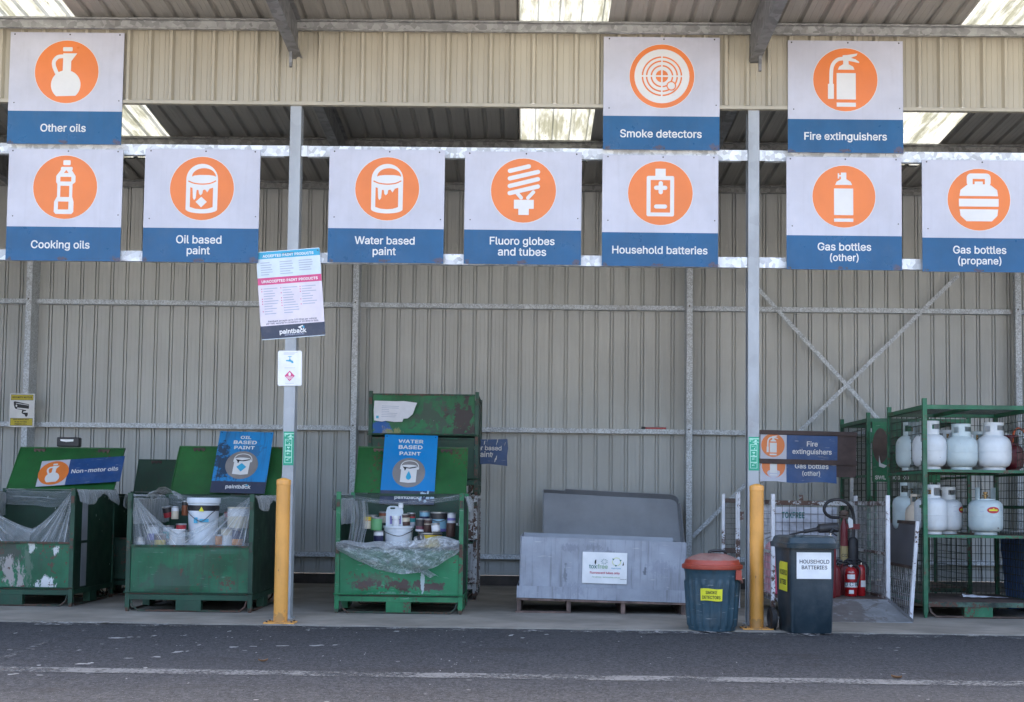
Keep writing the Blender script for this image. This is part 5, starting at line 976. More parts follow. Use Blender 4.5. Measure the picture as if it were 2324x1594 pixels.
# torn blue board behind the stacked stillage
c = at(1068, 1024, 3.95); s = (c - at(1069, 1024, 3.95)).length; m = MB()
ed = [(-80, -30), (-40, -27), (0, -31), (40, -28), (84, -32), (83, -10), (85, 8), (83, 29), (30, 27), (-80, 28)]
m.poly([(x * s, -z * s * -1) for x, z in ed], 0, 0); o_ = len(m.v)
text(m, 'Water based', 30 * s, 3 * s, 80 * s, -.002, 1, .01); text(m, 'paint', 31 * s, -12.5 * s, 36 * s, -.002, 1, .01)
rr = random.Random(5)
for k in range(9):
    x, z = rr.uniform(20, 80) * s, rr.uniform(-25, 25) * s; m.poly([(x, z), (x + .012, z + .05 * rr.random()), (x + .018, z + .06), (x + .006, z + .045)], -.002 - k * .0003, 1)
m.add([(x * s, .01, z * s) for x, z in ed[::-1]], [tuple(range(len(ed)))[::-1]], 0)
o = m.build('torn_board', ['faded_blue', 'sign_mark'], loc=c, rot=(0, .01, .03)); tag(o, 'torn blue board reading Water based paint behind the stacked stillage', 'sign')
MB().rod((0, .03, -.28), (0, .03, -c.z), .018, 8).box(-.03, .03, .012, .05, -.3, .1).build('stake', 'galv_dark', o)
# paper notice on the peeled panel
c = at(896, 935, 2.80); s = (c - at(897, 935, 2.80)).length; m = MB(); rr = random.Random(2)
ed = [(-47, 24), (-48, 2), (-46, -21), (-28, -23), (-20, -21), (0, -23), (18, -22), (20, -15), (30, -14), (41, -4), (46, 12), (50, 22), (20, 25), (0, 24)]
m.poly([(x * s, z * s) for x, z in ed], 0, 0)
for k in range(7): m.poly(rrect(-30 * s, (-30 + rr.uniform(15, 40)) * s, (12 - k * 4) * s, (13 - k * 4) * s), -.001, 1)
m.poly(rrect(-42 * s, -36 * s, -16 * s, -10 * s), -.001, 2)
o = m.build('paper_notice', ['paper', 'faint_ink', 'cyan'], loc=c, rot=(0, .02, 0)); tag(o, 'torn white paper notice taped on the upper stillage', 'notice')
# black tool case
c = at(157, 1001, p1.y + 1.42 + .39); c.z = 1.26 + .5 + .0165; m = MB().box(-.135, .135, -.05, .06, 0, .115, 0)
o = m.build('tool_case', ['black'], loc=(c.x, p1.y + 1.42 + .39, c.z), bevel=.012); tag(o, 'small black case lying on the raised green lid', 'case')
MB().poly([(-.09, .06), (.07, .06), (.068, .035), (-.02, .028), (-.088, .04)], 0).build('case_label', 'white', o, loc=(0, -.0515, .03))

# ------------------------------------------------------------------ tins and pails
def can(name, label, c, r, h, bands, tilt=(0, 0), lid='tin', grp='paint tins and pails in the stillages', handle=False, rz=0):
    t = thing(name, label, 'paint tin' if 'tin' in name else 'pail', c, 0, grp, rot=(tilt[0], tilt[1], rz))
    pr, ks, mm = [(0, 0), (r * .96, 0), (r, .004)], [0, 0], []
    z = .004
    for (f, mat) in bands:
        if mat not in mm: mm.append(mat)
        k = mm.index(mat); z2 = .004 + f * (h - .02); pr += [(r, z2)]; ks += [k]; z = z2
    MB().lathe(pr, 22, ks=ks).build('body', mm, t, True)
    m = MB(); z0 = h - .0155; rim = [(r * 1.0, z0), (r * 1.035, z0 + .003), (r * 1.035, z0 + .012), (r * .97, z0 + .0155), (r * .9, z0 + .008), (0, z0 + .008)]
    m.lathe(rim, 22).build('lid', lid, t, True)
    if handle: MB().tube([(-r * 1.04, 0, h * .8), (-r * .8, -r * .85, h * .62), (0, -r * 1.2, h * .52), (r * .8, -r * .85, h * .62), (r * 1.04, 0, h * .8)], .004, 5, 0, 5).build('handle', 'wire_grey', t)
    return t
def pail(label, c, r, h, mats, lid='pail_white', grp='paint tins and pails in the stillages', band=None, tilt=(0, 0)):
    t = thing('paint_pail', label, 'pail', c, 0, grp, rot=(tilt[0], tilt[1], 0)); mm = [mats] + ([band[2]] if band else [])
    pr = [(0, 0), (r * .86, 0), (r * .9, h * .3)]; ks = [0, 0]
    if band: pr += [(r * (.86 + .14 * band[0]), h * band[0]), (r * (.86 + .14 * band[1]), h * band[1])]; ks += [0, 1]
    pr += [(r * .955, h * .72), (r * .985, h * .725), (r * .985, h * .74), (r * .965, h * .745), (r * .98, h * .88)] if not band or band[1] < .7 else [(r * .98, h * .88)]; ks += [0] * (len(pr) - 1 - len(ks))
    MB().lathe(pr, 30, ks=ks).build('body', mm, t, True)
    MB().lathe([(r * .985, h * .88), (r * 1.05, h * .885), (r * 1.06, h * .98), (r * 1.03, h), (r * .97, h), (r * .95, h * .975), (0, h * .975)], 30).build('lid', lid, t, True)
    MB().tube([(-r * 1.03, 0, h * .8), (-r * .7, -r * .85, h * .66), (.02, -r * 1.12, h * .5), (r * .75, -r * .85, h * .68), (r * 1.03, 0, h * .8)], .004, 5, 0, 5).build('handle', 'wire_grey', t)
    return t
for n, c in (('tin_yellow', (.6, .42, .03)), ('tin_green', (.13, .36, .15)), ('tin_dark', (.03, .028, .03)), ('tin_brown', (.075, .04, .033)), ('tin_teal', (.03, .28, .27)), ('tin_navy', (.02, .022, .07)), ('tin_violet', (.17, .15, .4)),
             ('tin_sky', (.25, .45, .55)), ('tin_orange', (.55, .2, .04)), ('tin_red', (.4, .03, .04)), ('tin_cream', (.55, .48, .36)), ('tin_plum', (.1, .03, .05)), ('tin_white', (.65, .65, .66)), ('tin_blue', (.02, .1, .4)), ('tin_rust', (.28, .09, .04))): tone(n, c)
Y3 = p3.y
def put(x, y, Y): return at(x, y, Y)
def dim(px, Y): return px * (Y - CAM.y) / F
def base(x, y, Y): p = at(x, y, Y); return p
# water based bin: a white pail in the middle with tins on and around it (photo pixel of the base centre, width, height)
k = .2699 * .6634; ox, oy = 1150 * .6634, 1700 * .6634
def Z(x, y): return (ox + x * k, oy + y * k)
bY = Y3 + .42
pz = base(*Z(787, 620), bY); pail('large white pail with a dented rim in the middle of the water based bin', pz, dim(190 * k, bY), dim(250 * k, bY), 'pail_white'); ztop = pz.z + dim(250 * k, bY)
def tin(lab, x, yb, w_, h_, Y, bands, **kw):
    c = base(*Z(x, yb), Y); return can(kw.pop('name', 'paint_tin'), lab, c, dim(w_ * k, Y) / 2, dim(h_ * k, Y), bands, **kw)
j = base(*Z(738, 366), bY); jt = thing('jerrycan', 'translucent jerrycan with a white cap on the white pail', 'jerrycan', (j.x, j.y, ztop), .1)
jw, jh = dim(215 * k, bY) / 2, dim(250 * k, bY)
m = MB(); sec = [(-jw, 0), (jw, 0), (jw, jh * .72), (jw * .92, jh * .88), (jw * .5, jh * .9), (jw * .42, jh * .97), (jw * .1, jh), (-jw * .55, jh), (-jw * .85, jh * .93), (-jw, jh * .72)]
hole = rrect(-jw * .55, jw * .08, jh * .84, jh * .93, .012)
n = len(sec)
vs = [Vector((x, y, 0)) for x, y in sec]; hv = [Vector((x, y, 0)) for x, y in hole]; tri = tessellate_polygon([vs, hv[::-1]]); al = vs + hv[::-1]
for yy, fl in ((-.07, 0), (.07, 1)):
    fs = []
    for t in tri:
        a_, b_, c_ = (al[i] for i in t); up = (b_ - a_).cross(c_ - a_).z > 0; fs.append(t if up != bool(fl) else t[::-1])
    m.add([(v.x, yy, v.y) for v in al], fs)
m.add([(x, -.07, z) for x, z in sec] + [(x, .07, z) for x, z in sec], [(i, n + i, n + (i + 1) % n, (i + 1) % n) for i in range(n)])
m.build('body', 'plastic_clear', jt); MB().lathe([(.026, 0), (.026, .05), (.02, .055), (0, .055)], 12, (jw * .72, 0, jh * .9)).build('cap', 'white', jt)
MB().poly(rrect(-.05, .07, .02, jh * .5), -.0715).build('bottle_label', 'tin_violet', jt)
jr = thing('small_jar', 'small white jar in front of the jerrycan', 'jar', base(*Z(755, 362), bY - .09)); jr.location.z = ztop
rj = dim(100 * k, bY) / 2; MB().lathe([(0, 0), (rj * .8, 0), (rj * .9, .02), (rj * .9, .06), (rj * .75, .075)], 16).build('body', 'tin_white', jr, True); MB().lathe([(rj * .78, .075), (rj, .076), (rj, .108), (0, .11)], 16).build('lid', 'white', jr, True)
t = tin('brown tin with a pale printed front tilted on the white pail', 880, 366, 118, 150, bY - .02, [(.35, 'tin_brown'), (.75, 'tin_cream'), (1, 'tin_brown')], tilt=(0, -.08)); t.location.z = ztop + .004
t = tin('teal and red labelled tin behind the brown one on the pail', 950, 355, 105, 165, bY + .1, [(.3, 'tin_white'), (.65, 'tin_teal'), (.8, 'tin_red'), (1, 'tin_brown')]); t.location.z = ztop
tin('yellow topped plastic tub at the left of the water based bin', 392, 405, 100, 150, bY - .12, [(.75, 'tin_cream'), (.8, 'tin_red'), (1, 'tin_yellow')], lid='tin_yellow')
tin('green tin with an orange patch under a grey lid', 505, 425, 145, 165, bY - .1, [(.25, 'tin_green'), (.5, 'tin_green'), (1, 'tin_green')], tilt=(0, .04))
tin('grey lidded tin behind the green tin', 455, 390, 130, 160, bY + .06, [(1, 'tin')])
tin('white and navy tin below the green tin', 535, 560, 125, 130, bY - .1, [(.6, 'tin_navy'), (1, 'tin_white')])
tin('dark tin with a red patterned band at the left of its row', 1058, 440, 108, 165, bY - .1, [(.15, 'tin_white'), (.45, 'tin_plum'), (.7, 'tin_dark'), (1, 'tin_dark')], tilt=(0, .05))
tin('plain dark brown tin between two printed tins', 1158, 445, 118, 165, bY - .08, [(.62, 'tin_brown'), (.7, 'tin_cream'), (1, 'tin_brown')])
tin('small white tin with black print tilted in front', 1268, 450, 110, 118, bY - .2, [(.15, 'tin'), (.9, 'tin_white'), (1, 'tin')], tilt=(0, -.12))
tin('large violet and sky blue paint tin with a wire handle', 1300, 440, 222, 245, bY + .12, [(.15, 'tin_violet'), (.68, 'tin_sky'), (1, 'tin_dark')], handle=True)
tin('yellow and navy oval labelled tin lying low in the water based bin', 1190, 640, 300, 185, bY - .02, [(.55, 'tin_yellow'), (.95, 'tin_yellow'), (1, 'tin_navy')])
tin('crumpled silver tin at the right of the water based bin', 1462, 340, 105, 135, bY, [(.3, 'tin_white'), (.6, 'tin_violet'), (1, 'tin_white')])
tin('dark blue tin standing in the back row behind the small tins', 1120, 330, 130, 150, bY + .3, [(.6, 'tin_navy'), (1, 'tin_sky')])
tin('cream tin in the back row left of the jerrycan', 600, 330, 120, 140, bY + .3, [(.7, 'tin_cream'), (1, 'tin_rust')])
tin('grey tin lying on its side in front of the yellow labelled tin', 1010, 560, 110, 110, bY - .2, [(.5, 'tin'), (1, 'tin_dark')], tilt=(.3, 1.2))
tin('plain brown tin at the right edge of the water based bin', 1452, 505, 115, 170, bY - .1, [(1, 'tin_brown')], lid='tin_brown')
# oil based bin
k = .3137 * .6634; ox, oy = 400 * .6634, 1450 * .6634; Y2 = p2.y; bY = Y2 + .5
pz = base(*Z(935, 1315), bY); t = pail('big white pail with a black band and hazard triangle in the oil based bin', pz, dim(172 * k, bY), dim(505 * k, bY), 'pail_white', band=(.72, .84, 'black'))
m = MB(); a_ = dim(30 * k, bY); rr_ = dim(172 * k, bY); m.poly([(-a_, -a_ * .7), (a_, -a_ * .7), (0, a_)], 0); m.build('hazard_label', 'yellow', t, loc=(.02, -rr_ * .975 - .012, dim(505 * k, bY) * .75))
mm = MB(); mm.poly(rrect(-.06, -.02, 0, .06), 0).poly(rrect(.0, .1, .01, .045), 0); mm.build('blue_label', 'cyan', t, loc=(0, -rr_ * .95 - .012, dim(505 * k, bY) * .46))
tin('white striped aerosol tin beside the big white pail', 632, 1040, 78, 140, bY - .02, [(.7, 'tin_cream'), (1, 'tin_white')])
tin('dark tin with red print behind the striped aerosol', 570, 1020, 110, 120, bY + .12, [(.5, 'tin_red'), (1, 'tin_dark')], tilt=(.1, -.2))
tin('rust coloured tall tin touching the big white pail', 742, 1000, 75, 160, bY + .08, [(.75, 'tin_rust'), (1, 'tin_dark')])
tin('cream pail like tub under the plastic at the right', 1330, 1140, 250, 230, bY + .05, [(.6, 'tin_cream'), (1, 'tin_white')], lid='tin_cream')
tin('pale tin low at the right corner of the oil based bin', 1200, 1325, 130, 190, bY - .2, [(.6, 'tin_white'), (1, 'tin_cream')])
tin('navy tin low at the right side of the oil based bin', 1310, 1325, 120, 180, bY - .2, [(.4, 'tin_orange'), (1, 'tin_navy')])
tin('white plastic tub low in front of the big pail', 655, 1320, 170, 170, bY - .22, [(1, 'tin_white')], lid='white')
tin('yellow and brown tin low at the left of the oil based bin', 470, 1320, 125, 120, bY - .2, [(.5, 'tin_yellow'), (1, 'tin_brown')])
tin('red tin pressed against the big white pail', 700, 1150, 110, 60, bY - .15, [(1, 'tin_red')])
tin('teal tin behind the white plastic tub', 560, 1250, 120, 140, bY + .1, [(.6, 'tin_teal'), (1, 'tin_white')])
tin('violet tin at the left behind the yellow and brown tin', 390, 1270, 120, 160, bY + .05, [(.5, 'tin_violet'), (1, 'tin_white')])
tin('dark tin in the back right corner of the oil based bin', 1230, 1100, 120, 150, bY + .4, [(.6, 'tin_dark'), (1, 'tin_red')])
tin('orange tin low beside the big pail', 1110, 1320, 80, 110, bY - .24, [(1, 'tin_orange')])
tin('grey tin lying in the left corner of the oil based bin', 240, 1320, 130, 90, bY - .2, [(.5, 'tin_white'), (1, 'tin')])

# ------------------------------------------------------------------ plastic liners
def wr(x, z, s=1.0): return .02 * s * noise.noise((x * 5, z * 3, s)) + .012 * s * noise.noise((x * 13, z * 7, 2 * s))
def liner(label, bp, w_, d, zf, zt, sag, sagx, lap=0, zfl=.62, curl=True):
    a = w_ / 2 - .05; m = MB()
    def top(u):
        q = abs(u - sagx) / (sagx if u < sagx else 1 - sagx); return zt - sag * (1 - q ** 1.35)
    def fan(x, z): return math.atan2(zt + .03 - z, abs(x + (a if x < -a + 2 * a * sagx else -a)) + .02)
    def fr(u, v):
        x = -a + 2 * a * u; z0 = zf - .03; z = z0 + (top(u) - z0) * v; an = fan(x, z)
        fold = .014 * math.sin(an * 24 + (2 if x > 0 else 0)) + .008 * math.sin(an * 51)
        return (x, .06 + .05 * math.sin(math.pi * u) * v + fold * min(1, 3 * v * (1 - v) + .2) + wr(x, z, .5), z)
    def fuv(u, v):
        x, y, z = fr(u, v); return (fan(x, z) / 1.6 + (1.3 if u > sagx else 0), math.hypot(zt - z, abs(x + (a if u < sagx else -a))))
    if sag:
        m.grid(fr, 110, 40, 0, fuv)
        def rim(u, v):                                            # rolled upper edge of the sheet
            x, y, z = fr(u, 1); w2 = .05 + .03 * noise.noise((x * 4, 2, 1)); an = v * 3.6
            return (x, y + .018 * (1 - math.cos(an)) * .6 - .006, z - w2 * .5 * (1 - math.cos(an)) + .012 * math.sin(an))
        m.grid(rim, 110, 8, 0, lambda u, v: (v * .25, u * 1.5))
    for s_ in (-1, 1):                                            # over the side rails
        def side(u, v, s_=s_):
            y = .03 + (d - .06) * u; hang = .12 + .06 * noise.noise((y * 3, s_ * 5, 1)) + .05 * math.sin(y * 6)
            if v < .4: x, z = s_ * (a + .03 * v), zt - .3 * (1 - v / .4)
            else: x, z = s_ * (a + .07 + .03 * math.sin((v - .4) * 3)), zt + .012 - hang * (v - .4) / .6
            return (x + wr(y, z, 1.0), y, z + .012 * noise.noise((y * 9, v * 4, 3)))
        m.grid(side, 44, 20, 0, lambda u, v: (u * 1.4, v))
    def back(u, v): x = -a + 2 * a * u; z = zt - .16 + .18 * v; return (x, d - .06 + wr(x, z, 1.0), z + .02 * noise.noise((x * 5, v, 0)) - .03 * math.sin(math.pi * u))
    if not lap: m.grid(back, 60, 8, 0, lambda u, v: (v * .3, u * 2))
    def floor(u, v): x = -a + 2 * a * u; y = .06 + (d - .14) * v; return (x, y, zfl + wr(x * 2, y * 3, 2))
    m.grid(floor, 30, 20, 1)
    if lap:                                                       # hangs over the front panel
        def lp_(u, v):
            x = -a * 1.06 + 2 * a * 1.04 * u; sh = max(0, math.sin(math.pi * min(1, max(0, u)) ** 1.15)) ** .8
            ztop = zf + .06 + .05 * noise.noise((x * 4, 7, 0)) + .06 * math.exp(-((u - .84) / .15) ** 2); zb = zf - .02 - lap * sh + .02 * noise.noise((x * 7, 3, 2))
            z = ztop + (zb - ztop) * v
            puff = .05 * math.sin(math.pi * v) + .05 * noise.noise((x * 4, z * 13 + x * 3, 0)) + .03 * abs(noise.noise((x * 13, z * 15, 3))) + .018 * abs(noise.noise((x * 27, z * 25, 6)))
            return (x, -.022 - puff + (.1 * (1 - v * 5) if v < .2 else 0), z)
        m.grid(lp_, 130, 60, 1)
        def curt(u, v):
            x = -a + .03 + (.06 + .22 * u) * (1 - .2 * (1 - v)) - .06 * v * u; z = zt - .05 + (zf - zt - .03) * v
            return (x + .02 * math.sin(v * 5), .05 + .1 * u * (1 - v) + .02 * math.sin(u * 16) + wr(x, z, .8), z)
        m.grid(curt, 40, 30, 0, lambda u, v: (u, v))
        def rope(u, v): x = -a + 2 * a * u; z = zt - .02 - .07 * math.sin(math.pi * u) + .05 * v; return (x, .06 + .05 * math.sin(math.pi * u) + .02 * noise.noise((x * 5, v * 3, 0)), z)
        m.grid(rope, 60, 6, 0, lambda u, v: (v * .3, u * 2))
        def tail(u, v): return (.12 + .2 * u + .1 * v, -.02 - .02 * math.sin(u * 5) - .015 * v, zf - .2 - .06 * v - .05 * u + .02 * math.sin(u * 9))
        m.grid(tail, 16, 6, 1)
    if curl:
        def cu(u, v):
            an = .3 + u * 2.7; r_ = .16 + .05 * noise.noise((u * 3, v * 2, 4)); return (-a + .22 - r_ * math.cos(an) * 1.1, .3 + .35 * v, zt - .05 + r_ * math.sin(an) * (.75 - .25 * v) + .02 * noise.noise((u * 8, v * 6, 1)))
        m.grid(cu, 40, 14, 1)
    return tag(m.build('plastic_liner', ['film', 'film_crumpled'], loc=bp, smooth=True), label, 'plastic liner', 'clear plastic liners in the stillages')
liner('clear plastic liner sagging across the open front of the non-motor oils bin', p1, w1, 1.4, .69, 1.245, .42, .64, zfl=.3, curl=False)
liner('clear plastic liner drawn over tins in the oil based paint bin', p2, w2, 1.45, .69, 1.2, .4, .38, zfl=.66)
liner('crumpled clear plastic liner hanging over the front of the water based bin', p3, w3, 1.15, .69, 1.22, 0, .5, lap=.25, zfl=.66, curl=False)
# ------------------------------------------------------------------ bollards
def bollard(c, lab):
    t = thing('bollard', lab, 'bollard', c, 0, 'yellow steel bollards')
    MB().lathe([(.067, .012), (.067, 1.318)], 32).build('tube', 'bollard', t, True)
    MB().lathe([(.0675, 1.3185), (.0695, 1.32), (.0695, 1.36), (.066, 1.366), (.02, 1.384), (0, 1.386)], 32).build('cap', 'bollard', t, True)
    m = MB().box(-.145, .145, -.105, .105, .0, .0118)
    for sx in (-1, 1):
        for sy in (-1, 1): m.rod((sx * .118, sy * .08, .012), (sx * .118, sy * .08, .024), .011, 6, 1)
    m.build('base_plate', ['bollard', 'screw'], t); return t
c = atz(636.5, 1414); bl = bollard(c, 'yellow bollard in front of the post between the paint bins')
c = atz(1717, 1427.5); copy_tree(bl, c, 0, 'yellow bollard between the smoke detector bin and the wheelie bin')

# ------------------------------------------------------------------ grey box on a pallet, its lid against the wall
a, b = atz(1171, 1391), atz(1557, 1396); PW = (b - a).length; pc = (a + b) / 2; pc.z = 0; PD = 1.3
t = thing('pallet', 'weathered timber pallet sagging under the grey box', 'pallet', pc, -.02)
tl = .13; za = lambda x: .135 - .03 * (x / PW + .5)
for x in (-PW / 2 + .03, -PW / 2 + .6 * PW / 1.2 * .62 + .0, PW * .13, PW / 2 - .03):
    n = 14; m = MB()
    m.frus((x - .022, x + .022, 0.02, PD), (x - .022, x + .022, 0.02, PD), .016 if x < 0 else 0.0, za(x)).build('stringer', 'timber', t)
def board(x0, x1, y0, y1, z, th, f=True):
    m = MB(); z0, z1 = (za(x0), za(x1)) if f else (0, 0)
    m.add([(x0, y0, z + z0), (x1, y0, z + z1), (x1, y1, z + z1), (x0, y1, z + z0), (x0, y0, z + z0 + th), (x1, y0, z + z1 + th), (x1, y1, z + z1 + th), (x0, y1, z + z0 + th)],
          [(0, 3, 2, 1), (4, 5, 6, 7), (0, 1, 5, 4), (1, 2, 6, 5), (2, 3, 7, 6), (3, 0, 4, 7)]); return m
for k in range(7): board(-PW / 2, PW / 2, .0 + k * .2, .12 + k * .2, .0005, .02).build('deck_board', 'timber', t)
board(-PW / 2 - .01, -PW / 2 + .6 * PW / 1.2 * .62 + .02, .0, .1, 0, .0155, False).build('base_board', 'timber', t)
f = (at(1180, 1355, pc.y + .02) + at(1562, 1366, pc.y + .02)) / 2
BW = (at(1562, 1366, pc.y) - at(1180, 1355, pc.y)).length; BH = .655; tilt = .017
bx = thing('fluted_box', 'big grey fluted plastic box scuffed and stickered, on the pallet', 'box', (pc.x + .01, pc.y + .02, .142), 0, rot=(0, tilt, -.02))
h = BW / 2; D = 1.36; th = .008
def wallp(x0, x1, y0, y1, zt0, zt1, name, mat):
    MB().add([(x0, y0, .003), (x1, y0, .003), (x1, y1, .003), (x0, y1, .003), (x0, y0, zt0), (x1, y0, zt1), (x1, y1, zt1), (x0, y1, zt0)],
             [(0, 3, 2, 1), (4, 5, 6, 7), (0, 1, 5, 4), (1, 2, 6, 5), (2, 3, 7, 6), (3, 0, 4, 7)]).build(name, mat, bx)
m = MB()
def fp(u, v):
    x = -h + .02 + (2 * h - .03) * u; top = BH - .012 * u + .006 * noise.noise((x * 4, 2, 0)); return (x + .012 * (1 - v) * (u - .5), .006 * noise.noise((x * 1.6, v * 2, 5)) - .03 * 0, .003 + (top - .003) * v)
m.grid(fp, 60, 14); m.grid(lambda u, v: tuple(Vector(fp(1 - u, v)) + Vector((0, th, 0))), 60, 14); 
m.grid(lambda u, v: tuple(Vector(fp(u, 1)) + Vector((0, th * v, 0))), 60, 1)
m.grid(lambda u, v: (h - .33 + .31 * u + .006 * (1 - v), -.0035 + .004 * noise.noise((u * 2, v * 2, 8)), .004 + (BH - .03) * v), 10, 6).grid(lambda u, v: (-h + .022 + .36 * u, -.003 + .003 * noise.noise((u * 2, v * 2, 3)), .004 + (BH - .008) * v), 10, 6)
m.build('front_panel', 'coreflute', bx, True)
wallp(-h + .008, -h + .016, .012, D - .01, BH, BH + .01, 'side_panel', 'coreflute'); wallp(h - .026, h - .018, .012, D - .01, BH - .03, BH - .03, 'side_panel', 'coreflute_in'); wallp(-h + .02, h - .03, D - .008, D, BH + .01, BH, 'back_panel', 'coreflute_in')
MB().box(-h + .017, h - .027, .012, D - .009, .001, .01).build('floor', 'coreflute_in', bx)
MB().box(-h - .015, h + .012, -.018, -.0105, .002, .13).box(-h - .015, -h - .008, -.0104, D, .002, .13).box(h + .004, h + .012, -.0104, D, .002, .13).build('tray', 'coreflute', bx)
s = .00468; LW, LH = 103 * s * .99, 71 * s; m = MB(); m.poly(rrect(-LW / 2, LW / 2, -LH / 2, LH / 2), 0, 0)
i = Icon(m, 1073, 1025, 241, LW / 2, 0, 0, -.001)
def it(b, cx, base, wd, kk, bold=.02): X, Z = i.P((cx, base)); text(m, b, X, Z, wd / 482 * LW, -.0045, kk, bold)
it('tox', 947, 1032, 85, 1, .0); it('free', 1050, 1032, 112, 2, .0); it('FluoroCycle', 1195, 1032, 100, 3, .0); it('fluorescent tubes only', 1075, 1088, 325, 4, .02); it('For service:  www.toxfree.com.au', 1090, 1130, 300, 2, 0)
for a_ in range(9):
    q = a_ * 40; i.poly([(1068 + 12 * math.cos(R(q)), 957 + 10 * math.sin(R(q))), (1068 + 36 * math.cos(R(q + 14)), 957 + 30 * math.sin(R(q + 14))), (1068 + 36 * math.cos(R(q + 28)), 957 + 30 * math.sin(R(q + 28)))], 1)
for a_ in range(3):
    q = 90 + a_ * 120; i.stroke([(1200 + 45 * math.cos(R(q + e)), 955 - 42 * math.sin(R(q + e))) for e in range(-42, 43, 14)], 9, 5); ax, ay = 1200 + 45 * math.cos(R(q + 52)), 955 - 42 * math.sin(R(q + 52)); i.poly([(ax - 12, ay - 9), (ax + 13, ay - 4), (ax - 2, ay + 13)], 1)
i.poly([(968, 940), (982, 938), (980, 975), (970, 995), (962, 970)], 6).poly([(1275, 950), (1280, 990), (1262, 995)], 6).rect(1240, 1310, 1140, 1143, 6)
m.build('box_label', ['white', 'logo_teal', 'logo_green', 'cyan', 'ink_red', 'logo_yellow', 'black'], bx, loc=(.02, -.0135, .345))
LY = 4.75
lw = (at(1550, 1215, LY) - at(1233, 1210, LY)).length / 2; lt = at(1390, 1113, LY + .35).z; lc = (at(1550, 1215, LY) + at(1233, 1210, LY)) / 2
t = MB(); al = math.atan2(.35, lt)
def pan(u, v):
    x = -lw + 2 * lw * u - (.09 * u * max(0, v - .55)); cr = max(0, u - .93) / .07; zt_ = lt - .075 * u - .075 * (1 - math.sqrt(max(0, 1 - cr * cr))); return (x, .02 * math.sin(u * 3), .01 + (zt_ - .01) * v)
t.grid(pan, 90, 20, 0)
t.grid(lambda u, v: (pan(u, 1)[0], pan(u, 1)[1] - .12 * v, pan(u, 1)[2] + (.035 * v if u > .16 or v < .5 else .012 * v)), 90, 2, 1)
t.grid(lambda u, v: (pan(1, u)[0] + .03 * v, pan(1, u)[1] - .12 * v, pan(1, u)[2]), 20, 2, 1)
t.grid(lambda u, v: (pan(0, 1 - u)[0] - .01 * v, pan(0, 1 - u)[1] - .12 * v, pan(0, 1 - u)[2]), 20, 2, 1)
o = t.build('box_lid', ['coreflute_in', 'coreflute_in'], loc=(lc.x, LY, 0), rot=(-al, 0, 0)); sm = o.modifiers.new('thickness', 'SOLIDIFY'); sm.thickness = .008
tag(o, 'grey fluted plastic lid with folded edges leaning on the back wall', 'lid')

# red tube on the girt
c = at(1484, 977, gy + .06); zt = at(1162, 976, gy).z + .0335
o = MB().box(-.17, .17, -.014, .014, 0, .03).box(-.175, -.12, -.018, .018, -.0005, .036, 1).build('level_tool', ['red', 'black'], loc=(c.x, gy + .06, zt), bevel=.003); tag(o, 'red bar shaped tool lying on the wall girt', 'tool')

# ------------------------------------------------------------------ smoke detector bin
c = atz(1623.5, 1434); c.y += .22
t = thing('rubbish_bin', 'round teal plastic bin with a faded red lid labelled smoke detectors', 'bin', c); rt, rb_, hh = .262, .22, .585
m = MB(); N = 96
def bw(u, v):
    an = 2 * math.pi * u; z = hh * v; r = rb_ + (rt - rb_) * v; sp = (an / (2 * math.pi) * 20) % 1
    rib = .013 * max(0, math.cos((sp - .5) * 5.5)) if (.06 < v < .8) else 0
    edge = .006 if .955 < v else 0
    return (( r + rib + edge) * math.cos(an), (r + rib + edge) * math.sin(an), z)
m.grid(bw, 200, 26); m.lathe([(rb_ - .001, .0), (0, .0005)], 40)
m.build('body', 'bin_teal', t, True)
lid = MB().lathe([(rt - .004, .572), (rt + .022, .574), (rt + .026, .585), (rt + .024, .612), (rt + .004, .618), (rt - .012, .66), (rt - .035, .672)], 48, ks=[0, 0, 0, 0, 0, 1]); lid.lathe([(rt - .035, .672), (rt - .07, .69), (.12, .715), (.0, .722)], 48, k=1)
L = lid.build('lid', ['bin_red', 'bin_dust'], t, True)
MB().tube([(-.03, -.03, .715), (-.02, -.03, .738), (.1, .0, .742), (.13, .02, .71)], .014, 8, 0, 4).build('lid_handle', 'black', L)
MB().box(.195, .25, -.185, -.165, .48, .57).build('handle_clip', 'bin_red', t)
MB().tube([(.21, -.17, .5), (.25, -.13, .47), (.275, -.05, .45), (.28, .05, .5)], .012, 6, 0, 4).build('handle', 'bin_dust', t)
def wrap(r0, z0, wd, hh_, ac, name, mats, draw, par):           # label bent round a bin
    m = MB(); draw(m); m2 = MB()
    m2.k = m.k; m2.f = m.f
    for (x, y, z) in m.v:
        zz = z0 + z; r = rb_ + (rt - rb_) * zz / hh + .0165 - y; an = ac + x / r0; m2.v.append((r * math.cos(an), r * math.sin(an), zz))
    return m2.build(name, mats, par)
def dsm(m):
    m.grid(lambda u, v: ((u - .5) * .205 , 0, (v - .5) * .112 + .004 * math.sin(u * 6)), 16, 1, 0)
    text(m, 'SMOKE', 0, .008, .105, -.002, 1, .015, 1.25); text(m, 'DETECTORS', .0, -.038, .17, -.002, 1, .015, 1.35)
wrap(.26, .342, 0, 0, -math.pi / 2 - .04 - math.atan2(c.x, c.y + 13.14) * .9, 'bin_label', ['yellow', 'black'], dsm, t)

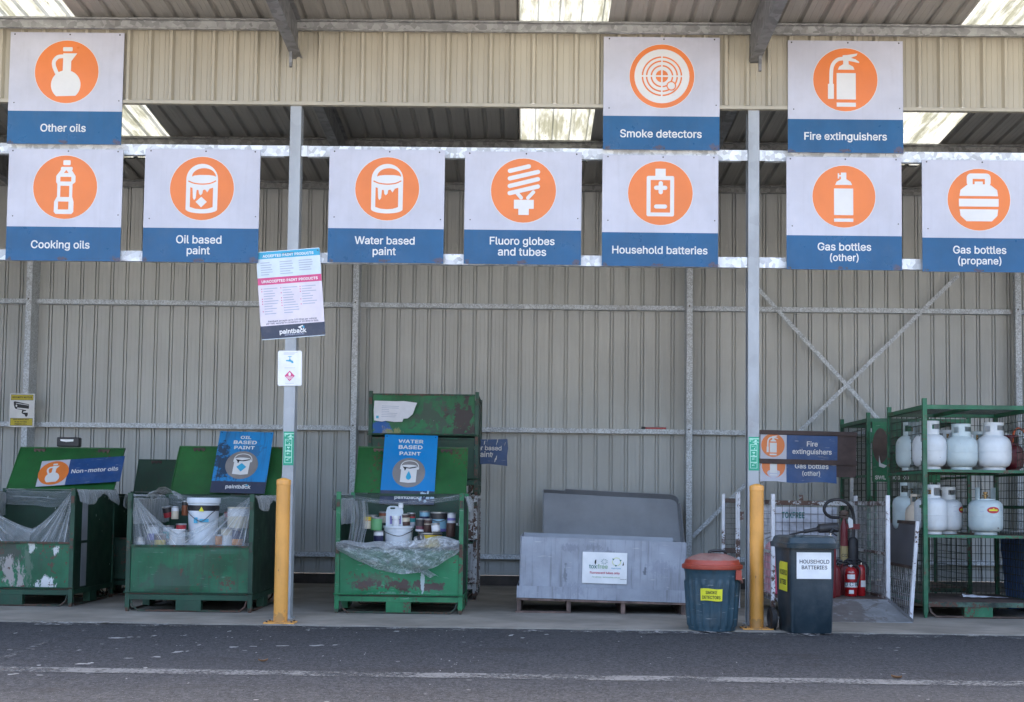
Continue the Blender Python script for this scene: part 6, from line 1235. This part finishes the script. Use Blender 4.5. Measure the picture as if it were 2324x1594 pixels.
# ------------------------------------------------------------------ wheelie bin
c = atz(1844, 1439); t = thing('wheelie_bin', 'dark teal wheelie bin with white and yellow household batteries labels', 'wheelie bin', c, .1)
m = MB(); bw_, bd = .195, .43; tw, td = .215, .52; Hb = .80
def sec(f):
    x = bw_ + (tw - bw_) * f; y0 = -.018 * f; y1 = bd + (td - bd) * f; r = .04; return [(a_ , b_ + 0) for a_, b_ in rrect(-x, x, y0, y1, r, 4)]
S = [sec(f) for f in (0, .02, .5, .96, 1)]; zs = [0.0, .012, .5 * Hb, .96 * Hb, Hb]; n = len(S[0])
S[0] = [(x * .95, y * .97 + .008) for x, y in S[0]]
m.add([(x, y, z) for s_, z in zip(S, zs) for x, y in s_], [(i * n + j, i * n + (j + 1) % n, (i + 1) * n + (j + 1) % n, (i + 1) * n + j) for i in range(4) for j in range(n)] + [tuple(range(n - 1, -1, -1))])
m.build('body', 'wheelie', t, True)
lm = MB()
def ring(x0, x1, y0, y1, z, r=.045): return [(a_, b_, z) for a_, b_ in rrect(x0, x1, y0, y1, r, 4)]
L = [ring(-tw - .012, tw + .012, -.03, td + .02, Hb - .015), ring(-tw - .03, tw + .03, -.055, td + .04, Hb - .013), ring(-tw - .034, tw + .034, -.06, td + .045, Hb + .03), ring(-tw - .02, tw + .02, -.045, td + .03, Hb + .036), ring(-tw - .005, tw + .005, -.03, td + .01, Hb + .085), ring(-tw + .03, tw - .03, .01, td - .03, Hb + .1)]
n = len(L[0]); vs = [p for r_ in L for p in r_]; lm.add(vs, [(i * n + j, i * n + (j + 1) % n, (i + 1) * n + (j + 1) % n, (i + 1) * n + j) for i in range(5) for j in range(n)] + [tuple(range(5 * n, 6 * n))])
ld = lm.build('lid', 'wheelie_lid', t, True)
MB().box(-.19, -.12, td + .02, td + .1, Hb - .0, Hb + .05).box(.12, .19, td + .02, td + .1, Hb - .0, Hb + .05).rod((-.22, td + .08, Hb + .02), (.22, td + .08, Hb + .02), .014, 8).build('handle', 'wheelie_lid', t)
MB().box(-.16, -.1, .0, .06, Hb + .096, Hb + .112).box(-.1, .17, -.02, .0, Hb + .075, Hb + .104).build('lid_ridge', 'wheelie_lid', ld)
for sx in (-1, 1):
    x = sx * .262; wm = MB(); mt = Matrix.Translation((x, .4, .108)) @ Matrix.Rotation(R(90), 4, 'Y')
    wm.lathe([(.0, -.02), (.055, -.02), (.07, -.026), (.085, -.03), (.104, -.024), (.108, -.01), (.108, .01), (.104, .024), (.085, .03), (.07, .026), (.055, .02), (0, .02)], 28, (0, 0, 0), 0, mt)
    wm.build('wheel', 'rubber', t, True)
MB().rod((-.24, .4, .108), (.24, .4, .108), .012, 8).build('axle', 'galv_dark', t)
yl = lambda z: -.018 * z / Hb - .0035
sc = .00407; m = MB(); W, H = 80.5 * sc, 60 * sc; m.poly(rrect(-W / 2, W / 2, -H / 2, H / 2), 0, 0)
text(m, 'HOUSEHOLD', .005, .02, .86 * W, -.001, 1, .0); text(m, 'BATTERIES', .005, -.033, .74 * W, -.001, 1, .0)
m.build('front_label', ['white', 'black'], t, loc=(.008, yl(.63) - .003, .628))
m = MB(); W, H = .26, .27; m.poly([(-W / 2, -H / 2 + .0), (W / 2, -H / 2), (W / 2, H / 2), (-W / 2 + .03, H / 2), (-W / 2, H / 2 - .03)], 0, 0)
text(m, 'HOUSEHOLD', .005, .015, .86 * W, -.001, 1, .03, 1.7); text(m, 'BATTERIES', .0, -.075, .78 * W, -.001, 1, .03, 1.7)
m.build('side_label', ['yellow', 'black'], t, loc=(-.2165, .2, .52), rot=(0, R(1.5) * 1, R(-90)))

# ------------------------------------------------------------------ timber holder with two pictogram signs
Yh = 2.64; c = at(1725, 1040, Yh); s = dim(1, Yh)
t = thing('sign_holder', 'brown timber sign holder standing behind the white cage with two blue signs', 'sign holder', c, 0, rot=(0, .012, 0))
Wh = 218 * s; X = lambda px: (px - 1725) * s; Zz = lambda py: (1040 - py) * s
MB().box(0, Wh, .012, .03, Zz(1050), Zz(977)).box(X(1898), Wh, .0121, .03, Zz(1079), Zz(1050.1)).build('backing_board', 'brown_timber', t)
MB().box(-.01, Wh + .003, -.012, .011, Zz(985), Zz(976)).build('top_batten', 'brown_timber', t); MB().box(-.01, Wh + .003, -.012, .011, Zz(1052), Zz(1041)).build('middle_batten', 'brown_timber', t)
def hold(px1, y0, y1, lines, dc, draw, wave):
    m = MB(); x0, x1, xm = .003, X(px1), X(1785); z0, z1 = Zz(y1), Zz(y0)
    def cur(u, v, xa, xb): x = xa + (xb - xa) * u; z = z0 + (z1 - z0) * v; bend = wave * ((1 - v) ** 2) * (.02 * math.sin(x * 9) + .015) ; return (x, .008 - bend - .0, z + (wave * .008 * math.sin(x * 11) * (1 - v)))
    m.grid(lambda u, v: cur(u, v, x0, xm), 12, 8, 0); m.grid(lambda u, v: cur(u, v, xm, x1), 24, 8, 1); b0 = len(m.v)
    i = Icon(m, dc[0], dc[1], dc[2], dc[3] * s, X(dc[4]), Zz(dc[5]), .0065); i.disc(dc[0], dc[1], dc[2], 2); draw(i)
    ks = m.k
    for n_ in range(len(ks)):
        if ks[n_] in (0, 1) and m.f[n_][0] >= b0 + 40: ks[n_] = 3 if ks[n_] == 1 else 2
    for (b, wd, cx, by) in lines: text(m, b, X(cx), Zz(by), wd * s, .0045, 3, .012)
    keep = [n_ for n_, f in enumerate(m.f) if n_ < 12 * 8 + 24 * 8 or (sum(m.v[j][2] for j in f) / len(f) < z1 and True)]
    for q in range(b0, len(m.v)):
        x, y, z = m.v[q]; v = max(0, (z - z0) / (z1 - z0)); m.v[q] = (x, y - wave * ((1 - min(1, v)) ** 2) * (.02 * math.sin(x * 9) + .015), min(z, z1))
    return m
m = hold(1900, 986, 1041.5, [('Fire', 24.5, 1843, 1010.5), ('extinguishers', 89, 1842.5, 1028)], (490, 457, 185, 26.5, 1754, 1010), extinguisher, 0)
m.build('holder_sign', ['sign_white', 'faded_blue', 'sign_orange', 'sign_mark'], t)
m = hold(1898, 1051.5, 1093, [('Gas bottles', 76, 1842, 1061), ('(other)', 40, 1841, 1077)], (482, 1128, 181, 26.5, 1756, 1057), cylinder_icon, 1)
m.build('holder_sign', ['sign_white', 'faded_blue', 'sign_orange', 'sign_mark'], t)
for q_ in (1931, 1728): MB().box(X(q_), X(q_ + 7), .0305, .06, -c.z, Zz(1060)).build('leg', 'galv_dark', t)

# ------------------------------------------------------------------ wire mesh
def mesh_panel(m, P, nu, nv, r, k=0):                # P(u,v) -> point; nu upright wires, nv cross wires
    for i in range(nu + 1): m.rod(P(i / nu, 0), P(i / nu, 1), r, 4, k, cap=False)
    for j in range(nv + 1): m.rod(P(0, j / nv), P(1, j / nv), r, 4, k, cap=False)
# white ramp cage
CYF, CD = 1.1, 1.42
a, b = at(1755, 1250, CYF), at(2016, 1250, CYF); cw = (b - a).length + .04; cc = (a + b) / 2; cc.z = 0; cc.y = CYF
cage = thing('ramp_cage', 'white rusty mesh cage with a steel loading ramp holding fire extinguishers', 'cage', cc); h = cw / 2; HT = 1.3
for (x, y) in ((-h, 0), (h - .04, 0), (-h, CD - .04), (h - .04, CD - .04)): MB().box(x, x + .04, y, y + .04, .0, HT).build('post', 'white_steel', cage)
MB().box(-h + .041, h - .041, .0, CD - .041, .15, .19).build('deck', 'rust_deck', cage)
for x in (-h + .005, h - .035):
    m = MB().box(x, x + .03, .041, CD - .041, 1.19, 1.235, 0).box(x, x + .03, .041, CD - .041, .66, .69, 0).box(x, x + .03, .041, CD - .041, .191, .22, 0)
    mesh_panel(m, lambda u, v: (x + .015, .05 + (CD - .1) * u, .16 + 1.03 * v), 22, 13, .0032, 1); m.build('side_panel', ['white_rusty', 'wire_pale'], cage)
m = MB().box(-h + .041, h - .041, CD - .035, CD - .005, 1.18, 1.235, 0).box(-h + .041, h - .041, CD - .035, CD - .005, .131, .17, 0); mesh_panel(m, lambda u, v: (-h + .05 + (2 * h - .1) * u, CD - .05, .17 + 1.01 * v), 14, 10, .0035, 1)
m.box(-.05, .0, CD - .03, CD - .01, 1.2355, 1.3)
m.build('back_panel', ['white_rusty', 'wire_grey'], cage)
m = MB().box(-h + .045, h * .62, CD - .03, CD - .02, .45, 1.16, 0); text(m, 'TOXFREE', at(1798.7, 1166, CYF + CD).x - cc.x, 1.03, .27, CD - .0315, 1, .03, 1.55); m.build('stencilled_board', ['stencil_board', 'logo_teal'], cage)
m = MB(); m.add([(-h + .05, -.002, .19), (h - .05, -.002, .19), (h + .05, -.64, .006), (-h + .05, -.64, .006), (-h + .05, -.002, .178), (h - .05, -.002, .178), (h + .05, -.64, -.0), (-h + .05, -.64, -.0)], [(3, 2, 1, 0), (4, 5, 6, 7), (0, 1, 5, 4), (1, 2, 6, 5), (2, 3, 7, 6), (3, 0, 4, 7)])
m.add([(h - .05, -.002, .195), (h - .04, -.002, .22), (h + .062, -.64, .032), (h + .052, -.64, .008)], [(0, 1, 2, 3), (3, 2, 1, 0)])
m.build('ramp', 'ramp', cage)
# open gate on the left of the cage
a, b = at(1638, 1230, 2.15), at(1684, 1230, 1.95); gw = b.x - a.x
t = thing('cage_gate', 'narrow white mesh gate standing behind the smoke detector bin', 'gate', (a.x, 2.15, 0), -.3); gw /= math.cos(.3); m = MB().box(0, .035, 0, .035, 0, 1.3, 0).box(gw - .05, gw, 0, .04, 0, 1.32, 0).box(.0351, gw - .0501, .003, .033, 1.2, 1.25, 1).box(.0351, gw - .0501, .003, .033, .62, .68, 1)
m.build('gate_frame', ['white_steel', 'rust_deck'], t); m = MB(); mesh_panel(m, lambda u, v: (.04 + (gw - .09) * u, .018, .12 + 1.08 * v), 13, 18, .003); m.build('mesh_infill', 'wire_grey', t)
MB().box(gw + .0005, gw + .04, -.01, .03, 1.0, 1.1).build('hinge', 'white_rusty', t)
# open mesh door on the right, hanging out towards the yard
dt = thing('cage_door', 'open half meshed door with a grey plate leaning at the green rack', 'door', (at(2076, 1398, .98).x - .02, .98, .0), 0, rot=(.075, 0, R(90) - .02)); DW, DH = 1.3, 1.03
m = MB().box(0, .035, 0, .035, .0, DH, 0).box(DW - .03, DW, 0, .03, 0, DH, 1).box(.0351, DW - .0301, .002, .032, DH - .035, DH, 1).box(.0351, DW - .0301, .002, .032, .52, .55, 1).box(.0351, DW - .0301, .002, .032, 0, .03, 1); m.build('door_frame', ['white_steel', 'rust_deck'], dt)
MB().box(.036, DW - .031, .012, .018, .551, DH - .036).build('plate', 'plate_grey', dt); m = MB(); mesh_panel(m, lambda u, v: (.05 + (DW - .09) * u, .015, .03 + .49 * v), 16, 7, .0045); m.build('mesh_infill', 'wire_pale', dt)

# ------------------------------------------------------------------ green racks
RX, RW, RD, RH = at(2096.5, 1250, 1.09).x, 1.3, 1.42, 2.35
def rack(label, loc, shelves=True, door=False):
    t = thing('mesh_rack', label, 'rack', loc, 0, 'green mesh sided racks'); w_, d_ = RW, RD
    for (x, y) in ((0, 0), (w_ - .045, 0), (0, d_ - .045), (w_ - .045, d_ - .045)): MB().box(x, x + .045, y, y + .045, .06, RH).frus((x + .01, x + .035, y + .01, y + .035), (x + .003, x + .042, y + .003, y + .042), 0, .0599).build('post', 'rack_green', t)
    m = MB().box(.046, w_ - .046, 0, d_, .125, .17); m.build('base_deck', 'rust_deck', t)
    MB().box(.046, w_ - .046, -.004, -.0005, .12, .172).build('base_edge', paint('base_edge_paint', (.06, .11, .08), .7, var=.6, vs=6, rust=1.2), t)
    for y in (.02, d_ - .03): MB().tube([(.06, y, .125), (.08, y, .06), (.14, y, .012), (w_ - .14, y, .012), (w_ - .08, y, .06), (w_ - .06, y, .125)], .011, 6).build('skid', 'rust_deck', t)
    MB().box(w_ / 2 - .22, w_ / 2 + .08, .003, .08, .016, .1245).build('block', 'rack_green', t)
    zt = RH - .115
    m = MB().box(.046, w_ - .046, .002, .042, zt, zt + .045).box(.046, w_ - .046, d_ - .042, d_ - .002, zt, zt + .045)
    for x in (.003, w_ - .043): m.box(x, x + .04, .046, d_ - .046, zt, zt + .045)
    m.box(w_ * .42, w_ * .42 + .04, .043, d_ - .043, zt + .003, zt + .04); m.build('top_frame', 'rack_green', t)
    m = MB(); mesh_panel(m, lambda u, v: (.05 + (w_ - .1) * u, .05 + (d_ - .1) * v, zt + .043), 14, 18, .0035); m.build('top_mesh', 'rack_wire', t)
    if shelves:
        for z in (.885, 1.585):
            m = MB().box(.046, w_ - .046, .0, .03, z - .03, z, 0).box(.046, w_ - .046, .0301, d_ - .0301, z - .008, z - .001, 1).box(.046, w_ - .046, d_ - .03, d_, z - .03, z, 0); m.build('shelf', ['rack_green', 'rust_deck'], t)
    for x in (.01, w_ - .04):
        m = MB()
        for z in (1.57, 1.2, .17): m.box(x, x + .03, .046, d_ - .046, z - .03, z, 0)
        mesh_panel(m, lambda u, v: (x + .015, .05 + (d_ - .1) * u, .17 + (zt - .17) * v), 26, 24, .0045, 1); m.build('side_panel', ['rack_green', 'rack_wire'], t)
    m = MB().box(w_ * .34, w_ * .34 + .045, d_ - .04, d_ - .005, .17, zt, 0); mesh_panel(m, lambda u, v: (.05 + (w_ - .1) * u, d_ - .045, .17 + (zt - .17) * v), 21, 22, .0042, 1); m.build('back_panel', ['rack_green', 'rack_wire'], t)
    if door:
        m = MB().box(.06, .3, -.03, -.005, zt - .75, zt, 0); rr = random.Random(4)
        m.poly([(.16 + .1 * math.cos(a * .3) * (1 + .4 * noise.noise((a, 0, 0))), zt - .3 + .22 * math.sin(a * .3) * (1 + .4 * noise.noise((a, 5, 0)))) for a in range(21)], -.031, 1)
        m.poly([(.14, zt - .42), (.16, zt - .52), (.24, zt - .55), (.2, zt - .58), (.14, zt - .56)], -.0315, 2); text(m, 'SWL 1000 KG', .3, zt - .72, .42, -.0312, 2, .03); m.box(.3, .9, -.03, -.005, zt - .75, zt - .001, 0)
        m.build('gate_panel', ['green', 'rust_deck', 'sign_mark'], t)
        for z in (zt - .2, zt - 1.0): MB().box(.02, .055, -.045, -.006, z - .07, z + .07).build('hinge', 'rack_green', t)
    return t
rk = rack('tall green mesh rack with two shelves of gas bottles', (RX, 1.09, 0))
rk2 = rack('green mesh rack at the back with a rusty stencilled gate', (RX + .01, 3.45, 0), False, True)

# ------------------------------------------------------------------ gas bottles
def bottle_thing(label, loc, r, h, mat, collar='slots', rz=0, logo=False, straight=False, tilt=(0, 0)):
    t = thing('gas_bottle', label, 'gas bottle', loc, 0, 'gas bottles on the green rack', rot=(tilt[0], tilt[1], rz)); hb = h * .76
    pr = [(r * .5, .026), (r * .72, .034), (r * .86, .052), (r * .95, .085), (r * .985, .11), (r, .14), (r, hb * .5), (r * 1.012, hb * .505), (r * 1.012, hb * .52), (r, hb * .525), (r, hb * .66), (r * .985, hb * .73), (r * .945, hb * .8), (r * .87, hb * .87), (r * .74, hb * .93), (r * .56, hb * .975), (r * .3, hb), (0, hb * 1.005)]
    if straight: pr = [(r * .5, .026), (r * .78, .034), (r * .93, .055), (r, .1), (r, hb * .5), (r * 1.012, hb * .505), (r * 1.012, hb * .52), (r, hb * .525), (r, hb * .76), (r * .975, hb * .83), (r * .9, hb * .9), (r * .74, hb * .955), (r * .45, hb * .99), (0, hb)]
    MB().lathe(pr, 36).build('body', mat, t, True)
    m = MB().lathe([(r * .62, .0), (r * .66, .0), (r * .66, .04), (r * .62, .04), (r * .62, 0)], 30); m.build('foot_ring', mat, t, True)
    rc = r * .58; z0 = hb * .965; z1 = h; m = MB(); n = 48
    holes = {'slots': [(.5, 1.2, .35, .8), (1.75, 2.7, .35, .8), (3.2, 3.8, .3, .8), (4.45, 5.5, .35, .82)], 'open': [(.62, 2.5, .08, 1.1), (3.75, 5.65, .1, 1.1)], 'ring': [(3.0, 3.9, .25, .78), (4.2, 5.4, .22, .8), (1, 2.3, .25, .78)]}[collar]
    for rr_, fl in ((rc, 0), (rc - .006, 1)):
        nz = 10; vs = [(rr_ * math.cos(2 * math.pi * i / n), rr_ * math.sin(2 * math.pi * i / n), z0 + (z1 - z0) * j / nz) for j in range(nz + 1) for i in range(n)]; fs = []
        for j in range(nz):
            for i in range(n):
                an = 2 * math.pi * (i + .5) / n; q = (j + .5) / nz
                if any(h_[0] < an < h_[1] and h_[2] < q < h_[3] for h_ in holes): continue
                f = (j * n + i, j * n + (i + 1) % n, (j + 1) * n + (i + 1) % n, (j + 1) * n + i); fs.append(f[::-1] if fl else f)
        m.add(vs, fs)
    if collar != 'open': m.lathe([(rc - .006, z1), (rc - .004, z1 + .006), (rc + .003, z1 + .006), (rc, z1)], n)
    m.build('collar', mat, t, True)
    v = MB().rod((0, 0, hb), (0, 0, hb + .05), .016, 8).rod((-.03, 0, hb + .035), (.03, 0, hb + .035), .011, 8).lathe([(.012, .05), (.026, .055), (.026, .075), (0, .078)], 10, (0, 0, hb)); v.build('valve', 'brass', t)
    if logo:
        m = MB()
        for rx, rz_, k, e in ((.07, .035, 0, .0012), (.064, .03, 1, .002)): m.grid(lambda u, v: ((2 * u - 1) * rx, -e, (2 * v - 1) * rz_ * math.sqrt(max(0, 1 - (2 * u - 1) ** 2))), 20, 1, k)
        m.grid(lambda u, v: ((u - .5) * .095, -.003, (v - .5) * .016), 10, 1, 2); m.poly([(-.015, .012), (.0, .022), (.015, .012)], -.003, 2)
        for z, x0, x1 in ((.03, -.14, -.09), (-.02, -.14, -.1), (.025, .09, .13), (.01, .09, .13), (-.005, .09, .13)): m.grid(lambda u, v: (x0 + (x1 - x0) * u, -.0012, z + .005 * v), 6, 1, 3)
        m.v = [((r + .001 - y) * math.cos(-math.pi / 2 + logo - 1 + x / r), (r + .001 - y) * math.sin(-math.pi / 2 + logo - 1 + x / r), z + hb * .69) for x, y, z in m.v]
        m.build('bottle_label', ['ink_red', 'red', 'yellow', 'faint_ink'], t)
    return t
S1, S2 = 1.586, .886
def gb(label, x, S, Y, wpx, hpx, mat, **k):
    p = at(x, 1100, Y); q = (Y + 13.14) / F; return bottle_thing(label, (p.x, Y, S), wpx * q / 2 * 1.03, hpx * q, mat, **k)
gb('white gas bottle just right of the rack post on the upper shelf', 2110, S1, 1.36, 73, 109, 'bottle_white', rz=.25)
gb('white gas bottle with a dark seam line in the middle of the upper shelf', 2182, S1, 1.34, 70, 103, 'bottle_grey', rz=.35)
gb('scuffed off white gas bottle at the right front of the upper shelf', 2255.5, S1, 1.36, 75, 107, 'bottle_white', rz=.3)
gb('gas bottle behind the gap between the two leftmost upper bottles', 2150, S1, 2.0, 66, 92, 'bottle_white', rz=1.2)
gb('gas bottle with a wide ring collar behind the upper middle bottles', 2216, S1, 2.05, 64, 90, 'bottle_grey', collar='ring', rz=.2)
gb('grey white gas bottle standing alone behind the upper side mesh', 2074, S1, 1.8, 76, 108, 'bottle_grey', collar='ring', rz=.4)
rb = gb('dark red gas bottle with an orange hose at the back of the upper shelf', 2296, S1, 1.95, 52, 82, 'bottle_red', collar='ring', rz=.3)
r_ = .12; MB().tube([(0, -.03, .34), (.0, -.05, .45), (.06, -.06, .5), (.14, -.08, .42), (.16, -.1, .25), (.15, -.1, .08), (.13, -.1, -.0)], .012, 8, 0, 6).build('hose', 'hose_orange', rb)
gb('white gas bottle with an open collar beside the post on the lower shelf', 2112, S2, 1.36, 70, 110, 'bottle_white', collar='ring', rz=.55, straight=True)
gb('white gas bottle with a red oval logo at its side on the lower shelf', 2147, S2, 1.62, 68, 104, 'bottle_white', logo=1.75, rz=.2, straight=True)
gb('grey white gas bottle with a red oval logo facing front on the lower shelf', 2236, S2, 1.36, 73, 106, 'bottle_grey', collar='open', logo=1.0 + .13, rz=.0, straight=True)
gb('pale green gas bottle behind the lower side mesh', 2066, S2, 1.85, 76, 112, 'bottle_grey', collar='ring', rz=.3, straight=True)
gb('short cream gas bottle behind the lower side mesh', 2083, S2, 1.5, 54, 88, 'bottle_cream', collar='ring', rz=.4)
# rag on the base deck, blue tub beyond the rack
p = at(2235, 1342, 1.75); m = MB(); ed = []
m.grid(lambda u, v: ((u - .5) * .5, (v - .5) * .16 * (1 - .6 * u), .012 + .035 * abs(noise.noise((u * 4, v * 4, 2))) * (1 - u) + .02 * math.sin(math.pi * v) * (1 - u)), 24, 10)
o = m.build('paper_rag', 'paper', loc=(p.x, 1.75, .1715), rot=(0, 0, -.12), smooth=True); tag(o, 'crumpled white paper lying on the rusty rack base', 'paper')
p = at(2262, 1300, 1.7); t = thing('plastic_tub', 'tall blue plastic tub standing behind the green rack', 'tub', (RX + RW + .06, 1.45, 0)); MB().frus((0.05, 1.1, 0.0, 1.15), (0, 1.15, -.0, 1.2), .1, .86).box(.04, 1.1, .02, .16, 0, .0999).box(.04, 1.1, 1.0, 1.14, 0, .0999).build('body', 'blue_tub', t, bevel=.02)
MB().box(-.03, 1.18, -.03, 1.23, .861, .91).build('rim', 'tin_white', t, bevel=.01)

# ------------------------------------------------------------------ extinguishers
def ext(label, loc, r, h, mat, head=True, hose=True, rz=0, lab=None, base_=True):
    t = thing('fire_extinguisher', label, 'extinguisher', loc, rz, 'fire extinguishers in the white cage')
    MB().lathe([(r * .9, 0), (r, .01), (r, h * .78), (r * .92, h * .86), (r * .6, h * .93), (r * .3, h * .95), (0, h * .95)], 24).build('body', mat, t, True)
    if lab:
        for (z0, z1, a0, a1, mt, tx) in lab:
            m = MB(); n = 14; m.grid(lambda u, v: ((u - .5) * (a1 - a0) * r, 0, z0 + (z1 - z0) * v), n, 1, 0)
            if tx: text(m, tx[0], 0, z0 + tx[1], (a1 - a0) * r * .85, -.001, 1, .02)
            ac = (a0 + a1) / 2; m.v = [((r + .0012 - y) * math.cos(ac + x / r), (r + .0012 - y) * math.sin(ac + x / r), z) for x, y, z in m.v]; m.build('body_label', mt, t)
    if head:
        MB().rod((0, 0, h * .95), (0, 0, h * 1.03), r * .22, 10).rod((-r * .35, 0, h * .99), (r * .35, 0, h * .99), r * .14, 8).build('valve', 'chrome', t)
        m = MB().tube([(r * .1, 0, h * 1.02), (-r * .5, 0, h * 1.1), (-r * 1.3, 0, h * 1.08)], .012, 6).tube([(r * .1, 0, h * 1.0), (-r * .5, 0, h * 1.03), (-r * 1.2, 0, h * .99)], .01, 6); m.build('lever', 'black', t)
    if hose: MB().tube([(r * .3, 0, h * .99), (r * 1.1, -.02, h * .98), (r * 1.45, -.03, h * .8), (r * 1.2, -.03, h * .5), (r * 1.1, -.03, h * .35)], .011, 7, 0, 5).build('hose', 'hose', t)
    return t
FZ = .191
def ep(x, Y): p = at(x, 1300, Y); return (p.x, Y, FZ)
k0 = -math.pi / 2 + .22
ext('red extinguisher with a white lettered band standing in front', ep(1931, 1.52), .07, .335, 'red', lab=[(.1, .15, k0 - 1.2, k0 + 1.2, ['white', 'logo_teal'], ('D C E', .012)), (.19, .24, k0 - .6, k0 + .6, ['white', 'ink_red'], None), (.255, .285, k0 - .55, k0 + .55, ['red', 'white'], ('Chubb', .002)), (.03, .07, k0 - .35, k0 + .4, ['white', 'black'], None)], rz=-.4)
ext('bright red extinguisher beside the side mesh of the cage', ep(1954, 1.6), .048, .36, 'red', lab=[(.1, .17, k0 - .9, k0 + 1.2, ['white', 'black'], None)], rz=.4)
ext('dark red extinguisher in the shade behind the lettered one', ep(1917, 1.72), .07, .36, 'red_old', rz=2.6)
ext('dark red extinguisher half hidden at the edge of the wheelie bin', ep(1893, 1.45), .07, .36, 'red_old', rz=2.9, lab=[(.14, .2, k0 - .5, k0 + 1.2, ['white', 'black'], None)])
ext('faded pink extinguisher behind the left mesh of the cage', ep(1760, 1.75), .125, .62, 'red_pink', rz=.6, lab=[(.36, .44, k0 - .8, k0 + .8, ['white', 'black'], None)])
# tall wheeled CO2 extinguisher with a looped hose and a black horn
Y = 1.85; q = (Y + 13.14) / F; p = at(1915.5, 1200, Y); Pz = lambda x, y, yy=0: tuple(at(x, y, Y + yy) - Vector((p.x, Y, FZ)))
t = thing('large_extinguisher', 'tall old red extinguisher with a looped black hose and black horn', 'extinguisher', (p.x, Y, FZ)); zt = Pz(1915, 1195)[2]; r = 8.6 * q
MB().lathe([(r * .9, 0), (r, .02), (r, zt - .05), (r * .9, zt + .0), (r * .55, zt + .055), (r * .32, zt + .08), (r * .3, zt + .12), (0, zt + .12)], 24).build('body', 'red_old', t, True)
MB().lathe([(.02, zt + .12), (.045, zt + .13), (.05, zt + .16), (.035, zt + .18), (0, zt + .185)], 12).rod(Pz(1906, 1172), Pz(1925, 1176), .02, 8).build('valve', 'rust_deck', t, True)
z6 = lambda x, y: (1758 + x * .208, 1094.6 + y * .208)
MB().tube([Pz(*z6(700, 385)), Pz(*z6(620, 383), -.02), Pz(*z6(565, 350), -.04), Pz(*z6(540, 295), -.05), Pz(*z6(572, 225), -.05), Pz(*z6(650, 192), -.05), Pz(*z6(740, 200), -.05), Pz(*z6(815, 255), -.03), Pz(*z6(855, 340)), Pz(*z6(866, 450)), Pz(*z6(858, 600))], .018, 8, 0, 6).build('hose', 'hose', t, True)
hx = Pz(*z6(855, 600)); MB().lathe([(.025, 0), (.05, -.02), (.058, -.06), (.06, -.5), (0, -.5)], 18, hx).build('horn', 'hose', t, True)
m = MB(); m.grid(lambda u, v: ((u - .5) * .14, 0, zt - .42 + .2 * v), 10, 1, 0); m.grid(lambda u, v: ((u - .5) * .14, -.0, zt - .66 + .22 * v), 10, 1, 1); text(m, 'CO2', 0, zt - .34, .09, -.001, 1, .01)
m.v = [((r + .0015 - y) * math.cos(k0 + x / r), (r + .0015 - y) * math.sin(k0 + x / r), z) for x, y, z in m.v]; m.build('body_label', ['gold_label', 'black'], t)
MB().poly([(-.02, 0), (.03, -.02), (.045, -.1), (.0, -.12), (-.03, -.03)], 0).build('paper_tag', 'white', t, loc=(.06, -.06, zt + .1), rot=(0, .15, .2))
MB().box(.0, .17, -.03, -.02, zt - .03, zt + .03).build('clamp', 'red_old', t)
# second horn resting across, seen above the wheelie bin
Y = 1.35; p = at(1875, 1200, Y); t = thing('discharge_horn', 'black extinguisher horn with a cable pointing left above the wheelie bin lid', 'horn', p); Pq = lambda x, y: tuple(at(*z6(x, y), Y) - p)
a_, b_ = Vector(Pq(690, 495)), Vector(Pq(470, 507)); d_ = (b_ - a_).normalized(); mt = d_.to_track_quat('Z', 'Y').to_matrix().to_4x4(); L_ = (b_ - a_).length
MB().lathe([(.0, 0), (.052, .0), (.05, L_ * .93), (.03, L_), (.02, L_ + .01)], 18, (0, 0, 0), 0, Matrix.Translation(a_) @ mt).build('cone', 'hose', t, True)
MB().tube([Pq(480, 510), Pq(400, 525), Pq(320, 540)], [.022, .02, .022], 10).build('grip', 'hose', t, True); MB().tube([Pq(325, 540), Pq(250, 555), Pq(170, 575), Pq(120, 620)], .011, 7, 0, 4).build('cable', 'hose', t, True)
# squeeze head of a small extinguisher behind the bin
Y = 1.2; p = at(1887, 1212, Y); h_ = p.z - FZ
ext('small extinguisher whose steel lever shows above the wheelie bin lid', (p.x, 1.25, FZ), .06, h_ * .98, 'red_old', rz=math.pi, hose=False)
# leaves on the asphalt
for (x, y, lab) in ((597, 1502, 'small dry brown leaf on the asphalt at the left'), (1505 + 960, 2222, ''), ):
    if not lab: continue
    p = atz(x, y, -.008); o = MB().grid(lambda u, v: ((u - .5) * .07, (v - .5) * .03 * math.sin(math.pi * min(.98, max(.02, u))), .012 * (2 * v - 1) ** 2 + .012 * (2 * u - 1) ** 2), 10, 4).build('dry_leaf', 'leaf', loc=p, rot=(0, 0, .4)); tag(o, lab, 'leaf', 'dry leaves on the asphalt')
p = atz(2300 + 0 - 600 + 335, 1540, -.006)
o = MB().grid(lambda u, v: ((u - .5) * .075, (v - .5) * .035 * math.sin(math.pi * min(.98, max(.02, u))), .015 * (2 * v - 1) ** 2 + .01 * (2 * u - 1) ** 2), 10, 4).build('dry_leaf', 'leaf', loc=p, rot=(0, 0, -.5)); tag(o, 'small dry leaf lying on the worn white line', 'leaf', 'dry leaves on the asphalt')
